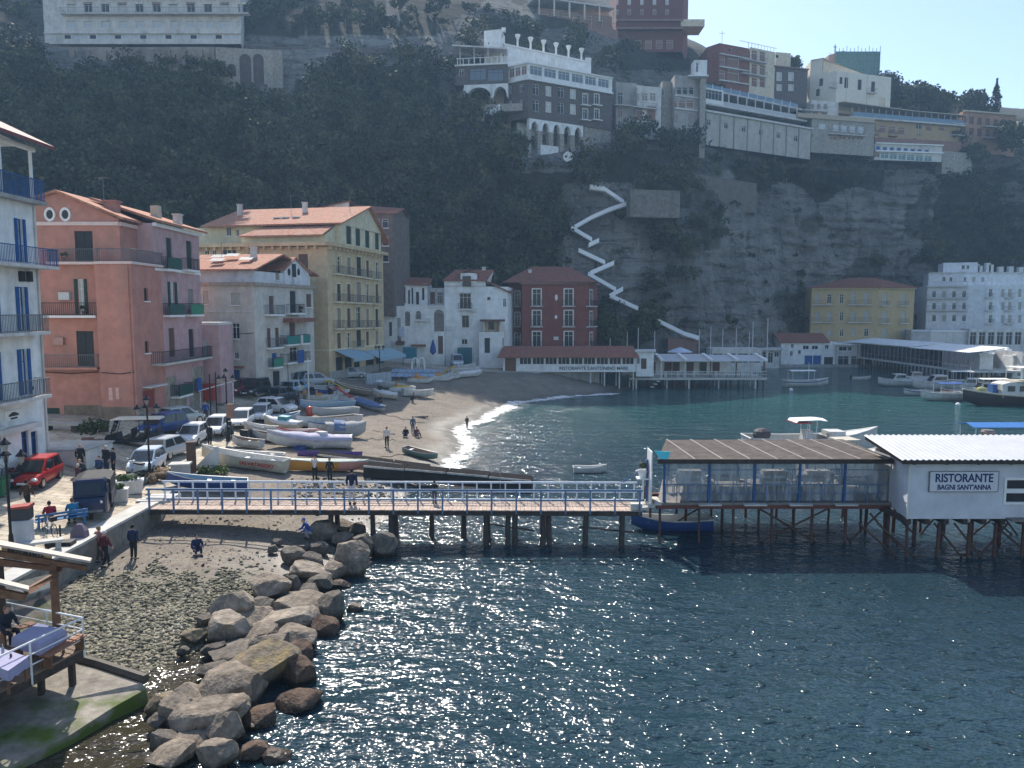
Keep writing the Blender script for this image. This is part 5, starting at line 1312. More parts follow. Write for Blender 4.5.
mb=MB();mb.fbox(f,0,f.L,zlow-10,zb-.03,-4.5,-4.0);b.part('back_wall',mb,WHITE)
mb=MB();mb.fbox(f,us[1],us[3]-1,zlow-2.5,zlow+1.2,-3.9,.3);b.part('terrace_parapet',mb,WHITE)
fr=Face(f.pt(us[-1]+.6,0)[:2],f.pt(f.L,0)[:2],zlow-4,zb)
mb=MB();mb.fbox(f,us[-1]+.6,f.L,zlow-6,zb-.02,-5,-.3);b.part('lower_wall',mb,LSTONE)
# left wing: windows above, white arches below
L0,L1=P_(457,160),P_(508,158.5)
w2=Bld('wing',None,[L0,L1],zat(480,84,159),zat(480,65,159),STONE,back=(0,9),root=b.root)
for r_ in((469.5,68,486,80),(487.5,69,503.5,81)):w2.win(0,*r_,pane=M('sky_glass'),mull=2,sill=False,frame=IRON)
w2.win(0,459,69,464,76,sill=False);w2.finish();w2.band(0,w2.z1-.05,.3,.4,TRIM)
f=w2.f[0];zb=w2.z0
for(x0,x1,ysp)in((467,491,97),(493.5,507,98)):
 u0,u1=f.hit(x0,90)[0],f.hit(x1,90)[0];w=u1-u0;cx=(u0+u1)/2;zs=f.hit(480,ysp)[1];m_=12;h=zb-zs-.6
 P=[f.pt(u0-.6,zb-.02,.1),f.pt(u0-.6,zs,.1)]+[f.pt(cx-w/2*math.cos(j/m_*math.pi),zs+h*math.sin(j/m_*math.pi),.1)for j in range(m_+1)]+[f.pt(u1+.2,zs,.1),f.pt(u1+.2,zb-.02,.1)]
 mb=MB();mb.extr(P,tuple(f.n*-1.5)+(0,));b.part('arch',mb,WHITE)
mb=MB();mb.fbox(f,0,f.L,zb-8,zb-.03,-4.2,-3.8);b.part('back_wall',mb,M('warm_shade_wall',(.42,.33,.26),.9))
mb=MB();mb.fbox(f,f.hit(463,100)[0],f.hit(467,100)[0],zb-8,f.hit(465,88)[1],-1,.05);mb.fbox(f,f.hit(490.5,100)[0],f.hit(494,100)[0],zb-8,f.hit(465,97)[1],-1,.05);b.part('pillar',mb,LSTONE)
mb=MB();q=f.hit(488,105);mb.fbox(f,f.hit(472,100)[0],f.L+3,f.hit(480,113)[1],f.hit(480,105.5)[1],-3.5,.6);b.part('terrace_parapet',mb,LSTONE)
mb=MB();a0=at(482,121,157);a1=at(500,110,157);mb.extr([a0,a1,a1+Vector((0,0,1.2)),a0+Vector((0,0,1.2))],(0,.5,0));b.part('stair_wall',mb,WHITE)
# roof terrace, tower and white parapet with urns
zt2=w2.z1
mb=MB();p=f
for k in range(9):mb.fbox(f,.5+k*1.15,.62+k*1.15,zt2+.26,zt2+1.4,.1,.3)
mb.fbox(f,.3,f.L,zt2+1.4,zt2+1.5,.1,.25);b.part('terrace_railing',mb,TRIM)
mb=MB();mb.extr([at(452,46,160),at(507,49,160),at(508,57,168),at(462,52,168)],(0,0,.3));b.part('canopy',mb,OFFW)
for px in(460,474,488):
 mb=MB();p=at(px,64,160);mb.tube([(p.x,160.2,p.z),(p.x,160.2,zat(px,47,160))],.09,5);b.part('post',mb,OFFW)
T0,T1=P_(485,165),P_(501,164)
tw=Bld('tower',None,[T0,T1,P_(505,168)],zt2-2,zat(493,30,164.5),WHITE,back=(0,4),root=b.root)
tw.win(1,501.8,34,503.5,38,sill=False);tw.win(0,488,42,489.2,44.5,sill=False);tw.finish()
mb=MB();tp=tw.pts[1];mb.rbox((tp.x+.6,tp.y+1.5,tw.z1+.005),(.9,.9,.7));b.part('turret',mb,WHITE)
sl=Face(P_(504,166),P_(586.5,173),zt2,zt2+6)
mb=MB();za,zb2=zat(504,45,166),zat(586,63,173)
mb.extr([sl.pt(0,za,0),sl.pt(sl.L,zb2,0),sl.pt(sl.L,zb2-4.5,0),sl.pt(0,zt2-1,0)],tuple(sl.n*-1.0)+(0,));b.part('parapet',mb,WHITE)
mb=MB();mb.extr([sl.pt(0,za+.01,.2),sl.pt(sl.L,zb2+.01,.2),sl.pt(sl.L,zb2+.01,-1.2),sl.pt(0,za+.01,-1.2)],(0,0,.3));b.part('coping',mb,TRIM)
for k,px in enumerate((518.5,531.5,544.5,557,569.5,582.5)):
 u,_=sl.hit(px,50);z=za+(zb2-za)*u/sl.L+.32;c=sl.pt(u,z,-.5)
 mb=MB();mb.lathe([(.22,0),(.22,1.6),(.3,1.7),(.62,2.5),(.55,2.55),(.1,2.6)],c,8);b.part('urn',mb,WHITE)
mb=MB();mb.rbox((sl.pt(sl.L,0,-.5)[0],sl.pt(sl.L,0,-.5)[1],zb2-4.5),(1.2,1.2,5.6));b.part('parapet_pier',mb,WHITE)
mb=MB();cc=at(568,156.5,156);mb.lathe([(1.0,0),(1.0,.1),(.02,.12)],(cc.x,cc.y,cc.z),16,'y');b.part('satellite_dish',mb,TRIM)
# ---- dark red hotel on the skyline
Y=204
b=Bld('hotel','dark red brick hotel with white windows cut off by the top edge of the photo',[P_(612,Y),P_(676,Y),P_(681,Y+12)],zat(640,52,Y),zat(640,-42,Y),REDBRICK,back=(0,14))
for y0,y1,w,a_ in((-2,5,3,0),(-22,-14,3,0),(9,15,3,1),(-36,-30,3,0)):
 for k in range(5):b.win(0,615+k*12.6,y0,615+k*12.6+3.4,y1,sill=False,mull=0,pane=CURT if not a_ else BRNP)
b.band(0,b.f[0].hit(640,22)[1],.5,.8,BRNP,name='string_course');b.band(0,b.f[0].hit(640,31)[1],.4,1.6,BRNP,name='balcony_slab')
for k in range(6):b.win(0,613.5+k*10.6,40,620+k*10.6,49,pane=BRNP,sill=False,mull=0)
b.finish()
mb=MB();f=b.f[0]
mb.fbox(f,f.L-.5,f.L+5.5,f.hit(676,27)[1],f.hit(676,20)[1],-6,.5);b.part('corner_terrace',mb,CREAM)
b=Bld('restaurant','open dining terrace with a pale pergola roof left of the dark red hotel',[P_(536,196),P_(608,202)],zat(570,26,197),zat(570,9,197),BRNP,back=(0,8))
for k in range(6):b.win(0,540+k*11,11+k*1.2,548+k*11,21+k*1.5,pane=BRNP,sill=False,mull=0)
b.finish();f=b.f[0];mb=MB();mb.extr([f.pt(-1,zat(538,0,196),1.5),f.pt(f.L,zat(600,9,201),1.5),f.pt(f.L,zat(600,9,201)+.4,-5),f.pt(-1,zat(538,0,196)+.4,-5)],(0,0,.3));b.part('pergola_roof',mb,OFFW)
for k in range(6):
 u=f.L*k/5;mb=MB();mb.fbox(f,max(u-.2,0),u+.2,b.z0+2,zat(538,0,196)+(zat(600,9,201)-zat(538,0,196))*k/5-.01,1.1,1.4);b.part('post',mb,CREAM)
mb=MB();mb.fbox(f,-1,f.L+1,b.z0-5,b.z0+.3,-3,1.6);b.part('terrace_wall',mb,BRNP)
mb=MB();mb.fbox(f,f.L*.42,f.L*.95,b.z0-9,b.z0-5.01,-3,1.4);b.part('lower_wall',mb,LSTONE)
# ---- small houses between the stone hotel and the long terraced hotel
def block(name,label,pts,ybot,ytop,ref,wall,wins=(),bands=(),balcs=(),back=(0,9),cat='building',roof=None,**kw):
 """wins: (face, x0, x1, n, y0, y1, w, options)"""
 Yr=pts[0][1];P=[P_(*p)for p in pts]
 b=Bld(name,label,P,zat(ref[0],ybot,ref[1])-kw.get('deep',3),zat(ref[0],ytop,ref[1]),wall,back=back,cat=cat)
 for(fi,x0,x1,n,y0,y1,w,o)in wins:
  dy=o.pop('dy',0)if isinstance(o,dict)else 0
  for k in range(n):
   t=k/max(n-1,1);x=x0+(x1-w-x0)*t
   b.win(fi,x,y0+dy*t,x+w,y1+dy*t,sill=False,**o)
 for(fi,y,x,h,out,m_)in bands:b.band(fi,b.f[fi].hit(x,y)[1],h,out,m_)
 for(fi,x0,x1,y)in balcs:b.balc(fi,x0,x1,y,depth=1.2,rail=GREYIRON,slab=OFFW,step=.4)
 b.finish();return b
W=lambda**k:dict(k)
GW2=plaster('weathered_grey_plaster',(.36,.34,.32),(.24,.22,.2),.6)
block('house','narrow grey house with stacked balconies just right of the stone hotel',[(613,172),(633,173)],121,82,(620,172),GW2,wins=((0,618,626,1,92,104,5,W()),(0,618,626,1,107,118,5,W(pane=BRNP))),balcs=((0,614,632,104.5),))
block('house','grey house with a white parapet and two open balconies on posts',[(633.5,171),(657,173)],124,85,(645,171),OFFW,wins=((0,634,656,3,93,101,6,W(pane=GREYSH)),(0,634,656,2,106,121,9,W(pane=BRNP,mull=0))),balcs=((0,632,657,107),(0,632,657,124)))
block('house','weathered grey house squeezed between the balconied house and the lift tower',[(657.5,174),(669,175)],124,81,(660,174),LSTONE,wins=((0,660,667,1,88,95,5,W()),(0,660,667,1,108,116,4,W(sh=GREYSH))))
b=block('building','grey block with a windowed middle storey and boarded base left of the lift tower',[(669.5,172),(697,175)],128,76,(683,173),GW2,wins=((0,671,694,4,87,94.5,5,W(mull=0)),(0,671,694,3,100,108,7,W(pane=BRNP,mull=0)),(0,674,692,2,114,123,4,W(sh=GREYSH))),bands=((0,97,683,.3,.3,OFFW),(0,110,683,.3,.3,OFFW)))
tw=block('lift_tower','slim pale lift shaft with a white glazed cabin on top on the cliff',[(694.5,173),(700,173)],144,76,(697,173),LSTONE,cat='tower',back=(0,2))
cb=Bld('cabin',None,[P_(688,172.5),P_(700.5,172.5)],tw.z1+.01,zat(694,60,172.5),WHITE,back=(0,3),root=tw.root);cb.win(0,689.5,62,693.5,72,sill=False);cb.win(0,696,62.5,698.5,72,sill=False);cb.finish()
mb=MB();f=cb.f[0];mb.fbox(f,-1.2,f.L+.3,cb.z0-.3,cb.z0-.01,-3,.4);tw.part('platform',mb,WHITE)
# ---- brown red balcony house, cream balcony block, stone house
b=block('house','brown red house with stacked recessed balconies on the skyline',[(700,198),(712,195),(741,199)],84,43,(712,195),M('brown_red_plaster',(.24,.10,.08),.9,.2,1.5,.01),wins=((1,713.5,739,2,56,67,11.5,W(pane=BRNP,mull=0)),(1,713.5,739,2,70,81,11.5,W(pane=BRNP,mull=0)),(1,715,732,2,48,52,3,W(mull=0)),(0,702,710,1,52,58,5,W())),bands=((1,68.5,725,.3,.6,OFFW),(1,82,725,.3,.6,OFFW),(1,55.5,725,.25,.5,OFFW)))
mb=MB();p=at(722,41,198);mb.tube([(p.x,p.y,p.z-3),(p.x,p.y,p.z+2.5)],.05,5);mb.box(p.x-.7,p.x+.7,p.y-.03,p.y+.03,p.z+1.8,p.z+1.86);b.part('aerial',mb,IRON)
b=block('apartment_building','cream apartment block with three rows of recessed balconies on the skyline',[(741.5,199),(766,203)],88,47,(742,199),CREAM,wins=((0,743.5,765.5,3,49,59,5.8,W(pane=BRNP,mull=0,dy=2.5)),(0,743.5,765.5,3,63,73,5.8,W(pane=BRNP,mull=0,dy=2)),(0,743.5,765.5,3,77,86,5.8,W(pane=BRNP,mull=0,dy=1.5))),balcs=((0,742,766,60),(0,742,766,74)))
mb=MB();f=b.f[0];z=b.z1
for k in range(9):mb.fbox(f,k*f.L/8-.04,k*f.L/8+.04,z,z+1.2,-.6,-.5)
mb.fbox(f,-3,f.L+1,z+1.2,z+1.3,-.6,-.5);b.part('roof_railing',mb,OFFW)
block('house','small pink house with a flat roof behind the cream apartment block',[(766.5,208),(781,209)],66,52,(773,208),CREAM,wins=((0,768,779,2,54.5,58,3.5,W(mull=0)),))
b=block('house','dark stone house with white framed windows below the skyline',[(765,203),(798,206)],97,68,(780,204),STONE,wins=((0,777,793,2,73,81,4.2,W(surround=TRIM,pane=CURT)),(0,777,793,2,85,91,4.2,W(surround=TRIM,pane=CURT))))
b.band(0,b.z1-.02,.3,.5,BRNP)
# ---- cream villa, scaffolding behind
b=block('house','large cream white villa with dark shutters standing high on the cliff top',[(800.5,213),(826,208),(879,214)],101,70.5,(826,208),M('villa_plaster',(.74,.68,.57),.9,.08,1.3,stain=(.6,.55,.46)),wins=((0,804,821,2,66,72,3.4,W(sh=DGREEN)),(0,802,823,2,78.5,86,3.8,W(sh=DGREEN)),(0,816,821,1,89,96,3.6,W(sh=GREEN)),(1,831,875,4,75.5,86,3.8,W(sh=DGREEN,dy=6)),(1,839.5,843,1,77,84,3,W(sh=DGREEN))),balcs=((1,829.5,836.5,86.5),(1,868,876,92)))
b2_=Bld('tower_part',None,[P_(800.5,214),P_(812,212)],b.z1+.01,zat(806,59.5,213),M('villa_plaster'),back=(1,8),root=b.root);b2_.win(0,804,65.5,807.5,71,sh=DGREEN,sill=False);b2_.finish()
mb=MB();zr=b2_.z1;q=[P_(800,213.5),P_(812.5,211.6),P_(868,222),P_(858,226)]
mb.add([(*q[0],zr+.02),(*q[1],zr+.02),(*q[2],b.z1+1.2),(*q[3],b.z1+1.2)],[(0,1,2,3)]);mb.extr([(*P_(812.5,213),b.z1+.02),(*P_(868,220),b.z1+.02),(*P_(868,220),b.z1+1.1),(*P_(812.5,213),zr)],(0,.4,0));b.part('roof',mb,CREAM)
for x in(846.5,867):
 mb=MB();f=b.f[1];u=f.hit(x,85)[0];mb.fbox(f,u-.06,u+.06,b.z0+1,b.z1-.1,.003,.1);b.part('drainpipe',mb,OFFW)
Ysc=230
sc_t=thing('scaffolding','building wrapped in green netting and scaffolding tubes on the skyline','scaffolding',(*P_(845,Ysc),zat(845,74,Ysc)),world=True)
x0,x1,zb,zt=P_(824,Ysc)[0],P_(867,Ysc)[0],zat(845,78,Ysc),zat(845,52.5,Ysc)
mb=MB();mb.box(x0+.4,x1-.4,Ysc+.5,Ysc+7,zb,zt-.6);obj('building_core',mb,CREAM,sc_t)
mb=MB();mb.box(x0,x1,Ysc,Ysc+.06,zb,zt+.3);mb.box(x1-.05,x1+.01,Ysc+.07,Ysc+7,zb,zt+.3);obj('netting',mb,M('green_netting',(.13,.24,.22),.9,.3,1.2),sc_t)
mb=MB()
for k in range(13):x=x0+(x1-x0)*k/12;mb.box(x-.06,x+.06,Ysc-.18,Ysc-.06,zb,zt+1.2+.6*(k%3==0))
for k in range(4):z=zb+(zt-zb)*(k+.5)/4+.6;mb.box(x0,x1,Ysc-.17,Ysc-.07,z,z+.1)
obj('tube_frame',mb,M('teal_tubes',(.16,.30,.30),.6),sc_t)
xa,xb=P_(817.5,Ysc+1)[0],P_(836,Ysc+1)[0]
mb=MB();mb.prism([(xa,Ysc+1),(xb,Ysc+.6),(xb,Ysc+8),(xa,Ysc+8)],zb,zat(825,54,Ysc));mb.extr([(xa,Ysc+1,zat(825,54,Ysc)),(xb+2,Ysc+1,zat(825,54,Ysc)),((xa+xb)/2+1.5,Ysc+1,zat(833,49.5,Ysc))],(0,6,0));obj('gabled_end',mb,M('rose_wall',(.5,.33,.27),.9),sc_t)
mb=MB();p=at(835,50,Ysc+1);mb.box(p.x-.08,p.x+.08,p.y,p.y+.16,p.z-1,p.z+1.6);mb.box(p.x-.45,p.x+.45,p.y,p.y+.16,p.z+.8,p.z+.95);obj('cross',mb,IRON,sc_t)
# ---- long terraced hotel
fA,fB=(700,170),(800,178)
b=block('hotel','long grey hotel with stepped terraces and a blank lower storey along the cliff edge',[(700.5,176),(803,193)],131,112,(702,176),M('warm_grey_plaster',(.46,.43,.39),.9,.2,.6,.01,stain=(.3,.27,.24)),wins=((0,707,798,6,119.5,125.5,3.8,W(dy=16)),),bands=())
f=b.f[0];zt=b.z1
def terr(u0,u1,z0,z1,o0,o1,nm,m_):
 mb=MB();mb.fbox(f,u0,u1,z0,z1,o0,o1);return b.part(nm,mb,m_)
for k in range(8):terr(f.L*k/8-.12,f.L*k/8+.12,b.z0,zt-.01,.003,.25,'buttress',GW2)
terr(-.3,f.L+.3,zt+.003,zt+.35,-2,.5,'string_course',OFFW);terr(0,f.L,zt+.36,zt+1.3,-2.4,-2.1,'parapet',PALECONC)
terr(0,f.L,zt+.36,zt+2.3,-6,-5,'back_wall',BRNP);terr(-.3,f.L+.6,zt+2.31,zt+2.7,-6,-1.7,'terrace_slab',OFFW);terr(0,f.L,zt+2.71,zt+3.7,-2.2,-2.05,'parapet',M('pale_grey_parapet',(.5,.5,.5),.8))
terr(0,f.L,zt+2.71,zt+5.8,-10,-9,'back_wall',GW2);zq=zt+5.81
mb=MB();mb.extr([f.pt(-.2,zq+.35,-3.5),f.pt(f.L+.8,zq-.3,-3.5),f.pt(f.L+.8,zq+.2,-10),f.pt(-.2,zq+.9,-10)],(0,0,.35));b.part('terrace_slab',mb,OFFW)
mb=MB()
for k in range(12):mb.fbox(f,f.L*k/12,f.L*k/12+.12,zq+.4-k*.05,zq+2.1-k*.05,-4.2,-4.1)
b.part('glazing_bar',mb,TRIM)
mb=MB();mb.extr([f.pt(0,zq+.75,-4.3),f.pt(f.L,zq+.1,-4.3),f.pt(f.L,zq+1.3,-4.3),f.pt(0,zq+1.95,-4.3)],tuple(f.n*-.1)+(0,));b.part('glass_parapet',mb,M('blue_glass',(.16,.25,.34),.15,.15,1))
for k in range(12):terr(f.L*(k+.3)/12,f.L*(k+.3)/12+.25,zt+3.7,zq+.3,-2.9,-2.7,'post',OFFW)
w_=Bld('glazed_room',None,[f.pt(.02,0,-1.9)[:2],f.pt(7,0,-1.9)[:2]],zt+2.72,zt+6.0,TRIM,back=(0,3),root=b.root);w_.winr(0,.3,6.6,zt+3.5,zt+5.7,mull=5,sill=False,frame=TRIM);w_.finish()
# ---- grey block at the right end of it
b=block('building','plain grey cliff edge block with big windows right of the long grey hotel',[(803.5,194),(865,199)],142,121,(835,196.5),LSTONE,wins=((0,819,827,1,123.5,129,7,W(pane=M('pale_blind'))),(0,833,864,4,124.5,131,6,W(pane=M('pale_blind'),dy=2)),(0,806,813,1,133,138,7,W()),(0,830,864,4,135,140,7,W(pane=BRNP)),(0,806,813,1,124,129,6,W(pane=M('pale_blind')))),balcs=((0,829,865,134),))
f=b.f[0];mb=MB();mb.fbox(f,-4,f.L+.2,b.z1+.003,b.z1+.3,-9,.4);mb.fbox(f,-4,f.L,b.z1+.3,b.z1+1.2,-.3,-.1);b.part('terrace',mb,M('buff_terrace',(.45,.37,.28),.9))
# ---- long yellow hotel with a glass terrace
OCH=M('ochre_plaster',(.44,.32,.185),.9,.12,1.2,.01,stain=(.34,.26,.17))
b=block('hotel','long ochre yellow hotel with a glazed upper terrace and arched windows',[(828,209),(847,205),(949,214)],140,119,(850,205),OCH,wins=((0,832,844,2,117,125,4,W(pane=BRNP,mull=0)),(1,851,905,6,122,130,7,W(pane=BRNP,mull=0,dy=5)),(1,916,922,1,121,129,6,W()),(1,926,945,2,124,131,6,W(pane=BRNP,mull=0)),(1,917,921,1,132,137,4,W(pane=BRNP)),(1,853,900,5,134.5,139,4,W(pane=CREAM,mull=0,dy=3))))
f=b.f[1];z=b.z1;Lq=f.L
mb=MB();mb.fbox(f,-3,Lq+.5,z+.003,z+.35,-7,1.2);b.part('terrace_slab',mb,OFFW)
mb=MB();mb.fbox(f,-2,Lq,z+.36,z+1.5,.9,1.0);b.part('glass_parapet',mb,M('blue_glass'))
for k in range(18):
 mb=MB();u=-2+(Lq+2)*k/17;mb.fbox(f,u-.06,u+.06,z+.36,z+2.7,.6,.75);b.part('post',mb,OFFW)
mb=MB();mb.fbox(f,-2,Lq,z+.36,z+2.6,-5,-4.6);b.part('back_wall',mb,BRNP)
mb=MB();mb.extr([f.pt(-5,z+3.6,1.4),f.pt(Lq*.5,z+2.75,1.4),f.pt(Lq*.5,z+3.1,-6),f.pt(-5,z+4.6,-6)],(0,0,.2));mb.extr([f.pt(Lq*.5,z+2.75,1.4),f.pt(Lq+.5,z+2.7,1.4),f.pt(Lq+.5,z+3,-6),f.pt(Lq*.5,z+3.1,-6)],(0,0,.18));b.part('roof',mb,M('buff_roof',(.5,.43,.34),.9,.2,1))
for k in range(6):b.balc(1,852+k*9.3,860+k*9.3,131.5+k*.9,depth=1.0,rail=IRON,slab=OCH,step=.35)if k in(0,2,4)else None
# lower glazed pavilion hung on the cliff edge
b=block('restaurant','white restaurant with arched windows and a teal glass front hung on the cliff edge',[(866,200.5),(932,203.5)],159,143.5,(868,200.5),OFFW,wins=((0,869,929,9,145.5,149.5,4.5,W(pane=BLUE,mull=0,dy=4)),(0,881,932,6,152.5,158.5,7.6,W(pane=M('teal_glass',(.13,.24,.25),.15,.15,1),mull=1,dy=3.4)),(0,874,880,1,152,157.5,6,W(pane=BRNP))),deep=.2)
b.band(0,b.f[0].hit(870,143.6)[1],.3,.5,TRIM);b.band(0,b.f[0].hit(870,151.5)[1],.35,.5,TRIM)
block('building','low grey terrace building with a white signboard right of the teal glass restaurant',[(932.5,205),(962,208)],162,151,(940,205),LSTONE,wins=((0,934,942,1,153,158,6,W(pane=GREYSH)),(0,952,960,1,154,159,6,W(pane=GREYSH))))
block('wall','dark planted terrace wall under the long ochre hotel',[(866,203.5),(950,209)],142,137.2,(868,203.5),BRNP,cat='wall',back=(0,3))
block('house','small white terraced house between the long grey hotel and the ochre hotel',[(802,202),(829,204)],121,101,(815,203),OFFW,wins=((0,804,827,4,104,109,3.5,W(sh=GREYSH)),(0,804,827,3,112,118,5,W(pane=BRNP))),balcs=((0,802.5,828,110),),back=(0,3))
block('house','pale yellow house with closed shutters peeping over the left end of the ochre hotel',[(852,212),(874,213)],108,97,(860,212.5),CREAM,wins=((0,854,872,4,99.5,104,2.6,W(sh=BROWN)),),back=(0,4))
# ---- orange hotel
b=block('hotel','orange brown hotel with small iron balconies near the two cypresses',[(950,214.2),(1002,219)],142,111.5,(952,214.2),ORANP,wins=((0,953,998,6,114.5,122,4.5,W(sh=BROWN,dy=5)),(0,953,998,6,126.5,134,4.5,W(sh=BROWN,dy=3.5))),balcs=((0,951.5,966,122.8),(0,983,999,126),(0,951.5,966,134.6),(0,983,999,137)))
b.band(0,b.z1-.05,.4,.6,M('buff_roof'))
block('building','low pale building at the right photo edge on the cliff top skyline',[(1004,224),(1045,226)],132,121,(1010,224),CREAM,wins=((0,1008,1030,3,124,128,4,W()),))
# ---- white zigzag stair and lower ramp on the slope
def stair(name,label,segs,wide=1.6):
 t=thing(name,label,'stairway',(*at(*segs[0][0])[:2],at(*segs[0][0]).z),world=True)
 for(a,b_)in segs:
  A,B_=at(*a),at(*b_);mb=MB();n=max(4,int((B_-A).length/.5))
  for k in range(n):
   p,q=A.lerp(B_,k/n),A.lerp(B_,(k+1)/n);z=max(p.z,q.z)
   d=(q-p).normalized();d.z=0;s=.02
   mb.hexa([(p.x,p.y,z-.5),(q.x,q.y,z-.5),(q.x,q.y+wide,z-.5),(p.x,p.y+wide,z-.5),(p.x,p.y,z+.0),(q.x,q.y,z+.0),(q.x,q.y+wide,z+.0),(p.x,p.y+wide,z+.0)])
  obj('flight',mb,M('whitewash',(.88,.88,.88),.8,.05),t)
  mb=MB();u=Vector((0,0,1.0));mb.extr([A+Vector((0,-.03,-.3)),B_+Vector((0,-.03,-.3)),B_+u*.5+Vector((0,-.03,0)),A+u*.5+Vector((0,-.03,0))],(0,-.22,0));obj('parapet',mb,M('whitewash'),t)
 return t
def hy(px,py):
 Y=hill_at_py(px,py);return Y+min(0,bumpn(at(px,py,Y)))-2.0
pts=[((590,187),(604,189)),((604,189),(624,202.5)),((635,201.5),(609,210)),((609,210),(591,218)),((591,218),(571,229.5)),((574,229.5),(592,240)),((599,240.5),(588.5,245.5)),((578.5,250.5),(605,263)),((614,263),(590,273.5)),((588,274),(616,290)),((623,289),(609,296.5)),((610,296),(638,309))]
stair('zigzag_stair','white zigzag stair climbing the slope behind the red house',[((*a,hy(*a)),(*b_,hy(*b_)))for a,b_ in pts])
stair('ramp','short white ramp wall slanting down behind the far terrace restaurant',[((656.5,320.5,149.5),(684,334,148)),((684,334,148),(699,338.5,147.5))])
b=block('house','brown stone building under the short white ramp',[(668,149),(697,149)],352,338.5,(680,149),BRNP,back=(0,4))
# old stone terrace wall high on the slope
block('wall','square old stone terrace wall above the zigzag stair',[(628,150.5),(677,152.5)],216,190,(650,151.5),M('old_terrace_stone',(.19,.17,.15),.95,.4,1.4,.05,stain=(.09,.085,.07),stain_scale=.5),cat='wall',back=(0,5),deep=.3)
block('wall','long low stone terrace wall crossing the slope under the lift tower',[(683,164),(752,178)],192,174,(700,166),M('brown_terrace_wall',(.15,.128,.11),.95,.3,1.0,.02),cat='wall',back=(0,5))
# ================================================================ footbridge pier
PB0,PB1,PZ=-19.5,6.9,2.42
PYF,PYB=40.2,42.1
BLUERAIL=M('blue_rail_paint',(.11,.185,.31),.5,.25,6)
PALEBLUE=M('pale_blue_rail',(.56,.62,.70),.55,.2,6)
pier=thing('footbridge','wooden footbridge on piles with blue railings leading from the quay to the bathing restaurant','pier',((PB0+PB1)/2,41,0),world=True)
def pyf(x):return PYF-(x-PB0)/(PB1-PB0)*.35
mb=MB()
n=int((PB1-PB0)/.2)
for k in range(n):
 x=PB0+(PB1-PB0)*k/n;y=pyf(x);mb.box(x+.006,x+(PB1-PB0)/n-.006,y,y+1.95,PZ-.05+.004*(k%3),PZ+.004*(k%3))
obj('plank_deck',mb,M('deck_planks',(.44,.335,.27),.8,.35,3,.004,stain=(.25,.2,.17),stain_scale=1.5),pier)
mb=MB()
for o in(.03,.9,1.8):mb.hexa([(PB0,pyf(PB0)+o,PZ-.30),(PB1,pyf(PB1)+o,PZ-.30),(PB1,pyf(PB1)+o+.12,PZ-.30),(PB0,pyf(PB0)+o+.12,PZ-.30),(PB0,pyf(PB0)+o,PZ-.055),(PB1,pyf(PB1)+o,PZ-.055),(PB1,pyf(PB1)+o+.12,PZ-.055),(PB0,pyf(PB0)+o+.12,PZ-.055)])
for k in range(60):
 x=PB0+.2+k*.44;mb.box(x,x+.08,pyf(x)-.05,pyf(x)+2.0,PZ-.12,PZ-.056)
obj('beam',mb,DWOOD,pier)
for side,o,m_ in(('front',.02,BLUERAIL),('rear',1.9,PALEBLUE)):
 mb=MB()
 for k in range(21 if side=='front' else 34):
  x=PB0+.15+k*(PB1-PB0-.3)/(20 if side=='front' else 33);y=pyf(x)+o
  w_=.045 if side=='front' else .04
  mb.box(x-w_,x+w_,y-.04,y+.04,PZ-.2,PZ+1.08)
 y0,y1=pyf(PB0)+o,pyf(PB1)+o
 for z,t in((1.08,.05),(.56,.035))+(((.12,.03),)if side=='rear' else()):
  mb.hexa([(PB0,y0-.035,PZ+z-t),(PB1,y1-.035,PZ+z-t),(PB1,y1+.035,PZ+z-t),(PB0,y0+.035,PZ+z-t),(PB0,y0-.035,PZ+z+t),(PB1,y1-.035,PZ+z+t),(PB1,y1+.035,PZ+z+t),(PB0,y0+.035,PZ+z+t)])
 obj('railing',mb,m_,pier)
for k,px in enumerate((330,372,391,429,462,486,508,515,543,549,586,622)):
 x=(px-512)*41/F
 for o in(.25,1.7):
  if rnd.random()<.2:continue
  mb=MB();mb.tube([(x+rnd.uniform(-.1,.1),pyf(x)+o,-2.2),(x,pyf(x)+o,PZ-.3)],[rnd.uniform(.15,.2),rnd.uniform(.12,.16)],8);obj('pile',mb,DWOOD,pier,smooth=True)
mb=MB()
for(xa,za,xb,zb)in((-6.6,.3,-6.1,1.6),(-6.1,.2,-6.6,1.5),(3.6,1.4,6.6,1.1),(-1.5,1.6,1.2,1.2)):
 mb.tube([(xa,40.4,za),(xb,40.4,zb)],.05,5)
obj('brace',mb,RUSTY,pier)
for px in(500,574):
 x=(px-512)*42/F;mb=MB();mb.tube([(x,42.1,PZ),(x,42.1,PZ+1.9)],.025,5);obj('thin_mast',mb,GREYIRON,pier)
# steps up to the restaurant with their own rail
mb=MB()
for k in range(3):mb.box(6.95+k*.35,7.3+k*.35,40.3,41.6,PZ-.1+k*.14,PZ+.06+k*.14)
mb.box(6.3,6.9,39.95,40.35,PZ+.02,PZ+.34);obj('step',mb,PALECONC,pier)
mb=MB()
for z in(.6,1.1):mb.tube([(6.0,41.8,PZ+z),(7.9,41.8,PZ+z+1.0)],.035,5)
obj('stair_rail',mb,BLUERAIL,pier)
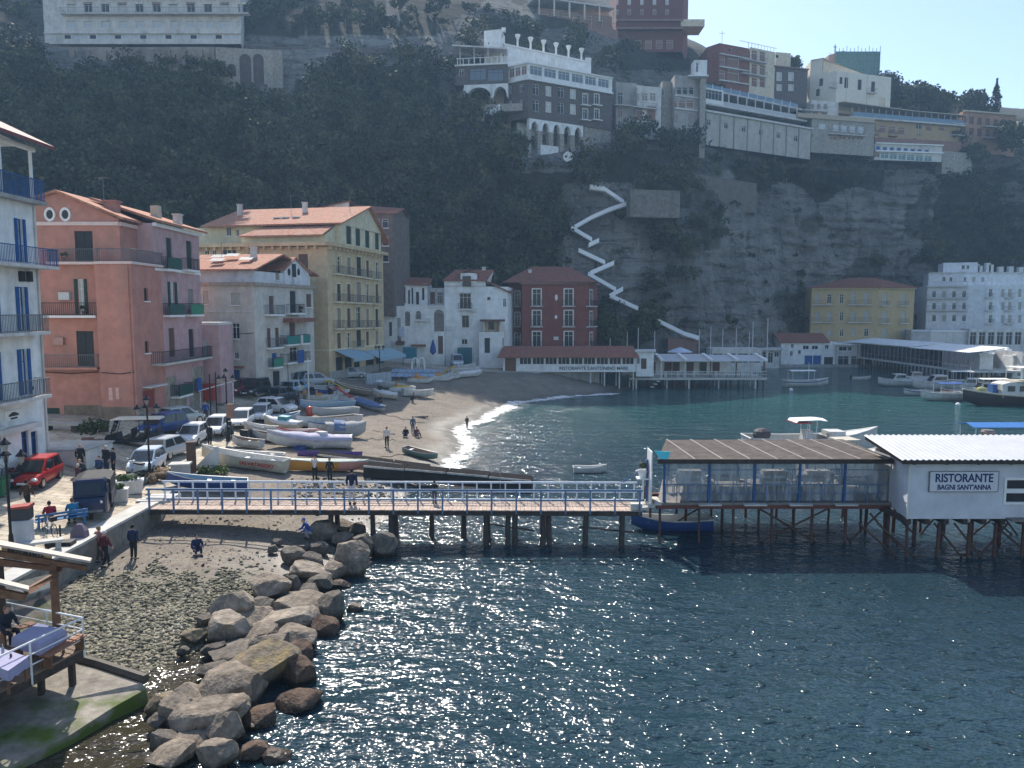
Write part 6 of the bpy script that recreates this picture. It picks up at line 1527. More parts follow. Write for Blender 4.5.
# ================================================================ bathing restaurant on stilts
RF=2.72;RX0,RX1,RY0,RY1=8.05,20.3,40.5,46.2
zE=5.02
rs=thing('stilt_restaurant','glazed dining room with a brown reed roof standing on stilts over the water','restaurant',((RX0+RX1)/2,43,0),world=True)
mb=MB();mb.prism([(RX0-.3,RY0-.15),(RX1,RY0-.15),(RX1,RY1),(RX0+1.15,RY1)],RF-.12,RF)
n=60
obj('floor',mb,M('deck_grey',(.2,.18,.16),.8,.25,5),rs)
mb=MB()
mb.box(RX0-.3,RX1,RY0-.1,RY0+.12,RF-.34,RF-.125);mb.box(RX0+1.1,RX1,RY1-.2,RY1,RF-.34,RF-.125);mb.box(RX0-.3,RX1,43,43.2,RF-.34,RF-.125)
obj('floor_beam',mb,M('red_brown_steel',(.16,.055,.045),.7,.3,5),rs)
ROOFM=M('reed_roof',(.145,.12,.105),.95,.35,2.2,.03,stain=(.24,.21,.18),stain_scale=1.2)
nt=ROOFM.node_tree;wv=nt.nodes.new('ShaderNodeTexWave');wv.bands_direction='Y';wv.inputs['Scale'].default_value=5;wv.inputs['Distortion'].default_value=2.5;tc=nt.nodes.new('ShaderNodeTexCoord');nt.links.new(tc.outputs['Object'],wv.inputs['Vector'])
b2=nt.nodes.new('ShaderNodeBump');b2.inputs['Distance'].default_value=.04;nt.links.new(wv.outputs['Fac'],b2.inputs['Height']);nt.links.new(b2.outputs['Normal'],nt.nodes['Principled BSDF'].inputs['Normal'])
mb=MB();mb.extr([(RX0-.35,RY0-.35,zE),(RX1-.1,RY0-.35,zE+.03),(RX1-.1,RY1+.2,zE+.03),(RX0+1.35,RY1+.2,zE-.02)],(0,0,.1));rr=obj('reed_roof',mb,ROOFM,rs)
mb=MB()
for k in range(8):
 x=RX0+1.6+k*1.46;mb.hexa([(x,RY0-.38,zE+.11),(x+.05,RY0-.38,zE+.11),(x-.25+.05,RY1+.2,zE+.10),(x-.25,RY1+.2,zE+.10),(x,RY0-.38,zE+.15),(x+.05,RY0-.38,zE+.15),(x-.2,RY1+.2,zE+.15),(x-.25,RY1+.2,zE+.15)])
obj('roof_batten',mb,M('pale_batten',(.42,.38,.33),.8,.2,5),rr)
mb=MB();mb.box(RX0-.35,RX1-.1,RY0-.42,RY0-.36,zE-.12,zE+.12);obj('fascia',mb,DWOOD,rr)
for yy,nm in((RY0+.02,'front'),(RY1-.12,'back')):
 for k in range(6):
  x=RX0+.1+k*2.42 if nm=='front' else RX0+1.5+k*2.1
  if x>RX1-.2:continue
  mb=MB();mb.box(x-.06,x+.06,yy-.06,yy+.06,RF,zE-(.03 if nm=='back' else 0));obj('post',mb,BLUEIRON,rs)
for yy in(RY0+.02,RY1-.12):
 mb=MB()
 for k in range(int((RX1-RX0-(1.2 if yy>43 else 0))/.6)):
  x=RX0+.2+k*.6+(1.2 if yy>43 else 0);mb.box(x-.018,x+.018,yy-.018,yy+.018,RF,RF+.95)
 xl=RX0+(1.3 if yy>43 else 0);mb.box(xl,RX1-.2,yy-.025,yy+.025,RF+.95,RF+1.0);mb.box(xl,RX1-.2,yy-.02,yy+.02,RF+.48,RF+.51);mb.box(xl,RX1-.2,yy-.02,yy+.02,RF+1.75,RF+1.78)
 obj('railing',mb,BLUERAIL,rs)
# clear plastic blinds: thin glossy sheets
m=bpy.data.materials.new('clear_blind');m.use_nodes=True;nt=m.node_tree;N=nt.nodes;L=nt.links;N.remove(N['Principled BSDF'])
tr=N.new('ShaderNodeBsdfTransparent');tr.inputs['Color'].default_value=(.93,.95,.96,1);gl=N.new('ShaderNodeBsdfGlossy');gl.inputs['Roughness'].default_value=.12;df=N.new('ShaderNodeBsdfDiffuse');df.inputs['Color'].default_value=(.55,.58,.62,1)
m1=N.new('ShaderNodeMixShader');m2=N.new('ShaderNodeMixShader');lw=N.new('ShaderNodeLayerWeight');lw.inputs['Blend'].default_value=.25
no=N.new('ShaderNodeTexNoise');no.inputs['Scale'].default_value=1.6;tc=N.new('ShaderNodeTexCoord');mp=N.new('ShaderNodeMapping');mp.inputs['Scale'].default_value=(1.6,1,.35);L.new(tc.outputs['Object'],mp.inputs['Vector']);L.new(mp.outputs['Vector'],no.inputs['Vector'])
mr=N.new('ShaderNodeMapRange');mr.inputs['From Min'].default_value=.4;mr.inputs['From Max'].default_value=.7;mr.inputs['To Min'].default_value=.20;mr.inputs['To Max'].default_value=.62;L.new(no.outputs['Fac'],mr.inputs['Value'])
L.new(mr.outputs['Result'],m1.inputs['Fac']);L.new(tr.outputs[0],m1.inputs[1]);L.new(df.outputs[0],m1.inputs[2]);L.new(lw.outputs['Fresnel'],m2.inputs['Fac']);L.new(m1.outputs[0],m2.inputs[1]);L.new(gl.outputs[0],m2.inputs[2]);L.new(m2.outputs[0],N['Material Output'].inputs['Surface'])
BLIND=m
for k in range(5):
 x0=RX0+.18+k*2.42;x1=min(x0+2.26,RX1-.05)
 mb=MB();ns=8
 r0=[(x0+(x1-x0)*i/ns,RY0+.10+.025*math.sin(i*2.1+k),RF+.06)for i in range(ns+1)];mb.loft([r0,[(x,y,zE-.14)for x,y,_ in r0]],caps=False,closed=False)
 obj('clear_blind',mb,BLIND,rs)
mb=MB();mb.box(RX0-.62,RX0-.56,RY0-.1,RY0+1.2,RF-.1,zE+.45);obj('end_board',mb,WHITE,rs)
mb=MB();mb.box(RX0-.75,RX0-.65,RY0+.6,RY0+.8,RF-.4,zE-.1);obj('blue_end_post',mb,BLUEIRON,rs)
mb=MB();mb.extr([(RX0-.5,RY0-.2,zE+.55),(RX0+.35,RY0-.3,zE+.5),(RX0+.2,RY0-.35,zE+.12),(RX0-.15,RY0-.35,zE+.0)],(0,-.04,0));obj('sun_cloth',mb,M('turquoise_cloth',(.10,.55,.62),.7,.1),rs)
for k in range(4):
 mb=MB();x=RX0+2.5+k*2.42;mb.box(x-.6,x+.6,RY0-.45,RY0-.16,RF-.10,RF-.02);obj('ledge',mb,PALECONC,rs)
def stilts(parent,x0,x1,y0,y1,top,nx,ny,seed,r=.075):
 g=random.Random(seed)
 for j in range(ny):
  for i in range(nx):
   x=x0+(x1-x0)*i/(nx-1)+g.uniform(-.15,.15);y=y0+(y1-y0)*j/max(ny-1,1)
   mb=MB();lx=g.uniform(-.12,.12);mb.tube([(x+lx,y,-2.5),(x,y,top)],r*g.uniform(.8,1.2),7);obj('stilt',mb,RUSTY,parent,smooth=True)
stilts(rs,RX0,RX1-.2,RY0+.1,RY1-.3,RF-.34,7,3,3)
for(xa,ya,za,xb,yb,zb)in((13.2,40.9,.25,17.2,40.9,2.3),(13.0,43.2,2.3,16.4,43.2,.4),(13.4,40.75,2.3,16.6,40.75,.35),(8.4,43,.3,11.4,43,2.2),(18.3,41,.3,20.2,41,2.2)):
 mb=MB();mb.tube([(xa,ya,za),(xb,yb,zb)],.05,5);obj('brace',mb,RUSTY,rs)
WOODCH=M('white_chair_wood',(.72,.71,.69),.6,.1,5);CHDARK=M('dark_chair',(.07,.08,.1),.6,.2,5)
for i,(x,y)in enumerate(((9.9,42.6),(12.3,43.6),(14.8,42.5),(17.2,43.4),(19.2,42.6),(10.6,45),(15.6,45),(18.2,45))):
 nth=['first','second','third','fourth','fifth'][i]if i<5 else['first','second','third'][i-5]
 row='seaside row' if i<5 else 'rear row'
 t=thing('dining_table','white clothed table in the stilt dining room, %s from the left in the %s'%(nth,'front row' if i<5 else 'rear row'),'table',(x,y,RF),group='tables in the stilt dining room')
 mb=MB();mb.box(-.7,.7,-.42,.42,.74,.78);mb.box(-.71,.71,-.43,.43,.55,.739);obj('tablecloth',mb,OFFW,t)
 for sx_ in(-.55,.55):
  for sy_ in(-.32,.32):mb=MB();mb.box(sx_-.03,sx_+.03,sy_-.03,sy_+.03,0,.549);obj('leg',mb,WOODCH,t)
 for s_ in(-1,1):
  c=thing('chair','%s chair at the %s end of the %s %s table in the stilt dining room'%('dark' if(i+s_)%3 else 'white','left' if s_<0 else 'right',nth,'front' if i<5 else 'rear'),'chair',(x+s_*.98,y,RF),group='chairs in the stilt dining room')
  mm=CHDARK if(i+s_)%3 else WOODCH
  mb=MB();mb.box(-.22,.22,-.22,.22,.43,.47);obj('seat',mb,mm,c)
  mb=MB();xb=.2*s_
  for k in range(3):mb.box(xb-.02,xb+.02,-.22,.22,.56+k*.13,.64+k*.13)
  obj('backrest',mb,mm,c)
  for sx_ in(-.19,.19):
   for sy_ in(-.19,.19):mb=MB();mb.box(sx_-.02,sx_+.02,sy_-.02,sy_+.02,0,.429 if sx_*s_<0 else .95);obj('leg',mb,mm,c)
# ---------------- white hut with the restaurant sign
HX0,HX1,HY0,HY1,HZ0=19.95,33.0,38.0,42.6,2.5
hut=thing('restaurant_hut','white boarded hut on stilts with a corrugated roof and a restaurant sign','building',(25,40,0),world=True)
f=Face((HX0,HY0),(HX1,HY0),HZ0,5.55);fs=Face((HX0+.45,HY0+2.7),(HX0,HY0),HZ0,5.6)
BOARD=M('white_boards',(.58,.59,.63),.6,.12,1.2,stain=(.36,.36,.37),stain_amt=.45)
wu0,wu1,wa,wb_=f.rect(1006,480,1040,502)
f.open.append((wu0,wu1,wa,wb_))
mb=MB();f.wall(mb,.12);fs.wall(mb);mb.box(HX0+.4,HX1,HY0+2.7,HY1,HZ0,5.5);obj('wall',mb,BOARD,hut)
mb=MB()
for u in(1.5*k for k in range(1,9)):mb.fbox(f,u-.012,u+.012,HZ0,5.5,.001,.006)if not(wu0<u<wu1)and not 1.2<u<4.6 else None
mb.fbox(f,-.05,.05,HZ0,5.5,.003,.04);obj('wall_batten',mb,OFFW,hut)
mb=MB();mb.use(0).fbox(f,wu0,wu1,wa,wb_,-.12,-.1);mb.use(1)
for(p,q,r_,t_)in((wu0-.12,wu1,wb_+.003,wb_+.12),(wu0-.12,wu1,wa-.12,wa-.003),(wu0-.12,wu0-.003,wa,wb_),(wu0,wu1,(wa+wb_)/2-.1,(wa+wb_)/2+.12)):mb.fbox(f,p,q,r_,t_,-.05,.05)
obj('window',mb,[GLASS,TRIM],hut)
su0,su1,sa,sb=f.rect(929,471.5,997,491)
mb=MB();mb.fbox(f,su0,su1,sa,sb,.03,.09);sg=obj('sign_board',mb,M('sign_grey_white',(.62,.63,.66),.5,.05),hut)
mb=MB();mb.fbox(f,su0-.03,su1+.03,sa-.03,sa,.03,.1);mb.fbox(f,su0-.03,su1+.03,sb,sb+.03,.03,.1);mb.fbox(f,su0-.03,su0,sa,sb,.03,.1);mb.fbox(f,su1,su1+.03,sa,sb,.03,.1);obj('sign_frame',mb,GREYIRON,sg)
NAVY=M('navy_lettering',(.012,.022,.12),.5)
cx=(su0+su1)/2
p=f.pt(cx,f.hit(964,478)[1],.095);text(hut,'lettering','RISTORANTE',.60,NAVY,p,(1,0,0),(0,0,1),fit=58.5*38/F)
p=f.pt(cx+.02,f.hit(964,487)[1],.095);text(hut,'lettering',"BAGNI SANT'ANNA",.36,NAVY,p,(1,0,0),(0,0,1),fit=54.5*38/F)
# corrugated roof
mb=MB();xa,xb=HX0-.62,HX1;n=46;V=[]
for k in range(n*2+1):
 x=xa+(xb-xa)*k/(n*2);dz=.06 if k%2 else 0
 V.append((x,HY0-.45,5.58+dz));V.append((x,HY1-.8,6.14+dz))
mb.add(V,[(2*k,2*k+2,2*k+3,2*k+1)for k in range(n*2)]);o=obj('corrugated_roof',mb,M('white_roof_sheet',(.42,.43,.45),.45,.1,1,spec=.4,stain=(.42,.41,.39)),hut)
so_=o.modifiers.new('thick','SOLIDIFY');so_.thickness=.02
mb=MB();mb.box(xa+.05,xb,HY0-.42,HY0-.36,5.38,5.56);mb.hexa([(xa+.05,HY0-.36,5.38),(xa+.12,HY0-.36,5.38),(xa+.12,HY1-.85,5.92),(xa+.05,HY1-.85,5.92),(xa+.05,HY0-.36,5.56),(xa+.12,HY0-.36,5.56),(xa+.12,HY1-.85,6.09),(xa+.05,HY1-.85,6.09)]);obj('fascia',mb,DWOOD,hut)
mb=MB()
for k in range(8):mb=MB();mb.box(HX0+k*1.6,HX0+.14+k*1.6,HY0-.35,HY1-1,5.34,5.48);obj('rafter',mb,DWOOD,hut)
mb=MB();u0,u1,a,z=fs.rect(898,474,909,500);mb.fbox(fs,u0,u1,a,z,.004,.04);obj('side_door',mb,BOARD,hut)
for k in range(14):mb=MB();mb.box(HX0-.1+k*.95,HX0+.15+k*.95,HY0-.12,HY1,HZ0-.26,HZ0-.003);obj('joist',mb,DWOOD,hut)
mb=MB();mb.box(HX0+5,HX1,HY0-.5,HY0-.02,HZ0-.02,HZ0+.08);obj('ledge',mb,M('deck_grey'),hut)
stilts(hut,HX0+.2,HX1-1,HY0+.2,HY1,HZ0-.26,9,3,8,.09)
g=random.Random(5)
for k in range(16):
 x=HX0+g.uniform(0,9);y=HY0+g.choice((.25,2.2,4.2));s_=g.choice((-1,1));w=g.uniform(1.4,2.6)
 mb=MB();mb.tube([(x,y,.15),(x+s_*w,y,HZ0-.3)],.055,5);obj('brace',mb,RUSTY,hut)
# a few things about the restaurant
t=thing('potted_plant','green plant in a white pot at the landward end of the stilt dining room','potted plant',(7.15,41.3,3.9))
mb=MB();mb.lathe([(.2,0),(.3,.42),(.26,.4),(.22,.3)],n=10);obj('pot',mb,WHITE,t)
P,o_=crown_points((0,0,.6),(.33,.33,.28),160,8);v,q=leaf_quads(P,ng.uniform(.04,.08,len(P)),o_);obj('foliage',numpy_mesh('foliage',v,q),LEAFT,t)
mb=MB();mb.box(6.8,7.5,41.0,41.6,3.82,3.9);mb.box(7.1,7.2,41.25,41.35,2.7,3.82);world_obj('plant_stand',mb,WHITE,'white stand carrying the potted plant at the landward end of the stilt dining room','plant stand')
mb=MB();mb.lathe([(.02,0),(.32,.05),(.36,.25),(.3,.35),(.02,.36)],n=12);x_=XY(985,43);a_=world_obj('vent_cowl',mb,M('copper_grey',(.2,.17,.16),.5,.2,3,metal=.4),'round metal vent cowl on a pole above the corrugated hut roof','vent');a_.location=(x_[0],42.3,zat(985,434,43));mb2=MB();mb2.tube([(0,0,-.9),(0,0,.06)],.06,6);obj('pole',mb2,GREYIRON,a_)
# ================================================================ boulders of the breakwater
ZR=280/867.0
def zc(x,y):return 150+x*ZR,520+y*248/768
RK=[(540,38,78,62,'t'),(600,22,60,40,'t'),(480,88,40,30,'d'),(445,112,66,60,'d'),(590,62,64,50,'t'),(620,118,92,120,'t'),(657,88,60,80,'d'),(640,35,50,50,'d'),(720,85,85,66,'d'),(505,132,70,42,'d'),(565,158,72,62,'t'),(478,166,130,48,'l'),(440,206,52,62,'d'),(520,202,80,46,'d'),(577,206,62,30,'r'),(358,215,115,72,'t'),(340,270,78,46,'d'),(425,260,92,46,'d'),(490,232,62,46,'d'),(245,276,118,78,'l'),(160,312,46,26,'d'),(445,280,162,62,'t'),(555,280,82,86,'d'),(632,282,42,18,'r'),(293,312,125,52,'t'),(438,316,165,62,'l'),(230,346,136,82,'l'),(130,364,66,46,'y'),(340,366,112,50,'t'),(540,342,72,56,'r'),(450,372,116,66,'t'),(375,396,120,72,'t'),(192,406,72,38,'d'),(230,424,150,42,'d'),(455,434,98,72,'r'),(100,408,36,26,'d'),(312,478,192,122,'y'),(182,472,84,42,'d'),(452,496,96,80,'r'),(215,542,230,118,'t'),(455,574,120,60,'r'),(78,606,152,112,'t'),(170,620,186,112,'t'),(225,658,122,102,'t'),(330,628,122,58,'r'),(35,572,92,62,'y'),(30,690,78,62,'d'),(125,692,112,56,'t'),(200,734,102,90,'t'),(310,736,92,52,'r'),(390,746,72,32,'r'),(50,748,134,54,'t'),(375,92,32,26,'d'),(20,630,60,50,'d'),(395,70,30,22,'d'),(520,90,46,40,'d')]
def rock_mat(k,col,dirt):
 m=M('boulder_'+k,col,.92,.5,2.6,.10,stain=dirt,stain_scale=1.6,stain_amt=.9)
 nt=m.node_tree;N=nt.nodes;L=nt.links;B=N['Principled BSDF']
 g=N.new('ShaderNodeNewGeometry');sx=N.new('ShaderNodeSeparateXYZ');L.new(g.outputs['Position'],sx.inputs[0])
 r=N.new('ShaderNodeMapRange');r.inputs['From Min'].default_value=SZ+.12;r.inputs['From Max'].default_value=SZ+.36;r.inputs['To Min'].default_value=1;r.inputs['To Max'].default_value=0;L.new(sx.outputs['Z'],r.inputs['Value'])
 old=B.inputs['Base Color'].links[0].from_socket;x=N.new('ShaderNodeMix');x.data_type='RGBA';L.new(r.outputs['Result'],x.inputs['Factor']);L.new(old,x.inputs['A']);x.inputs['B'].default_value=(.035,.026,.018,1);L.new(x.outputs['Result'],B.inputs['Base Color'])
 r2=N.new('ShaderNodeMapRange');r2.inputs['To Min'].default_value=.92;r2.inputs['To Max'].default_value=.3;L.new(r.outputs['Result'],r2.inputs['Value']);L.new(r2.outputs['Result'],B.inputs['Roughness'])
 return m
RM={'t':rock_mat('tan',(.215,.175,.135),(.10,.08,.06)),'d':rock_mat('grey',(.14,.12,.098),(.065,.055,.045)),'l':rock_mat('light',(.28,.235,.185),(.15,.12,.095)),'y':rock_mat('lichened',(.16,.13,.095),(.27,.20,.085)),'r':rock_mat('wet_red',(.115,.075,.052),(.045,.034,.026))}
def boulder(w,d,h,seed):
 import bmesh
 g=random.Random(seed);bm=bmesh.new();bmesh.ops.create_icosphere(bm,subdivisions=4,radius=1)
 cuts=[]
 for _ in range(15):
  n=Vector((g.gauss(0,1),g.gauss(0,1),g.gauss(0,.8))).normalized();cuts.append((n,g.uniform(.52,.86)))
 cuts.append((Vector((g.uniform(-.2,.2),g.uniform(-.3,.1),1)).normalized(),g.uniform(.55,.8)))
 of=Vector((g.uniform(0,99),g.uniform(0,99),g.uniform(0,99)))
 for v in bm.verts:
  p=v.co.copy()
  for n,k in cuts:
   t=p.dot(n)
   if t>k:p-=n*(t-k)*.985
  k=1+noise.fractal(p*1.3+of,1.0,2.0,3)*.07+noise.fractal(p*4+of,.8,2.0,4)*.04
  p*=k
  v.co=Vector((p.x*w/2/.86,p.y*d/2/.86,p.z*h/2/.82))
 me=bpy.data.meshes.new('boulder');bm.to_mesh(me);bm.free()
 me.polygons.foreach_set('use_smooth',[True]*len(me.polygons))
 return me
col_w={'t':'tan','d':'dark grey','l':'pale','y':'yellow stained','r':'wet reddish'}
ORD=['first','second','third','fourth','fifth','sixth','seventh','eighth','ninth','tenth','eleventh','twelfth','thirteenth','fourteenth','fifteenth','sixteenth','seventeenth','eighteenth','nineteenth','twentieth']
ridge_x=lambda y:np.interp(y,[30,150,250,320,420,500,600,740],[560,530,440,390,330,300,200,180])
def rk_side(x,y):return 'beach side' if x<ridge_x(y)-62 else 'sea side' if x>ridge_x(y)+62 else 'crest'
order={}
for i,(x,y,w,h,t)in sorted(enumerate(RK),key=lambda e:e[1][1]):
 order.setdefault((t,rk_side(x,y)),[]).append(i)
special={36:'huge yellow topped boulder with a dark hollow, biggest of the breakwater',27:'small square yellowish block at the beach side of the breakwater beside the tide pool',23:'tiny reddish rock alone in the glitter off the breakwater',8:'grey boulder standing in the water under the footbridge end',52:'small dark stone lying alone on the beach above the breakwater',54:'smaller dark stone on the sand just below the footbridge shadow',11:'long pale smooth boulder near the seated blue figure'}
for i,(x,y,w,h,t)in enumerate(RK):
 px,py=zc(x,y);W,H=w*ZR,h*ZR
 low=t=='r'
 g0=ground(px,py+H*.42,SZ)
 p=onz(px,py+H*.38,max(g0.z,SZ+.05)+(.10 if not low else-.12))
 s=p.y/F;ww=W*s*1.22;hh=max(H*s*.98,.3);dd=ww*rnd.uniform(.75,1.0)
 if low:hh*=1.15
 me=boulder(ww,dd,hh*1.2,i*7+1);me.materials.append(RM[t])
 sd_=rk_side(x,y);lst=[k for k in order[(t,sd_)]if k not in special]
 lab=special.get(i)or '%s boulder on the %s of the breakwater, %s from the footbridge'%(col_w[t],sd_,('only such one' if len(lst)==1 else ORD[lst.index(i)]+' such one'))
 o=tag(bpy.data.objects.new('boulder',me),lab,'boulder','boulders of the breakwater');COL.objects.link(o)
 e_=o.modifiers.new('edges','EDGE_SPLIT');e_.split_angle=R(24)
 o.location=(p.x,p.y+dd*.3,p.z+hh*.34);o.rotation_euler=(rnd.uniform(-.15,.15),rnd.uniform(-.2,.2),rnd.uniform(-.5,.5))
# pebble shore: stones nobody could count
def stone_field(name,label,n,area,size,mats):
 base=np.array([(-.9,-.5,.2),(.9,-.4,.1),(.6,.8,.25),(-.6,.7,.15),(-.3,-.3,.75),(.5,-.1,.7),(.1,.5,.8),(0,0,-.5)])
 tri=np.array([(0,1,5),(0,5,4),(1,2,5),(2,6,5),(2,3,6),(3,4,6),(3,0,4),(4,5,6),(0,3,7),(1,0,7),(2,1,7),(3,2,7)])
 V,Q=[],[];k=0
 g=random.Random(name)
 while k<n:
  px,py=area(g)
  p=ground(px,py)if False else None
  z=.5
  for _ in range(4):
   q=onz(px,py,z);z=bil(ZB,q.x,q.y)
  if z<SZ-.12 or q.x<-19.3+.2:k+=1;continue
  s=g.choice(size)*g.uniform(.7,1.3);a=g.uniform(0,6.28);ca,sa=math.cos(a),math.sin(a)
  b=base*np.array([s*g.uniform(.8,1.3),s*g.uniform(.6,1),s*g.uniform(.45,.8)])*(1+ng.normal(0,.12,base.shape))
  t2=g.gauss(0,.5);c2,s2=math.cos(t2),math.sin(t2);b=np.stack([b[:,0],b[:,1]*c2-b[:,2]*s2,b[:,1]*s2+b[:,2]*c2],1)
  b=np.stack([b[:,0]*ca-b[:,1]*sa,b[:,0]*sa+b[:,1]*ca,b[:,2]],1)+np.array([q.x,q.y,z+s*.1])
  Q.append(tri+len(V)*8);V.append(b);k+=1
 o=obj(name,numpy_mesh(name,np.concatenate(V),np.concatenate(Q),tri=True),mats);return tag(o,label,'pebbles',kind='stuff')
PEB=bpy.data.materials.new('pebble_stone');PEB.use_nodes=True
nt=PEB.node_tree;N=nt.nodes;L=nt.links;B=N['Principled BSDF'];B.inputs['Roughness'].default_value=.8
g=N.new('ShaderNodeNewGeometry');cr=N.new('ShaderNodeValToRGB');cr.color_ramp.elements[0].color=(.04,.037,.024,1);cr.color_ramp.elements[1].color=(.30,.265,.19,1);e=cr.color_ramp.elements.new(.5);e.color=(.14,.13,.08,1);L.new(g.outputs['Random Per Island'],cr.inputs['Fac']);L.new(cr.outputs['Color'],B.inputs['Base Color'])
def area1(g):
 while True:
  px,py=g.uniform(58,330),g.uniform(555,690)
  d=(py-575)/60
  if py<572+7*math.sin(px*.07)+5*math.sin(px*.19)and g.random()>.1:continue
  if px>335-(py-540)*1.25:continue
  if g.random()<min(1,max(.12,d+.35)):return px,py
stone_field('shore_pebbles','greenish grey pebbles covering the shore between the dining terrace and the breakwater',32000,area1,(.03,.04,.05,.065,.08,.13),PEB)
def area2(g):return g.uniform(290,470),g.uniform(478,512)
PEB2=M('beach_stone',(.2,.18,.15),.9,.4,2)
stone_field('beach_stones','loose stones scattered on the beach behind the footbridge',900,area2,(.08,.12,.2),PEB2)
def area3(g):return g.uniform(150,400),g.uniform(512,560)
stone_field('sparse_stones','sparse small stones on the sand below the footbridge',700,area3,(.04,.06,.09),PEB2)
# ================================================================ dining terrace, bottom left
dt=thing('dining_terrace','wooden restaurant terrace with a pergola and white railing in the lower left corner','terrace',(-13.5,19.5,1),world=True)
dz=2.25
A0,A1=onz(84,648,dz),onz(-40,712,dz)
d1=(A1-A0).normalized();d2=Vector((-d1.y,d1.x,0));d2=d2 if d2.y>0 else-d2
side=Vector((-.93,.36,0)).normalized()
def T(a,b,z=0):v=A0+d1*a+side*b;return Vector((v.x,v.y,dz+z))
LA,LB=5.5,7.0
mb=MB();n=38
for k in range(n):
 b0,b1=LB*k/n,LB*(k+1)/n-.015
 mb.hexa([T(0,b0,-.06),T(LA,b0,-.06),T(LA,b1,-.06),T(0,b1,-.06),T(0,b0,0),T(LA,b0,0),T(LA,b1,0),T(0,b1,0)])
obj('deck',mb,M('terrace_planks',(.20,.14,.10),.75,.3,5),dt)
mb=MB()
mb.hexa([T(0,.02,-.35),T(LA,.02,-.35),T(LA,.16,-.35),T(0,.16,-.35),T(0,.02,-.062),T(LA,.02,-.062),T(LA,.16,-.062),T(0,.16,-.062)])
mb.hexa([T(.02,.17,-.35),T(.16,.17,-.35),T(.16,LB,-.35),T(.02,LB,-.35),T(.02,.17,-.062),T(.16,.17,-.062),T(.16,LB,-.062),T(.02,LB,-.062)])
obj('beam',mb,DWOOD,dt)
for a,b in((.25,.3),(.9,.9),(3.2,.3),(.6,3.0),(2.2,2.2)):
 mb=MB();p=T(a,b);mb.rbox((p.x,p.y,-.4),(.16,.16,dz+.4-.36));obj('support_post',mb,DWOOD,dt)
mb=MB()
def rail(p,q,r=.026):mb.tube([p,q],r,6)
for z in(1.0,.62,.3):rail(T(0,0,z),T(LA,0,z),.032 if z==1 else .022)
for z in(1.0,.62,.3):rail(T(0,0,z),T(0,LB*.5,z),.03 if z==1 else .02)
for a in(0,1.9,3.8):rail(T(a,0,-.3),T(a,0,1.0),.03)
for b in(1.6,3.2):rail(T(0,b,-.1),T(0,b,1.0),.022)
obj('railing',mb,WHITEIRON,dt)
# brown post with the pergola roofs
pp_=at(58,625,T(0,1.2).y+.0)
px_,py_=T(.0,1.35).x,T(.0,1.35).y
zt_=zat(57,563,py_)
def pp2(px,py,Y):return at(px,py,Y)
mb=MB();c=at(56.5,620,py_);mb.rbox((c.x,py_,dz),(.2,.2,zat(56,564,py_)-dz),.3);post=obj('post',mb,WOOD,dt)
Yp=py_
def plank_roof(pts,th,m_):mb=MB();mb.extr(pts,(0,0,th));return obj('roof_panel',mb,m_,dt)
edge=M('pale_roof_edge',(.5,.43,.37),.7,.2,4)
plank_roof([at(-60,536,Yp+.4),at(90,563,Yp-.2),at(92,560,Yp+.8),at(-60,530,Yp+2.2)],.07,edge)
mb=MB();mb.extr([at(-60,541,Yp+.38),at(86,566.5,Yp-.17),at(86,571,Yp-.17),at(-60,548,Yp+.38)],(0,.12,0));obj('roof_beam',mb,WOOD,dt)
mb=MB();mb.extr([at(-60,551,Yp+.6),at(62,568,Yp+.1),at(60,572,Yp+.1),at(-60,560,Yp+.6)],(0,.1,0));obj('roof_beam',mb,WOOD,dt)
q0,q1=at(2,549,Yp+.56),at(52,557,Yp+.18)
mb=MB();up=Vector((0,0,.3));dn=Vector((0,0,-.05));mb.extr([q0+dn-up*.3,q1+dn-up*.3,q1+dn+up*.55,q0+dn+up*.55],(0,-.03,0));sb_=obj('yellow_sign',mb,M('yellow_sign_board',(.62,.42,.17),.7,.1),dt)
mid=(q0+q1)/2+dn+up*.12+Vector((0,-.07,0));text(dt,'lettering','RISTORANTE',.26,M('dark_lettering'),mid,(q1-q0),(0,0,1),fit=(q1-q0).length*.72)
plank_roof([at(-60,570,Yp-2.4),at(29,592,Yp-2.8),at(29,588,Yp-2.2),at(-60,566,Yp-1.5)],.07,edge)
mb=MB();mb.extr([at(-60,577,Yp-2.38),at(26,595,Yp-2.76),at(22,601,Yp-2.76),at(-60,590,Yp-2.38)],(0,.12,0));obj('roof_beam',mb,WOOD,dt)
mb=MB();mb.extr([at(22,590,Yp-2.6),at(56,571,Yp+.05),at(56,576,Yp+.05),at(26,594,Yp-2.6)],(.1,0,0));obj('roof_beam',mb,WOOD,dt)
mb=MB();c=at(3,610,Yp+.5);mb.rbox((c.x,c.y,dz),(.16,.16,zat(3,560,Yp+.5)-dz),.3);obj('post',mb,DWOOD,dt)
# clear wind screen between the posts
mb=MB();s0,s1=at(6,632,Yp+.45),at(53,628,Yp+.05);h0,h1=at(6,585,Yp+.45),at(53,573,Yp+.05);mb.extr([s0,s1,h1,h0],(0,.015,0));
m=bpy.data.materials.new('clear_screen');m.use_nodes=True;nt=m.node_tree;N=nt.nodes;L=nt.links;N.remove(N['Principled BSDF']);tr=N.new('ShaderNodeBsdfTransparent');tr.inputs['Color'].default_value=(.90,.93,.95,1);gl=N.new('ShaderNodeBsdfGlossy');gl.inputs['Roughness'].default_value=.06;gl.inputs['Color'].default_value=(.9,.95,1,1);mx=N.new('ShaderNodeMixShader');mx.inputs['Fac'].default_value=.16;L.new(tr.outputs[0],mx.inputs[1]);L.new(gl.outputs[0],mx.inputs[2]);L.new(mx.outputs[0],N['Material Output'].inputs['Surface'])
obj('wind_screen',mb,m,dt)
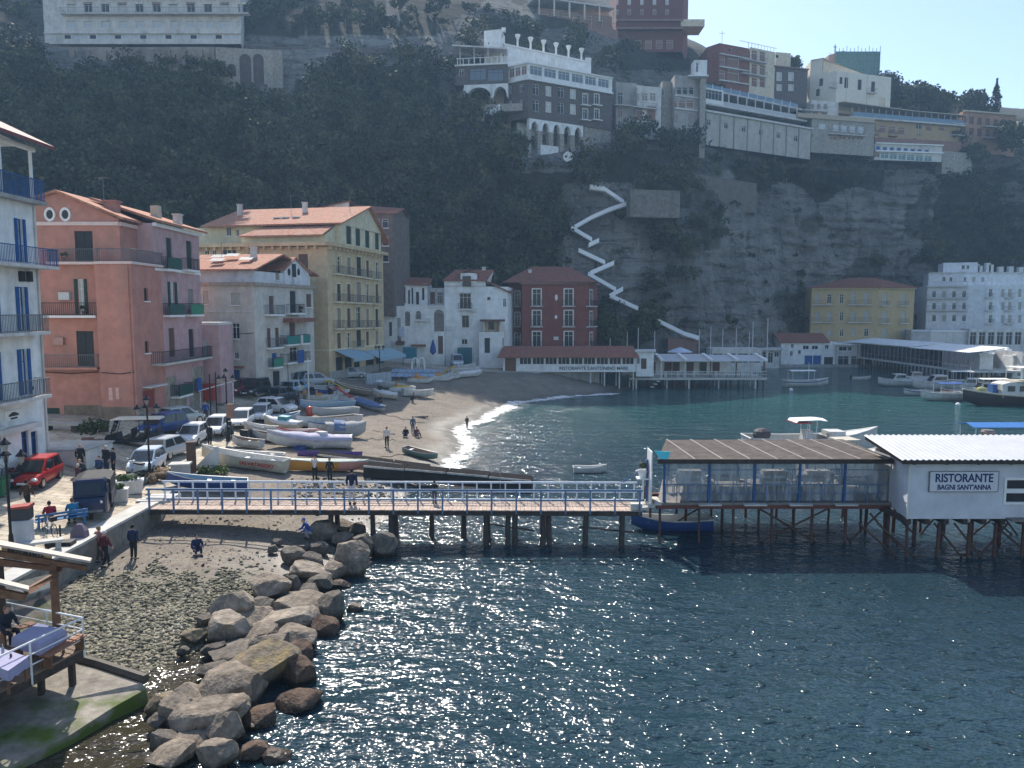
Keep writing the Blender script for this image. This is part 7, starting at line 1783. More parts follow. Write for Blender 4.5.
# tables, benches
def tterrace(px,py,h):return onz(px,py,dz+h)
LIL=M('lilac_tablecloth',(.33,.32,.45),.85,.08,4)
def tbl(name,label,quad,h=.74,drop=.3):
 q=[tterrace(*p,h)for p in quad];c=sum(q,Vector())/4
 t=thing(name,label,'table',(c.x,c.y,dz),group='terrace tables')
 q=[p-Vector((c.x,c.y,dz))for p in q]
 mb=MB();mb.extr([p+Vector((0,0,-.03))for p in q],(0,0,.035))
 for i in range(4):
  a,b=q[i],q[(i+1)%4];ctr=sum(q,Vector())/4;o1,o2=(a-ctr)*.03,(b-ctr)*.03;o1.z=o2.z=0
  nn=7;top=[a.lerp(b,k/nn)+(o1 if k<nn/2 else o2)*.4 for k in range(nn+1)]
  bot=[p+Vector((0,0,-drop-.03*math.sin(k*2.3)))+(p-ctr)*(.04+.025*math.sin(k*2.9))for k,p in enumerate(top)]
  mb.loft([top,bot],caps=False,closed=False)
 obj('tablecloth',mb,LIL,t)
 for p in q:
  m2=MB();e=p*.86;m2.rbox((e.x,e.y,0),(.06,.06,h-.04));obj('leg',m2,WOOD,t)
 return t
tbl('dining_table','wooden table under a lilac cloth beside the brown pergola post',[(12,637),(40,645),(66,630),(38,623)],drop=.32)
tbl('dining_table','table under a pale lilac cloth half cut off by the left photo edge',[(-22,660),(8,671),(28,657),(-2,647)],drop=.28)
def bench(label,p0,p1,dep=.36,h=.45,col=WOOD):
 a,b=tterrace(*p0,h),tterrace(*p1,h);c=(a+b)/2;ang=math.atan2(b.y-a.y,b.x-a.x);Lb=(b-a).length
 t=thing('bench',label,'bench',(c.x,c.y,dz),ang,'wooden benches of the dining terrace')
 mb=MB()
 for k in range(3):mb.box(-Lb/2,Lb/2,-dep/2+k*dep/3,-dep/2+(k+1)*dep/3-.015,h-.04,h)
 obj('seat',mb,M('reddish_bench_wood',(.27,.12,.065),.6,.3,5),t)
 for s_ in(-1,1):mb=MB();mb.box(s_*Lb*.42-.03,s_*Lb*.42+.03,-dep*.4,dep*.4,0,h-.041);obj('leg',mb,WOOD,t)
bench('red brown slatted bench behind the lilac table next to the diner in black',(0,633),(34,622))
bench('red brown bench along the white railing at the corner of the dining terrace',(44,656),(82,634))
bench('short red brown bench between the two lilac tables',(2,655),(20,645),dep=.3)
m3=MB();c=tterrace(-3,657,.745);m3.lathe([(.04,0),(.045,.16),(.016,.22),(.016,.3),(.01,.305)],tuple(tterrace(3,654,.75)),8);world_obj('bottle',m3,M('bottle_glass',(.35,.38,.4),.1,.1,spec=.6),'clear glass bottle on the lilac table at the left photo edge','bottle')
m3=MB();m3.lathe([(.03,0),(.03,.1),(.005,.105)],tuple(tterrace(11,657,.75)),8);world_obj('pepper_pot',m3,BLACK,'small dark pot on the lilac table at the left photo edge','pot')
# concrete slab with algae
SL=M('algae_concrete',(.26,.23,.19),.85,.35,1.8,.05,stain=(.10,.085,.07),stain_scale=.9)
nt=SL.node_tree;N=nt.nodes;L=nt.links;B=N['Principled BSDF'];g=N.new('ShaderNodeNewGeometry');n=N.new('ShaderNodeTexNoise');n.inputs['Scale'].default_value=.8;n.inputs['Detail'].default_value=7;L.new(g.outputs['Position'],n.inputs['Vector'])
sx=N.new('ShaderNodeSeparateXYZ');L.new(g.outputs['Position'],sx.inputs[0]);ad=N.new('ShaderNodeMath');ad.operation='MULTIPLY_ADD';ad.inputs[1].default_value=-.55;ad.inputs[2].default_value=0.885;L.new(sx.outputs['Z'],ad.inputs[0]);a2=N.new('ShaderNodeMath');a2.operation='ADD';L.new(ad.outputs[0],a2.inputs[0]);L.new(n.outputs['Fac'],a2.inputs[1])
r=N.new('ShaderNodeMapRange');r.inputs['From Min'].default_value=.84;r.inputs['From Max'].default_value=1.02;L.new(a2.outputs[0],r.inputs['Value']);old=B.inputs['Base Color'].links[0].from_socket;x=N.new('ShaderNodeMix');x.data_type='RGBA';L.new(r.outputs['Result'],x.inputs['Factor']);L.new(old,x.inputs['A']);x.inputs['B'].default_value=(.085,.125,.016,1);L.new(x.outputs['Result'],B.inputs['Base Color'])
top=[onz(60,660,1.25),onz(95,668,1.2),onz(142,683,1.1),onz(146,689,.95),onz(112,708,.85),onz(70,735,.75),onz(5,768,.7),onz(-60,800,.7),onz(-90,700,1.1),onz(-10,655,1.15)]
mb=MB();n=len(top);ctr=sum(top,Vector())/n;ctr.z=.95
V=[tuple(p)for p in top]+[(p.x+(p.x-ctr.x)*.06,p.y+(p.y-ctr.y)*.06,-.8)for p in top]+[tuple(ctr)]
mb.add(V,[(i,(i+1)%n,2*n)for i in range(n)]+[(i,n+i,n+(i+1)%n,(i+1)%n)for i in range(n)])
tag(obj('concrete_slab',mb,SL),'sloping concrete slab with bright green algae under the dining terrace','slab')
mb=MB();e=[top[0]+Vector((0,.25,.0)),top[1]+Vector((0,.2,.0)),top[2]+Vector((.05,.15,0))]
mb.tube([p+Vector((0,0,.06))for p in e],.16,6);world_obj('slab_kerb',mb,M('dark_wet_concrete',(.09,.075,.06),.7,.3,2),'dark raised kerb along the upper edge of the algae covered slab','kerb')
# ================================================================ cars
def place(o,px,py,floor=-99,dz=0.0):
 g=ground(px,py,floor);o.location=(g.x,g.y,g.z+dz);return g
def interp_ring(hw,zb,zt,belt):
 return[(-hw*.86,zb),(-hw,zb+(belt-zb)*.35),(-hw*1.0,belt-.1),(-hw*.93,belt),(hw*.93,belt),(hw*1.0,belt-.1),(hw,zb+(belt-zb)*.35),(hw*.86,zb)]
def car(name,label,col,px,py,head,L=3.8,Wd=1.65,H=1.48,kind='hatch',cat='car',dz=0.0,shadow=None,group='parked cars along the promenade'):
 t=thing(name,label,cat,(0,0,0),R(head),group)
 P=paint('paint_%02x%02x%02x'%tuple(int(c*255)for c in col),col)
 hood={'hatch':.25,'van':.13,'suv':.27,'sedan':.27}[kind];bh=.92 if kind!='van' else 1.05
 zb=.22;hw=Wd/2
 S=[(-.5,.80,.55,bh*.80),(-.485,.92,.34,bh*.93),(-.42,.985,.25,bh),(-.2,1.0,.22,bh),(.1,1.0,.22,bh*.98),(.5-hood,.99,.22,bh*.95),(.40,.95,.24,bh*.84),(.47,.88,.30,bh*.74),(.5,.76,.42,bh*.60)]
 rings=[[(x*L,y,z)for y,z in interp_ring(hw*k,b_,None,tp)]for x,k,b_,tp in S]
 mb=MB();mb.loft(rings);body=obj('body',mb,P,t,smooth=True,bevel=.0)
 es=body.modifiers.new('edges','EDGE_SPLIT');es.split_angle=R(38)
 x0,x1=-.47*L,(.5-hood)*L
 r0,r1=(-.40 if kind!='van' else-.46)*L,(.5-hood-(.17 if kind!='van' else .1))*L
 zt=H;kw=.78
 base=[(x0,-hw*.92),(x1+.06*L,-hw*.90),(x1+.06*L,hw*.90),(x0,hw*.92)];topq=[(r0,-hw*kw),(r1,-hw*kw),(r1,hw*kw),(r0,hw*kw)]
 mb=MB();zc0=bh*.93
 mid=[(b_[0]*.45+q[0]*.55,b_[1]*.45+q[1]*.55)for b_,q in zip(base,topq)]
 mb.loft([[(x,y,zc0)for x,y in base],[(x*1.0,y*1.01,zc0*.45+(zt-.06)*.55)for x,y in mid],[(x,y,zt-.06)for x,y in topq],[(x*.93+(r0+r1)*.035,y*.9,zt)for x,y in topq]])
 obj('cabin',mb,P,t)
 def glassquad(a,b_,c,d,out,inset=.1):
  q=[Vector(p)for p in(a,b_,c,d)];ctr=sum(q,Vector())/4;q=[p.lerp(ctr,inset)+Vector(out)for p in q]
  m2=MB();m2.add(q,[(0,1,2,3)]);return m2
 b3=[Vector((x,y,zc0+.02))for x,y in base];t3=[Vector((x,y,zt-.07))for x,y in topq];m3=[Vector((x,y*1.01,zc0*.45+(zt-.06)*.55))for x,y in mid]
 obj('windscreen',glassquad(b3[1],b3[2],t3[2],t3[1],(.03,0,.02),.07),CARGLASS,t)
 obj('rear_window',glassquad(b3[0],b3[3],t3[3],t3[0],(-.03,0,.02),.12),CARGLASS,t)
 for s_,(i,j)in((-1,(0,1)),(1,(3,2))):
  for k0,k1 in((.04,.47),(.50,.96)):
   a,b_=b3[i].lerp(b3[j],k0*.92),b3[i].lerp(b3[j],k1*.92);c,d=t3[i].lerp(t3[j],k1),t3[i].lerp(t3[j],k0)
   obj('side_window',glassquad(a,b_,c,d,(0,s_*.035,0),.08),CARGLASS,t)
 wr=.30
 for s_ in(-1,1):
  for x in(-.32*L,.32*L):
   mb=MB();mb.lathe([(wr-.1,-.09),(wr,-.09),(wr,.09),(wr-.1,.09)],(x,s_*(hw-.10),wr),14,'y');w_=obj('wheel',mb,RUBBER,t,smooth=False)
   mb=MB();mb.lathe([(.02,-.1),(wr-.1,-.096),(wr-.1,.096),(.02,.1)],(x,s_*(hw-.10),wr),12,'y');obj('rim',mb,CHROME,w_)
  mb=MB();mb.ball((.47*L,s_*hw*.68,bh*.63),(.13,.2,.11),8,6);obj('headlight',mb,LAMPG,t,smooth=True)
  mb=MB();mb.ball((-.485*L,s_*hw*.78,bh*.78),(.07,.12,.15),8,6);obj('tail_light',mb,REDLAMP,t,smooth=True)
  mb=MB();mb.ball((x1-.08*L+.2,s_*(hw+.08),bh+.04),(.07,.1,.07),7,5);obj('mirror',mb,P if kind!='van' else BLACK,t,smooth=True)
 mb=MB();mb.box(.488*L,.503*L,-hw*.42,hw*.42,.36,.50);obj('grille',mb,BLACK,t)
 mb=MB();mb.box(.503*L,.51*L,-.26,.26,.37,.48);mb.box(-.508*L,-.50*L,-.26,.26,.56,.67);obj('number_plate',mb,TRIM,t)
 place(t,px,py,dz=dz)
 return t
RED=(.42,.022,.02);WCAR=(.72,.73,.74);SILV=(.42,.45,.47);BLU=(.03,.07,.22);DARK=(.022,.025,.03);PBLUE=(.50,.58,.68)
car('parked_car','red hatchback parked beside the white house with blue shutters',RED,37,484,-80,L=3.7,Wd=1.68,H=1.52)
car('parked_car','pale blue white rounded small car nearest the footbridge entrance',PBLUE,147,471,-82,L=3.5,Wd=1.6,H=1.45)
car('parked_car','silver hatchback seen from behind, next after the pale blue car',SILV,170,456,82,L=4.0,Wd=1.7,H=1.5)
car('parked_car','white car with a light roof parked just beyond the silver hatchback',WCAR,193,443,-84,L=3.7,Wd=1.62,H=1.5)
car('parked_car','white car facing the camera right of the lone black clad rider',WCAR,217,434,-84,L=3.7,Wd=1.62,H=1.5)
car('parked_car','white car just right of the lamp post with the box',WCAR,242,426,-82,L=4.0,Wd=1.7,H=1.48)
car('parked_car','small white car with a dark side window, farthest of the white front row',WCAR,261,420,-84,L=3.6,Wd=1.6,H=1.5)
car('parked_car','white estate car with a big dark blue windscreen standing across the row',WCAR,277,413,-20,L=4.0,Wd=1.68,H=1.5)
car('parked_car','dark blue people carrier in the shade of the salmon pink house',BLU,163,433,-110,L=4.1,Wd=1.72,H=1.62)
car('parked_car','small pale grey car behind the dark blue people carrier',(.42,.47,.47),182,424,60,L=3.6,Wd=1.6,H=1.5)
car('parked_car','black off road car facing the camera before the grey white house',DARK,255,395,-100,L=4.2,Wd=1.8,H=1.75,kind='suv')
car('pickup_truck','blue van behind the black off road car',(.06,.12,.24),268,389,-100,L=4.2,Wd=1.75,H=2.0,kind='van',cat='van')
car('parked_car','dark red car with a pale windscreen near the blue door',(.13,.02,.025),238,394,-95,L=3.9,Wd=1.7,H=1.6)
car('parked_car','dark hatchback with red tail lights at the edge of the sunlit street',(.06,.08,.09),284,400,70,L=3.9,Wd=1.7,H=1.5)
car('parked_car','cream white car behind the dark hatchback with red tail lights',(.6,.58,.5),285,393,-170,L=3.9,Wd=1.68,H=1.45)
car('parked_car','pale blue car between the cream white car and the grey blue van',(.24,.40,.55),296,393,75,L=3.8,Wd=1.65,H=1.45)
car('parked_van','grey blue van in front of the stained white facade',(.16,.22,.28),297,387,-95,L=4.4,Wd=1.8,H=1.9,kind='van',cat='van')
car('parked_car','grey white car in the shade left of the yellow house',(.40,.43,.46),317,385,30,L=3.9,Wd=1.68,H=1.5)
car('parked_van','white van standing before the dull teal gate',(.55,.60,.66),457,366,-80,L=4.2,Wd=1.8,H=1.9,kind='van',cat='van')
car('parked_car','pale car beside the pale wall near the yellow house awnings',(.5,.52,.55),352,378,15,L=3.8,Wd=1.65,H=1.48)
# ---- three wheeled truck
t=thing('three_wheeled_truck','dark blue three wheeled delivery truck with a covered load bed on the quay','truck',(0,0,0),R(-68),None)
AP=paint('truck_blue',(.012,.022,.06));TARP=M('dark_tarpaulin',(.022,.026,.028),.75,.25,3)
mb=MB();hw=.68
mb.loft([[(x,-hw*k,z0),(x,hw*k,z0),(x,hw*k*.97,z1),(x,-hw*k*.97,z1)]for x,k,z0,z1 in((.62,.98,.28,1.02),(1.35,.96,.28,1.0),(1.52,.86,.32,.95),(1.62,.62,.42,.80))]);obj('cab_lower',mb,AP,t)
mb=MB();mb.loft([[(.60,-hw,1.0),(1.45,-hw*.88,1.0),(1.45,hw*.88,1.0),(.60,hw,1.0)],[(.62,-hw*.9,1.58),(1.12,-hw*.82,1.58),(1.12,hw*.82,1.58),(.62,hw*.9,1.58)],[(.7,-hw*.78,1.66),(1.05,-hw*.7,1.66),(1.05,hw*.7,1.66),(.7,hw*.78,1.66)]]);obj('cab',mb,AP,t)
mb=MB();mb.add([(1.46,-.5,1.08),(1.46,.5,1.08),(1.17,.46,1.54),(1.17,-.46,1.54)],[(0,1,2,3)]);obj('windscreen',mb,CARGLASS,t)
for s_ in(-1,1):
 mb=MB();mb.add([(.72,s_*hw*1.02,1.08),(1.3,s_*hw*.95,1.08),(1.08,s_*hw*.88,1.52),(.72,s_*hw*.96,1.52)],[(0,1,2,3)]);obj('side_window',mb,CARGLASS,t)
 mb=MB();mb.ball((1.55,s_*.42,.78),(.07,.09,.09),8,6);obj('headlight',mb,LAMPG,t)
 mb=MB();mb.lathe([(.14,-.07),(.25,-.07),(.25,.07),(.14,.07)],(-.75,s_*.58,.25),14,'y');w_=obj('wheel',mb,RUBBER,t)
mb=MB();mb.lathe([(.12,-.06),(.23,-.06),(.23,.06),(.12,.06)],(1.28,0,.23),14,'y');obj('wheel',mb,RUBBER,t)
mb=MB();mb.box(1.58,1.63,-.5,.5,.36,.46);obj('bumper',mb,GREYIRON,t)
mb=MB();mb.box(-1.45,.56,-.74,.74,.45,.55);mb.box(-1.45,.56,-.74,-.70,.551,.9);mb.box(-1.45,.56,.70,.74,.551,.9);mb.box(-1.45,-1.41,-.699,.699,.551,.9);obj('load_bed',mb,AP,t)
mb=MB();mb.loft([[(x,-.72,.9),(x,.72,.9),(x,.72,1.52+d),(x,.4,1.64+d),(x,-.4,1.64+d),(x,-.72,1.52+d)]for x,d in((-1.44,-.03),(-.9,.03),(-.4,-.02),(.1,.03),(.53,-.02))]);obj('tarpaulin',mb,TARP,t)
place(t,95,512);t.scale=(1.18,1.18,1.18)
# ---- open electric cart
t=thing('electric_cart','open black electric cart with a cream canopy before the salmon pink house','cart',(0,0,0),R(-172))
CARTB=paint('cart_black',(.02,.022,.025))
mb=MB();mb.loft([[(x,-.62,z0),(x,.62,z0),(x,.62,z1),(x,-.62,z1)]for x,z0,z1 in((-1.9,.35,.9),(-1.2,.3,.62),(.9,.3,.5),(1.0,.3,.95),(1.6,.35,.85),(1.75,.45,.65))]);obj('body',mb,CARTB,t)
for x in(-1.5,-.7,.2):
 mb=MB();mb.box(x-.25,x+.25,-.58,.58,.62,.78);mb.box(x-.3,x-.22,-.58,.58,.781,1.25);obj('seat',mb,M('cart_seat',(.06,.05,.045),.6),t)
for x in(-1.8,-.6,1.0):
 for s_ in(-1,1):mb=MB();mb.tube([(x+(.35 if x>0.5 else 0),s_*.58,.7),(x,s_*.58,1.9)],.025,5);obj('post',mb,IRON,t)
mb=MB();mb.loft([[(x,-.68,z),(x,.68,z),(x,.62,z+.1),(x,-.62,z+.1)]for x,z in((-2.0,1.88),(-1.9,1.92),(1.1,1.92),(1.3,1.86))]);obj('canopy',mb,M('cream_canopy',(.62,.57,.47),.6),t)
mb=MB();mb.add([(1.38,-.55,.98),(1.38,.55,.98),(1.08,.55,1.85),(1.08,-.55,1.85)],[(0,1,2,3)]);obj('windscreen',mb,CARGLASS,t)
for x in(-1.35,1.3):
 for s_ in(-1,1):mb=MB();mb.lathe([(.12,-.09),(.26,-.09),(.26,.09),(.12,.09)],(x,s_*.56,.26),12,'y');obj('wheel',mb,RUBBER,t)
place(t,134,445)
# ---- scooters and bicycle
def scooter(label,col,px,py,head,box=False):
 t=thing('scooter',label,'scooter',(0,0,0),R(head));P=paint('paint_%02x%02x%02x'%tuple(int(c*255)for c in col),col)
 for x in(-.6,.62):
  mb=MB();mb.lathe([(.13,-.06),(.25,-.06),(.25,.06),(.13,.06)],(x,0,.25),12,'y');obj('wheel',mb,RUBBER,t)
 mb=MB();mb.loft([[(x,-w,z0),(x,w,z0),(x,w*.7,z1),(x,-w*.7,z1)]for x,w,z0,z1 in((-.85,.1,.5,.7),(-.6,.2,.42,.78),(-.1,.2,.3,.74),(.0,.17,.25,.4),(.35,.17,.25,.36))]);mb.loft([[(.36,-.2,.3),(.36,.2,.3),(.46,.18,.3),(.46,-.18,.3)],[(.24,-.16,.95),(.24,.16,.95),(.34,.12,.97),(.34,-.12,.97)]]);obj('body',mb,P,t)
 mb=MB();mb.box(-.75,.0,-.15,.15,.78,.88);obj('seat',mb,BLACK,t)
 mb=MB();mb.tube([(.6,0,.28),(.3,0,1.0)],.03,6);mb.tube([(.26,-.33,1.08),(.31,0,1.02),(.26,.33,1.08)],.02,6);obj('handlebar',mb,IRON,t)
 if box:mb=MB();mb.box(-1.0,-.62,-.2,.2,.88,1.2);obj('top_box',mb,BLACK,t)
 place(t,px,py)
 return t
scooter('dark scooter with a top box beside the lamp post with the box',DARK,231,437,-60,True)
scooter('white and teal scooter parked before the pale blue car',(.55,.62,.62),136,476,150)
scooter('grey scooter at the left photo edge next to the green bin',(.2,.22,.24),6,486,-80)
scooter('black scooter just right of the grey one at the left photo edge',DARK,12,490,-95)
scooter('dark scooter parked among the boats at the end of the white cars',DARK,248,441,-30)
t=thing('bicycle','white bicycle standing by the blue bench on the promenade','bicycle',(0,0,0),R(-38))
for x in(-.52,.52):
 mb=MB();pts=[(x+.33*math.cos(k/18*6.2832),0,.33+.33*math.sin(k/18*6.2832))for k in range(19)];mb.tube(pts,.018,5,caps=False)
 for k in range(8):a_=k/8*3.1416;mb.tube([(x+.32*math.cos(a_),0,.33+.32*math.sin(a_)),(x-.32*math.cos(a_),0,.33-.32*math.sin(a_))],.003,3)
 obj('wheel',mb,RUBBER,t)
mb=MB()
for a_,b_ in(((-.52,0,.33),(-.08,0,.3)),((-.08,0,.3),(-.2,0,.85)),((-.52,0,.33),(-.17,0,.72)),((-.08,0,.3),(.34,0,.72)),((-.17,0,.7),(.32,0,.8)),((.52,0,.33),(.3,0,.95))):mb.tube([a_,b_],.02,6)
obj('frame',mb,WHITEIRON,t)
mb=MB();mb.loft([[(-.34,-.08,.86),(-.34,.08,.86),(-.34,.08,.9),(-.34,-.08,.9)],[(-.06,-.03,.87),(-.06,.03,.87),(-.06,.03,.9),(-.06,-.03,.9)]]);obj('saddle',mb,BLACK,t)
mb=MB();mb.tube([(.2,-.28,1.04),(.3,-.1,1.02),(.3,.1,1.02),(.2,.28,1.04)],.015,5);mb.box(.32,.55,-.14,.14,.78,.98);obj('handlebar',mb,IRON,t)
place(t,50,536)
# ================================================================ boats
def hull_rings(L,W,H,n=11,bow=1.0,stern=.78,flat=.6,sheer=.28):
 out=[]
 for i in range(n):
  t=i/(n-1);x=-L/2+L*t
  k=(stern+(1-stern)*min(1,t/.4))if t<.4 else max(.02,(1-((t-.4)/.6)**2.3))
  zt=H*(1+sheer*max(0,(t-.45)/.55)**2*bow*1.6+.06*max(0,(.3-t)/.3))
  zk=H*.55*max(0,(t-.72)/.28)**1.7*bow
  w=W/2*k
  out.append((x,w,zk,zt))
 return out
def boat(name,label,L,W,H,hullm,inm=None,trim=None,seats=3,cover=None,group=None,cat='boat',stripe=None,upside=False,deck=0.0,seatm=None,**kw):
 t=thing(name,label,cat,(0,0,0),0,group)
 S=hull_rings(L,W,H,**kw)
 def ring(x,w,zk,zt,ins=0.0):
  w2=max(w-ins,.005);zb=zk+ins
  return[(x,-w2,zt),(x,-w2*.93,zt-(zt-zb)*.45),(x,-w2*.62,zb+(zt-zb)*.10),(x,0,zb),(x,w2*.62,zb+(zt-zb)*.10),(x,w2*.93,zt-(zt-zb)*.45),(x,w2,zt)]
 mb=MB();mb.use(0);rings=[ring(*s)for s in S]
 mb.loft(rings,caps=False,closed=False);r0=rings[0];mb.add(r0,[tuple(range(7))])
 inner=[ring(x+(.04 if i==0 else-.05 if i==len(S)-1 else 0),w,zk,zt,.05)for i,(x,w,zk,zt)in enumerate(S)]
 if not upside:
  mb.use(1);mb.loft(inner,caps=False,closed=False);mb.add(inner[0],[tuple(range(7))])
 hl=obj('hull',mb,[hullm,inm or hullm],t,smooth=True)
 e=hl.modifiers.new('edges','EDGE_SPLIT');e.split_angle=R(50)
 if trim:
  mb=MB();L_=[Vector(r[0])for r in rings];R_=[Vector(r[6])for r in rings]
  g=max(.035,W*.03);path=L_+R_[::-1]
  mb.tube(path+[path[0]],g,5,caps=False);obj('gunwale',mb,trim,t)
 if stripe:
  mb=MB()
  for s_ in(0,6):
   a=[Vector(r[s_])for r in rings];nx=1 if s_==0 else 5;b=[Vector(r[s_]).lerp(Vector(r[nx]),.5)for r in rings];o=Vector((0,-.012 if s_==0 else .012,0))
   mb.loft([[p.lerp(q,.15)+o for p,q in zip(a,b)],[q+o for q in b]],caps=False,closed=False)
  obj('stripe',mb,stripe,t)
 for k in range(seats):
  x=-L*.32+L*.6*k/max(seats-1,1);i=min(int((x+L/2)/L*(len(S)-1)),len(S)-2);w=min(S[i][1],S[i+1][1])*.95;z=S[i][3]*.74
  mb=MB();mb.box(x-.13,x+.13,-w,w,z,z+.04);obj('thwart',mb,seatm or trim or inm or hullm,t)
 if cover:
  mb=MB();cr=[]
  for i,(x,w,zk,zt)in enumerate(S):
   h=.34*H*(1-abs(2*i/(len(S)-1)-1)**2)+.06*math.sin(i*2.2);w2=w*1.05+.02
   cr.append([(x,-w2,zt-.16-.05*(i%2)),(x,-w2,zt+.02),(x,-w2*.45,zt+h*.75),(x,0,zt+h),(x,w2*.45,zt+h*.75),(x,w2,zt+.02),(x,w2,zt-.16-.05*(i%2))])
  mb.loft(cr,caps=True,closed=False);obj('cover',mb,cover,t,smooth=True)
 if deck:
  n0=int(len(S)*(1-deck));mb=MB()
  mb.loft([[(x,-w,zt+.01),(x,0,zt+.08),(x,w,zt+.01)]for x,w,zk,zt in S[n0:]],caps=False,closed=False);obj('foredeck',mb,trim or hullm,t)
 t['H']=H
 return t
def set_boat(t,p0,p1,floor=-99,dz=0.03,roll=0.0,tilt=True,fit=True,L=None):
 """stern pixel p0, bow pixel p1 (where the keel rests)"""
 a,b=ground(*p0,floor),ground(*p1,floor);c=(a+b)/2;d=b-a
 t.location=(c.x,c.y,max(height(c.x,c.y),floor)+dz)
 t.rotation_euler=(roll,-math.atan2(d.z,math.hypot(d.x,d.y))if tilt else 0,math.atan2(d.y,d.x))
 if fit and L:
  k=math.hypot(d.x,d.y)/L;t.scale=(k,k**.4,k**.4)
 return t
HW_=M('boat_white',(.58,.57,.54),.5,.16,2.2,spec=.4,stain=(.33,.31,.28),stain_scale=1.1,stain_amt=.6);HCR=M('boat_cream',(.54,.49,.39),.5,.14,2.2,spec=.4,stain=(.32,.28,.22),stain_scale=1.1,stain_amt=.6);HBL=paint('boat_blue',(.02,.06,.22),.4);HDK=paint('boat_dark',(.03,.035,.045),.5)
HGR=paint('boat_grey',(.36,.37,.38),.5);HPB=paint('boat_pale_blue',(.28,.40,.52),.5);HOR=paint('boat_orange',(.62,.27,.035),.45);HPK=paint('boat_pink',(.58,.26,.20),.5);HPU=paint('boat_purple',(.13,.07,.26),.45)
HGN=paint('boat_green',(.13,.20,.17),.5);HRD=paint('boat_red',(.42,.04,.03),.45);HYE=paint('boat_yellow',(.62,.42,.05),.45);HTL=paint('boat_teal',(.03,.22,.26),.5)
INB=M('boat_inside_blue',(.18,.27,.36),.7);INW=M('boat_inside_white',(.55,.54,.5),.7);INWD=M('boat_inside_wood',(.28,.19,.12),.7,.3,5);COVG=M('grey_boat_cover',(.33,.33,.32),.85,.2,3);COVW=M('white_boat_cover',(.6,.6,.6),.8,.15,3);COVB=M('blue_boat_cover',(.10,.16,.30),.8,.2,3);COVL=M('lilac_boat_cover',(.40,.38,.48),.8,.15,3)
GB='boats drawn up on the beach'
b=boat('rescue_boat','cream white rescue boat with red lettering along its side, on the beach behind the footbridge',5.6,1.5,.85,HCR,INW,HW_,3,group=GB);set_boat(b,(286,474),(201,463),L=5.6)
lt=text(b,'lettering','SALVATAGGIO',.34,M('red_lettering',(.45,.05,.03),.6),(-1.2,.80,.52),(-1,0,0),(0,.12,1),fit=2.2)
b=boat('rowing_boat','dark blue rowing boat with white gunwales beside the foot of the footbridge',4.8,1.5,.65,HBL,INB,HW_,3,group=GB);set_boat(b,(247,490),(165,486),L=4.8)
b=boat('rowing_boat','narrow white skiff lying just behind the cream rescue boat',4.6,1.1,.45,HW_,INW,HW_,3,group=GB);set_boat(b,(284,461),(214,457),L=4.6)
b=boat('canoe','long upturned canoe, orange at one end and pink at the other',6.0,1.3,.75,HOR,None,HW_,0,group=GB,upside=True,stern=.3,sheer=.05);
mb=MB();S=hull_rings(6.0,1.32,.76,stern=.3,sheer=.05)[6:]
mb.loft([[(x,-w-.012,zt),(x,-w*.93-.012,zt-(zt-zk)*.45),(x,-w*.62,zk+(zt-zk)*.1-.012),(x,0,zk-.012),(x,w*.62,zk+(zt-zk)*.1-.012),(x,w*.93+.012,zt-(zt-zk)*.45),(x,w+.012,zt)]for x,w,zk,zt in S],caps=False,closed=False);obj('pink_bow',mb,HPK,b,smooth=True)
mb=MB();mb.loft([[(x,-w,zt+.015),(x,0,zt+.1),(x,w,zt+.015)]for x,w,zk,zt in hull_rings(6.0,1.3,.75,stern=.3,sheer=.05)],caps=False,closed=False);obj('deck',mb,HGN,b)
set_boat(b,(284,471),(369,472),L=6.0)
b=boat('kayak','long purple kayak lying behind the orange and pink canoe',4.6,.8,.42,HPU,HPU,None,1,group=GB,stern=.15);set_boat(b,(297,457),(362,460),L=4.6)
b=boat('motor_boat','white boat under a lilac grey cover behind the narrow white skiff',5.8,1.9,.85,HW_,INW,HW_,0,COVL,GB);set_boat(b,(350,449),(266,447),L=5.8)
b=boat('motor_boat','low white motor boat with a dark red engine box',3.6,1.6,.6,HW_,INW,HW_,1,group=GB,deck=.3);mb=MB();mb.box(-.7,.1,-.45,.45,.4,1.0);obj('engine_box',mb,M('maroon_box',(.12,.02,.03),.6),b);mb=MB();mb.box(-1.3,-.72,-.4,.4,.4,1.3);obj('console',mb,HW_,b);set_boat(b,(312,449),(352,446),L=3.6)
b=boat('motor_boat','big grey white boat with a blue cloth over its middle, ending the boat row',4.6,1.9,1.15,HGR,INW,HW_,0,COVG,GB,stern=.95);mb=MB();mb.loft([[(x,-1.02,.7),(x,-1.0,1.22),(x,0,1.6),(x,1.0,1.22),(x,1.02,.7)]for x in(-1.5,-.9,-.2)],caps=False,closed=False);obj('blue_cloth',mb,COVB,b,smooth=True);set_boat(b,(325,436),(365,438),L=4.6)
b=boat('rowing_boat','long white boat lying behind the boat with the blue cloth',5.2,1.3,.7,HW_,INWD,HW_,3,group=GB);set_boat(b,(358,424),(296,430),L=5.2)
b=boat('rowing_boat','white boat with a grey hull side, second back from the blue cloth',4.6,1.4,.7,HGR,INW,HW_,3,group=GB);set_boat(b,(356,415),(312,418),L=4.6)
b=boat('rowing_boat','pale blue boat with a blue interior behind the white and grey boats',5,1.5,.7,HPB,INB,HW_,3,group=GB);set_boat(b,(352,408),(300,411),L=5)
b=boat('rowing_boat','flat white and blue striped boat lying apart on the sand toward the water',4.0,1.3,.5,HW_,INB,HW_,0,COVB,GB);set_boat(b,(354,403),(385,414),L=4.0)
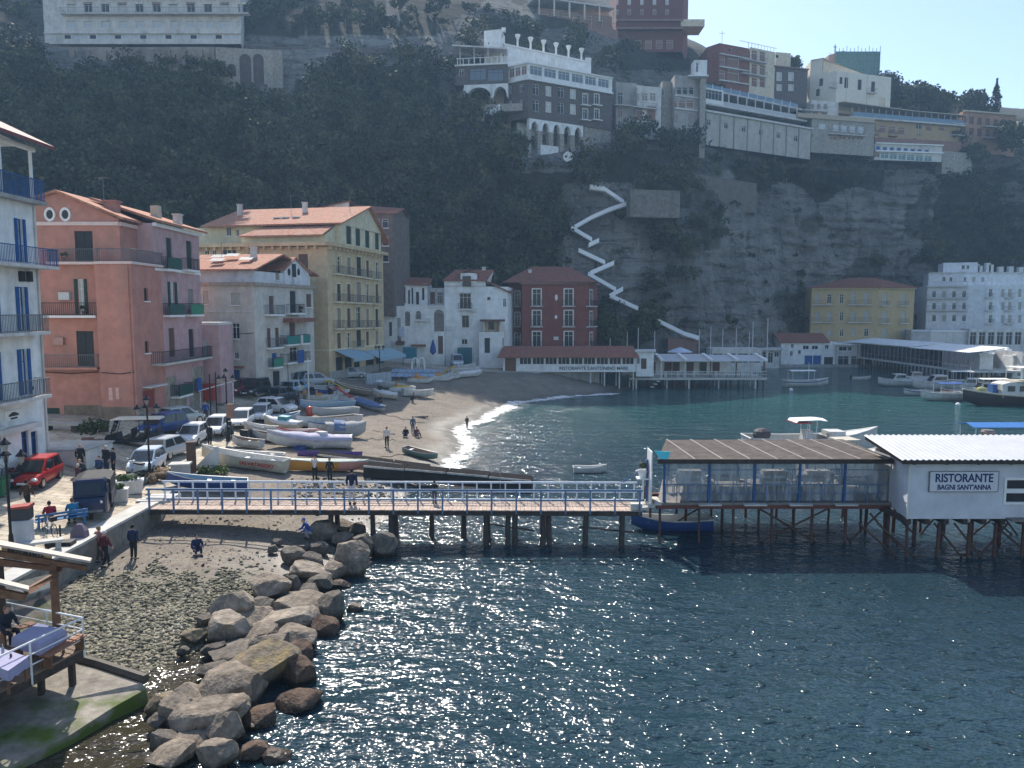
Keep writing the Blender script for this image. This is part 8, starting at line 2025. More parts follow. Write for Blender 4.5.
b=boat('rowing_boat','brown hulled boat with a long white rim upper middle of the beach',5.6,1.7,.8,paint('boat_brown',(.26,.19,.15),.6),INWD,HW_,3,group=GB);set_boat(b,(372,396),(334,389),L=5.6)
b=boat('rowing_boat','cream boat with its stern to the sea beside the person with the pale umbrella',4.0,1.4,.8,HCR,INW,HW_,0,COVW,GB,stern=.95);set_boat(b,(397,400),(372,397),L=4.0)
b=boat('rowing_boat','single white boat closest to the shaded part of the beach',4.4,1.4,.8,HW_,INW,HW_,2,group=GB);set_boat(b,(402,396),(433,398),L=4.4)
b=boat('motor_boat','grey covered boat beyond the cream boat at the pale wall',4.6,1.7,.8,HGR,INW,None,0,COVG,GB);set_boat(b,(404,390),(378,388),L=4.6)
b=boat('rowing_boat','pale green boat lying near the glittering waterline',4.0,1.3,.55,HGN,INWD,HW_,2,group=GB);set_boat(b,(404,453),(437,462),L=4.0)
b=boat('motor_boat','cream motor boat with a teal cover over its cabin among the boats',4.4,1.6,.85,HCR,INW,HW_,0,COVW,GB);mb=MB();mb.loft([[(x,-.6,.8),(x,-.5,1.35),(x,.5,1.35),(x,.6,.8)]for x in(-.8,.3)]);obj('teal_cover',mb,HTL,b);set_boat(b,(300,432),(264,428),L=4.4)
b=boat('rowing_boat','dark hulled boat beside the cream motor boat with the teal cover',4.4,1.5,.7,HDK,INWD,HW_,3,group=GB);set_boat(b,(294,427),(318,428),L=4.4)
b=boat('rowing_boat','blue grey boat nearest the white estate car',4.4,1.5,.7,HPB,INB,HW_,3,group=GB);set_boat(b,(270,424),(300,421),L=4.4)
b=boat('rowing_boat','worn grey boat between the lilac covered boat and the scooter',4.4,1.5,.75,HGR,INWD,HW_,3,group=GB);set_boat(b,(290,443),(252,441),L=4.4)
b=boat('rowing_boat','white boat with a brown inside, left neighbour of the lilac covered boat',4.6,1.5,.75,HW_,INWD,HW_,3,group=GB);set_boat(b,(262,449),(232,446),L=4.6)
b=boat('rowing_boat','white boat right behind the scooter with the top box',4.4,1.5,.8,HW_,INW,HW_,3,group=GB);set_boat(b,(276,436),(244,433),L=4.4)
b=boat('rowing_boat','white and red rimmed boat between the lilac cover and the maroon engine box',5.2,1.6,.75,HW_,INW,HRD,3,group=GB);set_boat(b,(318,438),(276,439),L=5.2)
b=boat('rowing_boat','white boat with a blue rim next to the red ball buoy',4.6,1.4,.7,HW_,INB,HBL,3,group=GB);set_boat(b,(342,430),(308,433),L=4.6)
b=boat('rowing_boat','blue boat with white rim behind the pedal boats on the upper beach',4.8,1.5,.7,HBL,INB,HW_,3,group=GB);set_boat(b,(338,394),(312,397),L=4.8)
b=boat('rowing_boat','pale hull lying at the end of the boat row below the flagpole',4.4,1.4,.7,HCR,INWD,HW_,3,group=GB);set_boat(b,(330,401),(305,404),L=4.4)
b=boat('rowing_boat','grey boat with a white rim at the far left of the upper beach boats',4.6,1.5,.8,HGR,INW,HW_,3,group=GB);set_boat(b,(330,388),(308,391),L=4.6)
for k,(p0,p1,lab)in enumerate((((456,378),(482,376),'long white boat, lowest of the stack near the teal gate'),((452,374),(480,372.5),'long white boat, middle one of those near the teal gate'),((455,371),(476,369),'long white boat, farthest back of those near the teal gate'))):
 b=boat('rowing_boat',lab,5.6,1.4,.75,HW_,INW,HW_,2,COVW if k==0 else None,GB);set_boat(b,p0,p1,L=5.6)
# pontoons: two long floats drawn half into the water
PON=M('pontoon_deck',(.022,.02,.02),.95,.35,3,spec=.03);PONS=M('pontoon_side',(.032,.028,.025),.85,.35,2)
def pontoon(label,p0,p1,w,h,floor):
 a,b=ground(*p0,floor),ground(*p1,floor);c=(a+b)/2;L=(b-a).length
 t=thing('pontoon',label,'pontoon',(c.x,c.y,c.z),math.atan2(b.y-a.y,b.x-a.x));t.rotation_euler[1]=-math.atan2(b.z-a.z,math.hypot(b.x-a.x,b.y-a.y))
 mb=MB();mb.box(-L/2,L/2,-w/2,w/2,.0,h);obj('float',mb,PONS,t,bevel=.03)
 n=max(3,int(L/2.6))
 for k in range(n):
  x0,x1=-L/2+L*k/n,-L/2+L*(k+1)/n-.08;z=h+.005+.05*math.sin(k*2.1)**2
  mb=MB();mb.box(x0,x1,-w/2+.02,w/2-.02,z,z+.07);obj('deck_panel',mb,PON,t)
  mb=MB();mb.box(x0,x1,-w/2-.05,-w/2-.003,z-.08,z+.05);obj('edge_rail',mb,M('worn_white_edge',(.5,.48,.44),.8,.35,3),t)
 return t
pontoon('shorter dark pontoon with a pale edge, on the sand behind the pink canoe end',(318,461),(430,475),1.2,.6,.1)
pontoon('longest dark pontoon, reaching from the sand into the water behind the footbridge',(366,475),(532,490),1.4,.8,SZ-.05)
b=boat('rowing_boat','upturned white skiff leaning on the long dark pontoon',3.4,1.0,.35,HW_,None,HW_,0,upside=True);set_boat(b,(425,478),(460,481),.5,L=3.4)
# on the water
def afloat(t,px,py,head,sink=.12):
 p=onz(px,py,SZ);t.location=(p.x,p.y,SZ-sink);t.rotation_euler=(0,0,R(head));return t
b=boat('rowing_boat','small white rowing boat afloat alone between the beach and the stilt restaurant',2.6,1.1,.5,HW_,INW,HW_,2,stern=.9);afloat(b,590,472,0)
b=boat('motor_boat','blue and white boat moored under the landward end of the stilt restaurant',4.6,1.5,.75,HBL,INW,HW_,2);afloat(b,671,529,180)
def cabin_boat(label,L,W,H,hm,px,py,head,roof=True,cab=None,stripe=None,cov=None,fly=False):
 t=boat('motor_boat',label,L,W,H,hm,INW,HW_,0,cov,None,stripe=stripe,deck=.35,stern=.9)
 k=L/8
 if cab:
  mb=MB();mb.loft([[(-L*.12,-W*.36,H*.8),(L*.2,-W*.30,H*.9),(L*.2,W*.30,H*.9),(-L*.12,W*.36,H*.8)],[(-L*.12,-W*.33,H+1.2*k),(L*.10,-W*.26,H+1.2*k),(L*.10,W*.26,H+1.2*k),(-L*.12,W*.33,H+1.2*k)]]);obj('cabin',mb,cab,t)
  for s_ in(-1,1):mb=MB();mb.add([(-L*.1,s_*W*.352,H+.45*k),(L*.13,s_*W*.305,H+.45*k),(L*.09,s_*W*.285,H+1.0*k),(-L*.1,s_*W*.345,H+1.0*k)],[(0,1,2,3)]);obj('window',mb,CARGLASS,t)
  mb=MB();mb.add([(L*.19,-W*.24,H+.3*k),(L*.19,W*.24,H+.3*k),(L*.118,W*.22,H+1.1*k),(L*.118,-W*.22,H+1.1*k)],[(0,1,2,3)]);obj('windscreen',mb,CARGLASS,t)
 if roof:
  z=H+1.75*k
  for x in(-L*.36,L*.12):
   for s_ in(-1,1):mb=MB();mb.tube([(x,s_*W*.38,H*.9),(x,s_*W*.36,z)],.03,5);obj('post',mb,WHITEIRON,t)
  mb=MB();mb.loft([[(x,-W*.42,z),(x,0,z+.12),(x,W*.42,z)]for x in(-L*.4,-L*.15,L*.16)],caps=False,closed=False);o=obj('awning',mb,TRIM,t);s2=o.modifiers.new('t','SOLIDIFY');s2.thickness=.04
 if fly:mb=MB();mb.tube([(L*.05,0,H),(L*.05,0,H+3.2*k)],.04,5);obj('mast',mb,WHITEIRON,t)
 afloat(t,px,py,head);return t
cabin_boat('white boat with a pale awning moored alone in front of the blue shed doors',7.6,2.5,1.0,HW_,806,386,5,stripe=HBL,fly=True)
b=boat('rowing_boat','small grey white boat with an outboard afloat right of the awning boat',3.6,1.4,.6,HW_,INW,HW_,2);mb=MB();mb.box(-2.1,-1.8,-.15,.15,.2,1.0);obj('outboard',mb,BLACK,b);afloat(b,861,380,5)
GM='boats moored in the harbour at the right'
for args in(('white cabin boat, leftmost of the crowd of moored boats at right',7,2.6,1.1,HW_,898,386,185,False,HW_,None),('small white motor boat with an outboard before the leftmost moored cabin boat',4.4,1.8,.75,HW_,917,395,190,False,None,HBL),('white motor boat with a blue sun top left of the tour boat',6.4,2.4,1.05,HW_,942,400,185,True,None,None),('long white boat with a red edged deck behind the blue topped motor boat',8,2.6,1.3,HW_,938,390,180,False,HW_,None),('cream cabin boat behind the leftmost moored cabin boat',6,2.3,1.0,HCR,915,382,180,False,HCR,None),('grey green covered boat behind the long white moored boat',6,2.3,.9,HGN,925,384,175,False,None,None),('small cream boat squeezed between the blue topped boat and the tour boat',5,2,.9,HCR,956,396,185,False,None,HRD),('white cabin boat half hidden behind the tour boat bow',7,2.4,1.2,HW_,985,397,178,True,HW_,None),('red trimmed boat behind the long white moored boat',6.5,2.2,1.1,HW_,955,386,178,True,None,HRD),('white boat with a tall mast behind the tour boat',7,2.4,1.2,HW_,972,392,150,False,HW_,None)):
 b=cabin_boat(*args[:8],roof=args[8],cab=args[9],stripe=args[10],cov=COVG if 'covered' in args[0]else None,fly='mast' in args[0]);b['group']=GM
 if 'sun top' in args[0]:
  for c in b.children:
   if c.name.startswith('awning'):c.data.materials[0]=M('blue_cloth')
# dark tour boat at the right edge
t=boat('tour_boat','dark brown and cream tour boat with a white cabin at the right photo edge',15,3.9,1.7,paint('tour_hull',(.045,.03,.03),.4),INW,M('cream_rail',(.62,.52,.38),.5),0,None,GM,deck=.3,stern=.9)
mb=MB();mb.loft([[(x,-1.5,1.5),(x,1.5,1.5),(x,1.35,z),(x,-1.35,z)]for x,z in((-7,3.4),(2.2,3.5),(3.2,3.2))]);obj('cabin',mb,HW_,t)
for k in range(6):
 for s_ in(-1,1):mb=MB();x=2.1-k*1.5;mb.box(x-.42,x+.42,s_*1.47-.06,s_*1.47+.06,2.3,3.0);obj('window',mb,CARGLASS,t)
mb=MB();mb.box(-7.2,1.5,-1.7,1.7,3.52,3.64);obj('upper_deck',mb,HCR,t)
mb=MB();mb.box(-7.2,1.2,-1.75,1.75,5.3,5.42);obj('canopy',mb,TRIM,t)
for x in(-7,-4,-1,1.1):
 for s_ in(-1,1):mb=MB();mb.tube([(x,s_*1.6,3.64),(x,s_*1.6,5.3)],.04,5);obj('post',mb,WHITEIRON,t)
mb=MB();mb.box(3.4,4.0,-.6,.6,1.9,3.1);obj('blue_locker',mb,M('blue_cloth'),t)
mb=MB();mb.ball((5.3,.3,2.35),(.8,.5,.45),8,6);obj('net_heap',mb,M('yellow_nets',(.45,.42,.18),.9,.3,5),t)
afloat(t,1020,405,178,.35)
# boats behind the stilt restaurant
t=boat('motor_boat','long white motor boat with a red edged sun top moored behind the stilt restaurant',11.5,3.0,1.9,HW_,INW,HW_,0,None,None,deck=.4,stern=.9)
mb=MB();mb.loft([[(-.9,-.5,1.6),(.2,-.5,1.6),(.2,.5,1.6),(-.9,.5,1.6)],[(-.8,-.45,2.5),(-.1,-.4,2.5),(-.1,.4,2.5),(-.8,.45,2.5)]]);obj('console',mb,HW_,t)
mb=MB();mb.loft([[(x,-1.0,z),(x,0,z+.12),(x,1.0,z)]for x,z in((-1.8,3.2),(-1.6,3.45),(.2,3.5),(.9,3.4))],caps=False,closed=False);o=obj('sun_top',mb,TRIM,t);o.modifiers.new('t','SOLIDIFY').thickness=.05
mb=MB();mb.box(-1.85,-.4,-1.03,1.03,3.24,3.32);obj('red_edge',mb,HRD,o)
for x in(-.7,.1):
 for s_ in(-1,1):mb=MB();mb.tube([(x,s_*.55,1.7),(x,s_*.8,3.42)],.04,5);obj('post',mb,WHITEIRON,t)
mb=MB();mb.ball((-4.4,0,2.2),(.8,.75,.55),10,6);obj('covered_engine',mb,M('dark_cover',(.06,.055,.06),.7),t)
mb=MB();mb.box(1.2,2.6,-.8,.8,1.9,2.5);obj('sun_bed',mb,HW_,t)
p=onz(810,464,0);t.location=(at(812,430,66).x,66,SZ-.35);t.rotation_euler=(0,0,R(2))
t=boat('motor_boat','white boat with a small wheelhouse behind the right end of the reed roof',7,2.4,1.6,HW_,INW,HW_,0,None,None,deck=.4)
mb=MB();mb.box(-.9,.8,-.8,.8,1.4,3.0);obj('wheelhouse',mb,HCR,t);mb=MB();mb.box(-.6,.5,-.82,.82,2.2,2.7);obj('window',mb,CARGLASS,t)
t.location=(at(845,440,58).x,58,SZ-.2);t.rotation_euler=(0,0,R(8))
t=boat('motor_boat','boat under a bright blue canopy behind the corrugated hut roof',7,2.4,1.4,HW_,INW,HW_,0,None,None)
z=3.55
mb=MB();mb.loft([[(x,-1.1,z),(x,0,z+.25),(x,1.1,z)]for x in(-3,-1,1,3.2)],caps=False,closed=False);o=obj('canopy',mb,M('bright_blue_canvas',(.04,.16,.42),.7),t);o.modifiers.new('t','SOLIDIFY').thickness=.05
for x in(-2.8,3):
 for s_ in(-1,1):mb=MB();mb.tube([(x,s_*1.0,1.2),(x,s_*1.05,z)],.04,5);obj('post',mb,WHITEIRON,t)
t.location=(at(1003,436,60).x,60,SZ-.1)
for k,(px,py,lab)in enumerate(((637,472,'white ball buoy floating right of the small rowing boat'),(791,390,'white ball buoy below the lone boat with the pale awning'),(958,405,'white fender at the bow of the dark tour boat'))):
 mb=MB();p=onz(px,py,SZ+.05);r_=.14 if k==0 else .3;mb.ball((p.x,p.y,SZ+.08),r_,10,8);world_obj('buoy',mb,TRIM,lab,'buoy',smooth=True)
# pedal boats
def pedalo(label,px,py,head,slide,body=None):
 t=thing('pedal_boat',label,'pedal boat',(0,0,0),R(head),'pedal boats on the beach');k=0
 for s_ in(-1,1):
  mb=MB();mb.loft([[(x,s_*.5-w,z0),(x,s_*.5+w,z0),(x,s_*.5+w,z1),(x,s_*.5-w,z1)]for x,w,z0,z1 in((-1.6,.2,.1,.5),(-1.2,.25,0,.55),(1.2,.25,0,.55),(1.8,.08,.3,.6))]);obj('float',mb,HW_,t)
 mb=MB();mb.box(-1.1,1.0,-.7,.7,.551,.66);obj('deck',mb,body or HW_,t)
 for y in(-.35,.35):mb=MB();mb.box(-.5,0,y-.22,y+.22,.661,.85);mb.box(-.6,-.5,y-.22,y+.22,.661,1.25);obj('seat',mb,HOR if not slide else HW_,t)
 if slide:
  mb=MB();mb.loft([[(x,-.22,z),(x,.22,z),(x,.26,z+.14),(x,-.26,z+.14)]for x,z in((-.9,1.5),(-.5,1.55),(.6,.9),(1.4,.45),(1.9,.35))]);obj('slide',mb,slide,t)
  mb=MB()
  for y in(-.2,.2):mb.tube([(-1.3,y,.66),(-.8,y,1.5)],.03,5)
  for k in range(4):mb.tube([(-1.2+k*.12,-.2,.8+k*.2),(-1.2+k*.12,.2,.8+k*.2)],.02,4)
  obj('ladder',mb,slide,t)
 place(t,px,py);return t
pedalo('white pedal boat with a bright red slide on the upper beach',341,402,-12,HRD)
pedalo('white pedal boat with orange seats left of the one with the red slide',322,401,8,None)
pedalo('pedal boat with a yellow slide behind the red slide',334,394,15,HYE)
pedalo('white pedal boat with an orange deck before the blue and white tables',420,382,-6,None,HOR)
pedalo('white pedal boat beside the one with the orange deck',441,380,-6,None)
pedalo('pedal boat with a yellow deck beside the grey covered boat',401,391,20,None,HYE)
pedalo('pedal boat with a yellow slide near the stacked white boats',449,378,170,HYE)
# ================================================================ people
def skin_mesh(J,E,sub=1):
 """J: list of (pos, radius); E: edges; one continuous body grown round a skeleton"""
 me=bpy.data.meshes.new('tmp');me.from_pydata([tuple(j[0])for j in J],E,[])
 o=bpy.data.objects.new('tmp',me);COL.objects.link(o)
 md=o.modifiers.new('s','SKIN');md.use_smooth_shade=True
 if not me.skin_vertices:me.attributes.new('dummy','FLOAT','POINT')
 for i,sv in enumerate(me.skin_vertices[0].data):
  r=J[i][1];sv.radius=r if hasattr(r,'__len__')else(r,r);sv.use_root=(i==0)
 sb=o.modifiers.new('u','SUBSURF');sb.levels=sub;sb.render_levels=sub
 bpy.context.view_layer.update()
 out=bpy.data.meshes.new_from_object(o.evaluated_get(bpy.context.evaluated_depsgraph_get()))
 bpy.data.objects.remove(o);bpy.data.meshes.remove(me)
 vs=[tuple(v.co)for v in out.vertices];fs=[tuple(p.vertices)for p in out.polygons];bpy.data.meshes.remove(out)
 return vs,fs
def pose_of(kind):
 P=dict(pel=(0,0,.95),sp=(0,0,1.15),ch=(.01,0,1.34),nk=(.0,0,1.49),hd=(.02,0,1.62))
 for s,q in((1,'l'),(-1,'r')):
  P.update({'hip'+q:(0,.095*s,.90),'kn'+q:(.02,.10*s,.49),'an'+q:(-.02,.10*s,.08),'to'+q:(.15,.13*s,.04),'sh'+q:(0,.185*s,1.42),'el'+q:(-.03,.24*s,1.14),'wr'+q:(.06,.25*s,.90),'ha'+q:(.09,.25*s,.80)})
 def up(d):P.update(d)
 if kind=='walk':up(dict(knl=(.16,.09,.52),anl=(.22,.09,.10),tol=(.39,.11,.08),knr=(-.04,-.09,.48),anr=(-.24,-.09,.12),tor=(-.10,-.11,.03),ell=(-.14,.24,1.16),wrl=(-.12,.25,.93),hal=(-.1,.25,.83),elr=(.08,-.24,1.15),wrr=(.2,-.23,.95),har=(.25,-.22,.86)))
 if kind=='photo':up(dict(ell=(.22,.22,1.36),wrl=(.28,.12,1.6),hal=(.30,.07,1.68),elr=(.22,-.22,1.36),wrr=(.28,-.12,1.6),har=(.30,-.07,1.68)))
 if kind=='carry':up(dict(elr=(.1,-.26,1.16),wrr=(.2,-.14,1.34),har=(.22,-.12,1.44)))
 if kind in('sit','ground','crouch','ride'):
  h={'sit':.45,'ground':.10,'crouch':.26,'ride':.82}[kind];lean={'sit':.06,'ground':.10,'crouch':.26,'ride':.12}[kind]
  dz=h+.10-.95
  for k in list(P):
   if k[:2]in('pe','sp','ch','nk','hd','hi','sh','el','wr','ha'):
    x,y,z=P[k];P[k]=(x+lean*max(0,z-.95)/.5,y,z+dz)
  for s,q in((1,'l'),(-1,'r')):
   if kind in('sit','ride'):up({'kn'+q:(.43,.12*s,h+.08),'an'+q:(.42,.12*s,max(h-.38,.08)if kind=='sit' else h-.36),'to'+q:(.58,.13*s,max(h-.42,.04)if kind=='sit' else h-.4)})
   if kind=='ground':up({'kn'+q:(.40,.13*s,.46),'an'+q:(.66,.12*s,.08),'to'+q:(.82,.13*s,.05)})
   if kind=='crouch':up({'kn'+q:(.36,.14*s,.48),'an'+q:(.14,.13*s,.08),'to'+q:(.32,.14*s,.04)})
   sx=P['sh'+q];r=.36 if kind!='ground' else .40
   up({'el'+q:(sx[0]+.12,.26*s,sx[2]-.27),'wr'+q:(sx[0]+r,.20*s,sx[2]-.34),'ha'+q:(sx[0]+r+.09,.17*s,sx[2]-.35)})
 if kind=='lie':
  for k in list(P):x,y,z=P[k];P[k]=(z-.9,y,.13+max(-.06,-x*.3))
 return{k:Vector(v)for k,v in P.items()}
PC={}
def person(label,px,py,head,top,leg,hair=(.02,.015,.012),pose='stand',h=1.7,floor=-99,dz=0.0,hat=None,skirt=False,sleeve=True,at_=None,group=None,hooded=False):
 t=thing('person',label,'person',(0,0,0),R(head),group)
 P=pose_of(pose);k=h/1.72
 cl=lambda c:M('cloth_%02x%02x%02x'%tuple(int(v*255)for v in c),c,.85,.15,9)
 key=(pose,'body')
 if key not in PC:
  names=['pel','sp','ch','nk'];J=[(P['pel'],(.11,.08)),(P['sp'],(.10,.07)),(P['ch'],(.11,.07)),(P['nk'],.05)];E=[(0,1),(1,2),(2,3)]
  ax=(P['hd']-P['nk']).normalized();J.append((P['nk']+ax*.06,.052));E.append((3,4))
  for q in 'lr':
   i=len(J);J+=[(P['hip'+q],.085),(P['kn'+q],.055),(P['an'+q],.04),(P['to'+q],.035)];E+=[(0,i),(i,i+1),(i+1,i+2),(i+2,i+3)]
   i=len(J);J+=[(P['sh'+q],.055),(P['el'+q],.042),(P['wr'+q],.03),(P['wr'+q].lerp(P['ha'+q],.55),.032)];E+=[(2,i),(i,i+1),(i+1,i+2),(i+2,i+3)]
  vs,fs=skin_mesh(J,E);mb=MB();mb.add(vs,fs)
  hd=P['hd'];mb.ball(tuple(hd),(.098,.076,.118),12,9);mb.ball(tuple(hd+Vector((.098,0,-.012))),(.022,.014,.022),6,5)
  for s_ in(-1,1):mb.ball(tuple(hd+Vector((0,.078*s_,-.01))),(.02,.012,.03),6,5)
  mb.ball(tuple(hd+Vector((.03,0,-.075))),(.062,.055,.05),8,6)
  for q in 'lr':
   a,b_=P['wr'+q],P['ha'+q];d=(b_-a).normalized();sd=Vector((0,1,0)).cross(d).normalized()if abs(d.y)<.9 else Vector((1,0,0));dn=d.cross(sd)
   m_=a.lerp(b_,.7)
   for j,(o,ln)in enumerate(((-.027,.075),(-.009,.085),(.009,.08),(.027,.062))):
    p0=m_+sd*o;mb.tube([p0,p0+d*ln*.55,p0+d*ln*.9+dn*.018],[.010,.009,.006],5)
   p0=a.lerp(b_,.35)-sd*.03;mb.tube([p0,p0+(d-sd*.8).normalized()*.035,p0+(d-sd*.4).normalized()*.065],[.012,.010,.007],5)
  PC[key]=mb.mesh('body',smooth=True);PC[key].materials.append(SKIN)
  J=[(P['pel']+(P['pel']-P['sp'])*.35,(.165,.135)),(P['sp'].lerp(P['pel'],.6),(.165,.135)),(P['sp'],(.16,.125)),(P['ch'],(.175,.13)),(P['nk']-ax*.0,.085)];E=[(0,1),(1,2),(2,3),(3,4)]
  for q in 'lr':i=len(J);J+=[(P['sh'+q],.078),(P['el'+q],.062),(P['wr'+q].lerp(P['el'+q],.12),.05)];E+=[(3,i),(i,i+1),(i+1,i+2)]
  PC[(pose,'top')]=skin_mesh(J,E)
  J=[(P['pel']+(P['sp']-P['pel'])*.6,(.15,.12)),(P['pel'],(.14,.115))];E=[(0,1)]
  for q in 'lr':i=len(J);J+=[(P['hip'+q],.105),(P['kn'+q],.075),(P['an'+q].lerp(P['kn'+q],.08),.062)];E+=[(1,i),(i,i+1),(i+1,i+2)]
  PC[(pose,'leg')]=skin_mesh(J,E)
  mb=MB()
  for q in 'lr':mb.tube([P['an'+q]+Vector((-.06,0,-.03)),P['an'+q]+Vector((.03,0,-.025)),P['to'+q]+Vector((.02,0,0))],[.05,.055,.038],8)
  PC[(pose,'shoe')]=(mb.v,mb.f)
  mb=MB();up_=(P['hd']-P['nk']).normalized()
  mb.ball(tuple(hd+Vector((-.02,0,.03))),(.102,.088,.108),10,8)
  PC[(pose,'hair')]=(mb.v,mb.f)
 body=bpy.data.objects.new('body',PC[key]);COL.objects.link(body);body.parent=t
 for nm,kk,col in(('jacket','top',top),('trousers','leg',leg),('shoes','shoe',(.03,.03,.032)),('hat' if hat else 'hair','hair',hat or hair)):
  vs,fs=PC[(pose,kk)];mb=MB();mb.add(vs,fs);obj(nm,mb,cl(col),t,smooth=True)
 t.scale=(k,k,k)
 if at_ is not None:t.location=at_
 else:place(t,px,py,floor,dz)
 return t
NV=(.02,.03,.075);BK=(.018,.018,.02);WH=(.6,.58,.55);DN=(.05,.07,.12)
person('person in a dark navy jacket standing alone on the beach below the footbridge',134,560,80,NV,BK)
person('person in a dark red jacket and white cap walking on the pebble beach',106,567,60,(.10,.015,.02),BK,hat=(.6,.58,.54),pose='walk')
person('person in a dusty pink top walking behind the one in the white cap',100,562,65,(.34,.16,.15),(.07,.055,.05),hair=(.25,.16,.08),pose='walk')
person('person in dark navy sitting alone on the pebbles',197,553,-60,NV,NV,pose='ground')
person('person in bright blue crouching among the boulders of the breakwater',311,549,-150,(.03,.07,.26),(.25,.25,.3),pose='crouch',dz=.55,hat=(.05,.1,.3))
person('person in a white top raising a camera in front of the orange and pink canoe',315,481,-80,WH,BK,pose='photo')
person('person in dark clothes standing beside the one with the raised camera',330,482,-90,(.03,.03,.035),BK,h=1.65)
person('tall person in a dark coat and pale trousers standing on the footbridge',349,509,85,(.02,.022,.05),(.5,.48,.47),at_=((349-512)*41.2/F,41.2,PZ+.01),h=1.95)
person('child in a dark jacket standing on the footbridge near the long dark pontoon',433,509,80,BK,(.05,.05,.07),h=1.25,at_=((433-512)*41.4/F,41.4,PZ+.01))
person('person with a white top and black trousers standing on the sand',387,448,-100,WH,BK,h=1.8)
person('person in blue grey standing beside the seated group on the sand',413,434,-60,(.09,.12,.17),(.08,.1,.14))
person('person in black sitting on the sand at the feet of the one in blue grey',406,437,-90,BK,(.04,.04,.06),pose='ground')
person('second seated person, in dull red, right of the one in black',416,437,-50,(.16,.05,.06),(.12,.1,.1),pose='ground',hair=(.1,.05,.03))
person('child in dark clothes standing at the glittering water edge',467,429,60,(.07,.05,.04),(.05,.04,.04),h=1.35,floor=SZ-.05)
U=person('person in black holding a pale umbrella on the upper beach',380,398,-70,BK,BK,pose='carry')
g_=U.location;c_,s_=math.cos(R(-70)),math.sin(R(-70));hx,hy_=g_[0]+.22*c_+.12*s_,g_[1]+.22*s_-.12*c_
mb=MB();mb.use(0).tube([(hx,hy_,g_[2]+1.3),(hx,hy_,g_[2]+2.25)],.012,5);mb.use(1).lathe([(.52,1.98),(.46,2.06),(.3,2.18),(.02,2.26)],(hx,hy_,g_[2]),8);world_obj('umbrella',mb,[IRON,M('pale_umbrella',(.5,.54,.6),.8,.1)],'pale umbrella held by the person in black on the upper beach','umbrella')
person('person in dark clothes sitting in front of the umbrella holder',376,404,-60,BK,(.06,.05,.05),pose='ground')
person('second dark figure sitting beside the one in front of the umbrella holder',381,403,-110,(.05,.04,.05),BK,pose='ground')
person('person in dark clothes bending down on the sand below the single white boat',411,402,20,(.03,.03,.03),BK,pose='crouch')
person('person in black beside the white pedal boat with orange seats',330,401,-60,BK,BK)
person('person in black left of the white pedal boat with orange seats',312,400,-90,BK,(.06,.06,.08))
person('person lying on the sand between the umbrella group and the waterline',421,418,10,(.10,.07,.06),(.04,.04,.05),pose='lie')
person('person in brown walking across the promenade behind the grey pillar',28,514,80,(.07,.035,.02),BK,pose='walk')
person('person in black standing left behind the dark blue truck',81,472,-40,BK,BK,hair=(.45,.38,.28))
person('fair haired person in dark grey sitting behind the truck',86,477,-120,(.045,.05,.06),BK,hair=(.40,.30,.16),pose='crouch')
person('white haired person close behind the load bed of the truck',79,492,-140,(.08,.04,.05),BK,hair=(.55,.52,.48),h=1.6)
person('person in blue leaning behind the truck',100,482,-100,(.03,.06,.14),BK,hair=(.1,.06,.03),h=1.55)
person('tall person in a dark coat and white cap standing behind the truck',107,475,-110,BK,(.03,.04,.07),hat=(.6,.58,.55),h=1.82)
person('person in dark blue next to the one with the white cap behind the truck',114,475,-130,(.03,.03,.05),BK,h=1.68)
person('person in black beside the white cars',210,446,70,BK,BK,h=1.7)
person('person in bright blue at the foot of the rose house',206,421,-70,(.02,.06,.25),BK)
person('person in orange and tan near the flagpole',305,404,-60,(.42,.24,.13),(.2,.16,.12))
person('person in dark clothes between the parked cars and the boats',297,409,-80,(.05,.04,.04),BK)
# the two on the blue bench
g_=ground(62,527);ang=R(38)
t=thing('bench','blue painted bench at the edge of the promenade','bench',tuple(g_),ang)
BB=M('bench_blue',(.03,.13,.30),.5,.15,5)
mb=MB()
for k in range(4):mb.box(-1.1,1.1,-.24+k*.12,-.14+k*.12,.42,.46)
obj('seat',mb,BB,t)
mb=MB();mb.box(-1.1,1.1,-.26,-.22,.55,.64);mb.box(-1.1,1.1,-.27,-.23,.69,.80);obj('backrest',mb,BB,t)
for s_ in(-.95,.95):mb=MB();mb.box(s_-.04,s_+.04,-.24,.22,0,.419);mb.box(s_-.04,s_+.04,-.22,-.18,.461,.8);obj('leg',mb,BB,t)
def on_bench(k):v=Vector((math.cos(ang),math.sin(ang),0))*k;return(g_.x+v.x-.02,g_.y+v.y,g_.z+.0)
person('person in a red jacket sitting on the blue bench',0,0,38+90,(.26,.015,.03),DN,at_=on_bench(-.45),pose='sit')
person('person in a turquoise blue jacket sitting on the blue bench',0,0,38+90,(.02,.17,.32),BK,at_=on_bench(.5),pose='sit',hair=(.12,.06,.03))
# diner
q=tterrace(6,632,.45);person('person in a dark suit sitting at the lilac table on the dining terrace',0,0,-25,(.02,.024,.035),BK,hair=(.2,.11,.06),at_=(q.x,q.y,dz),pose='sit')
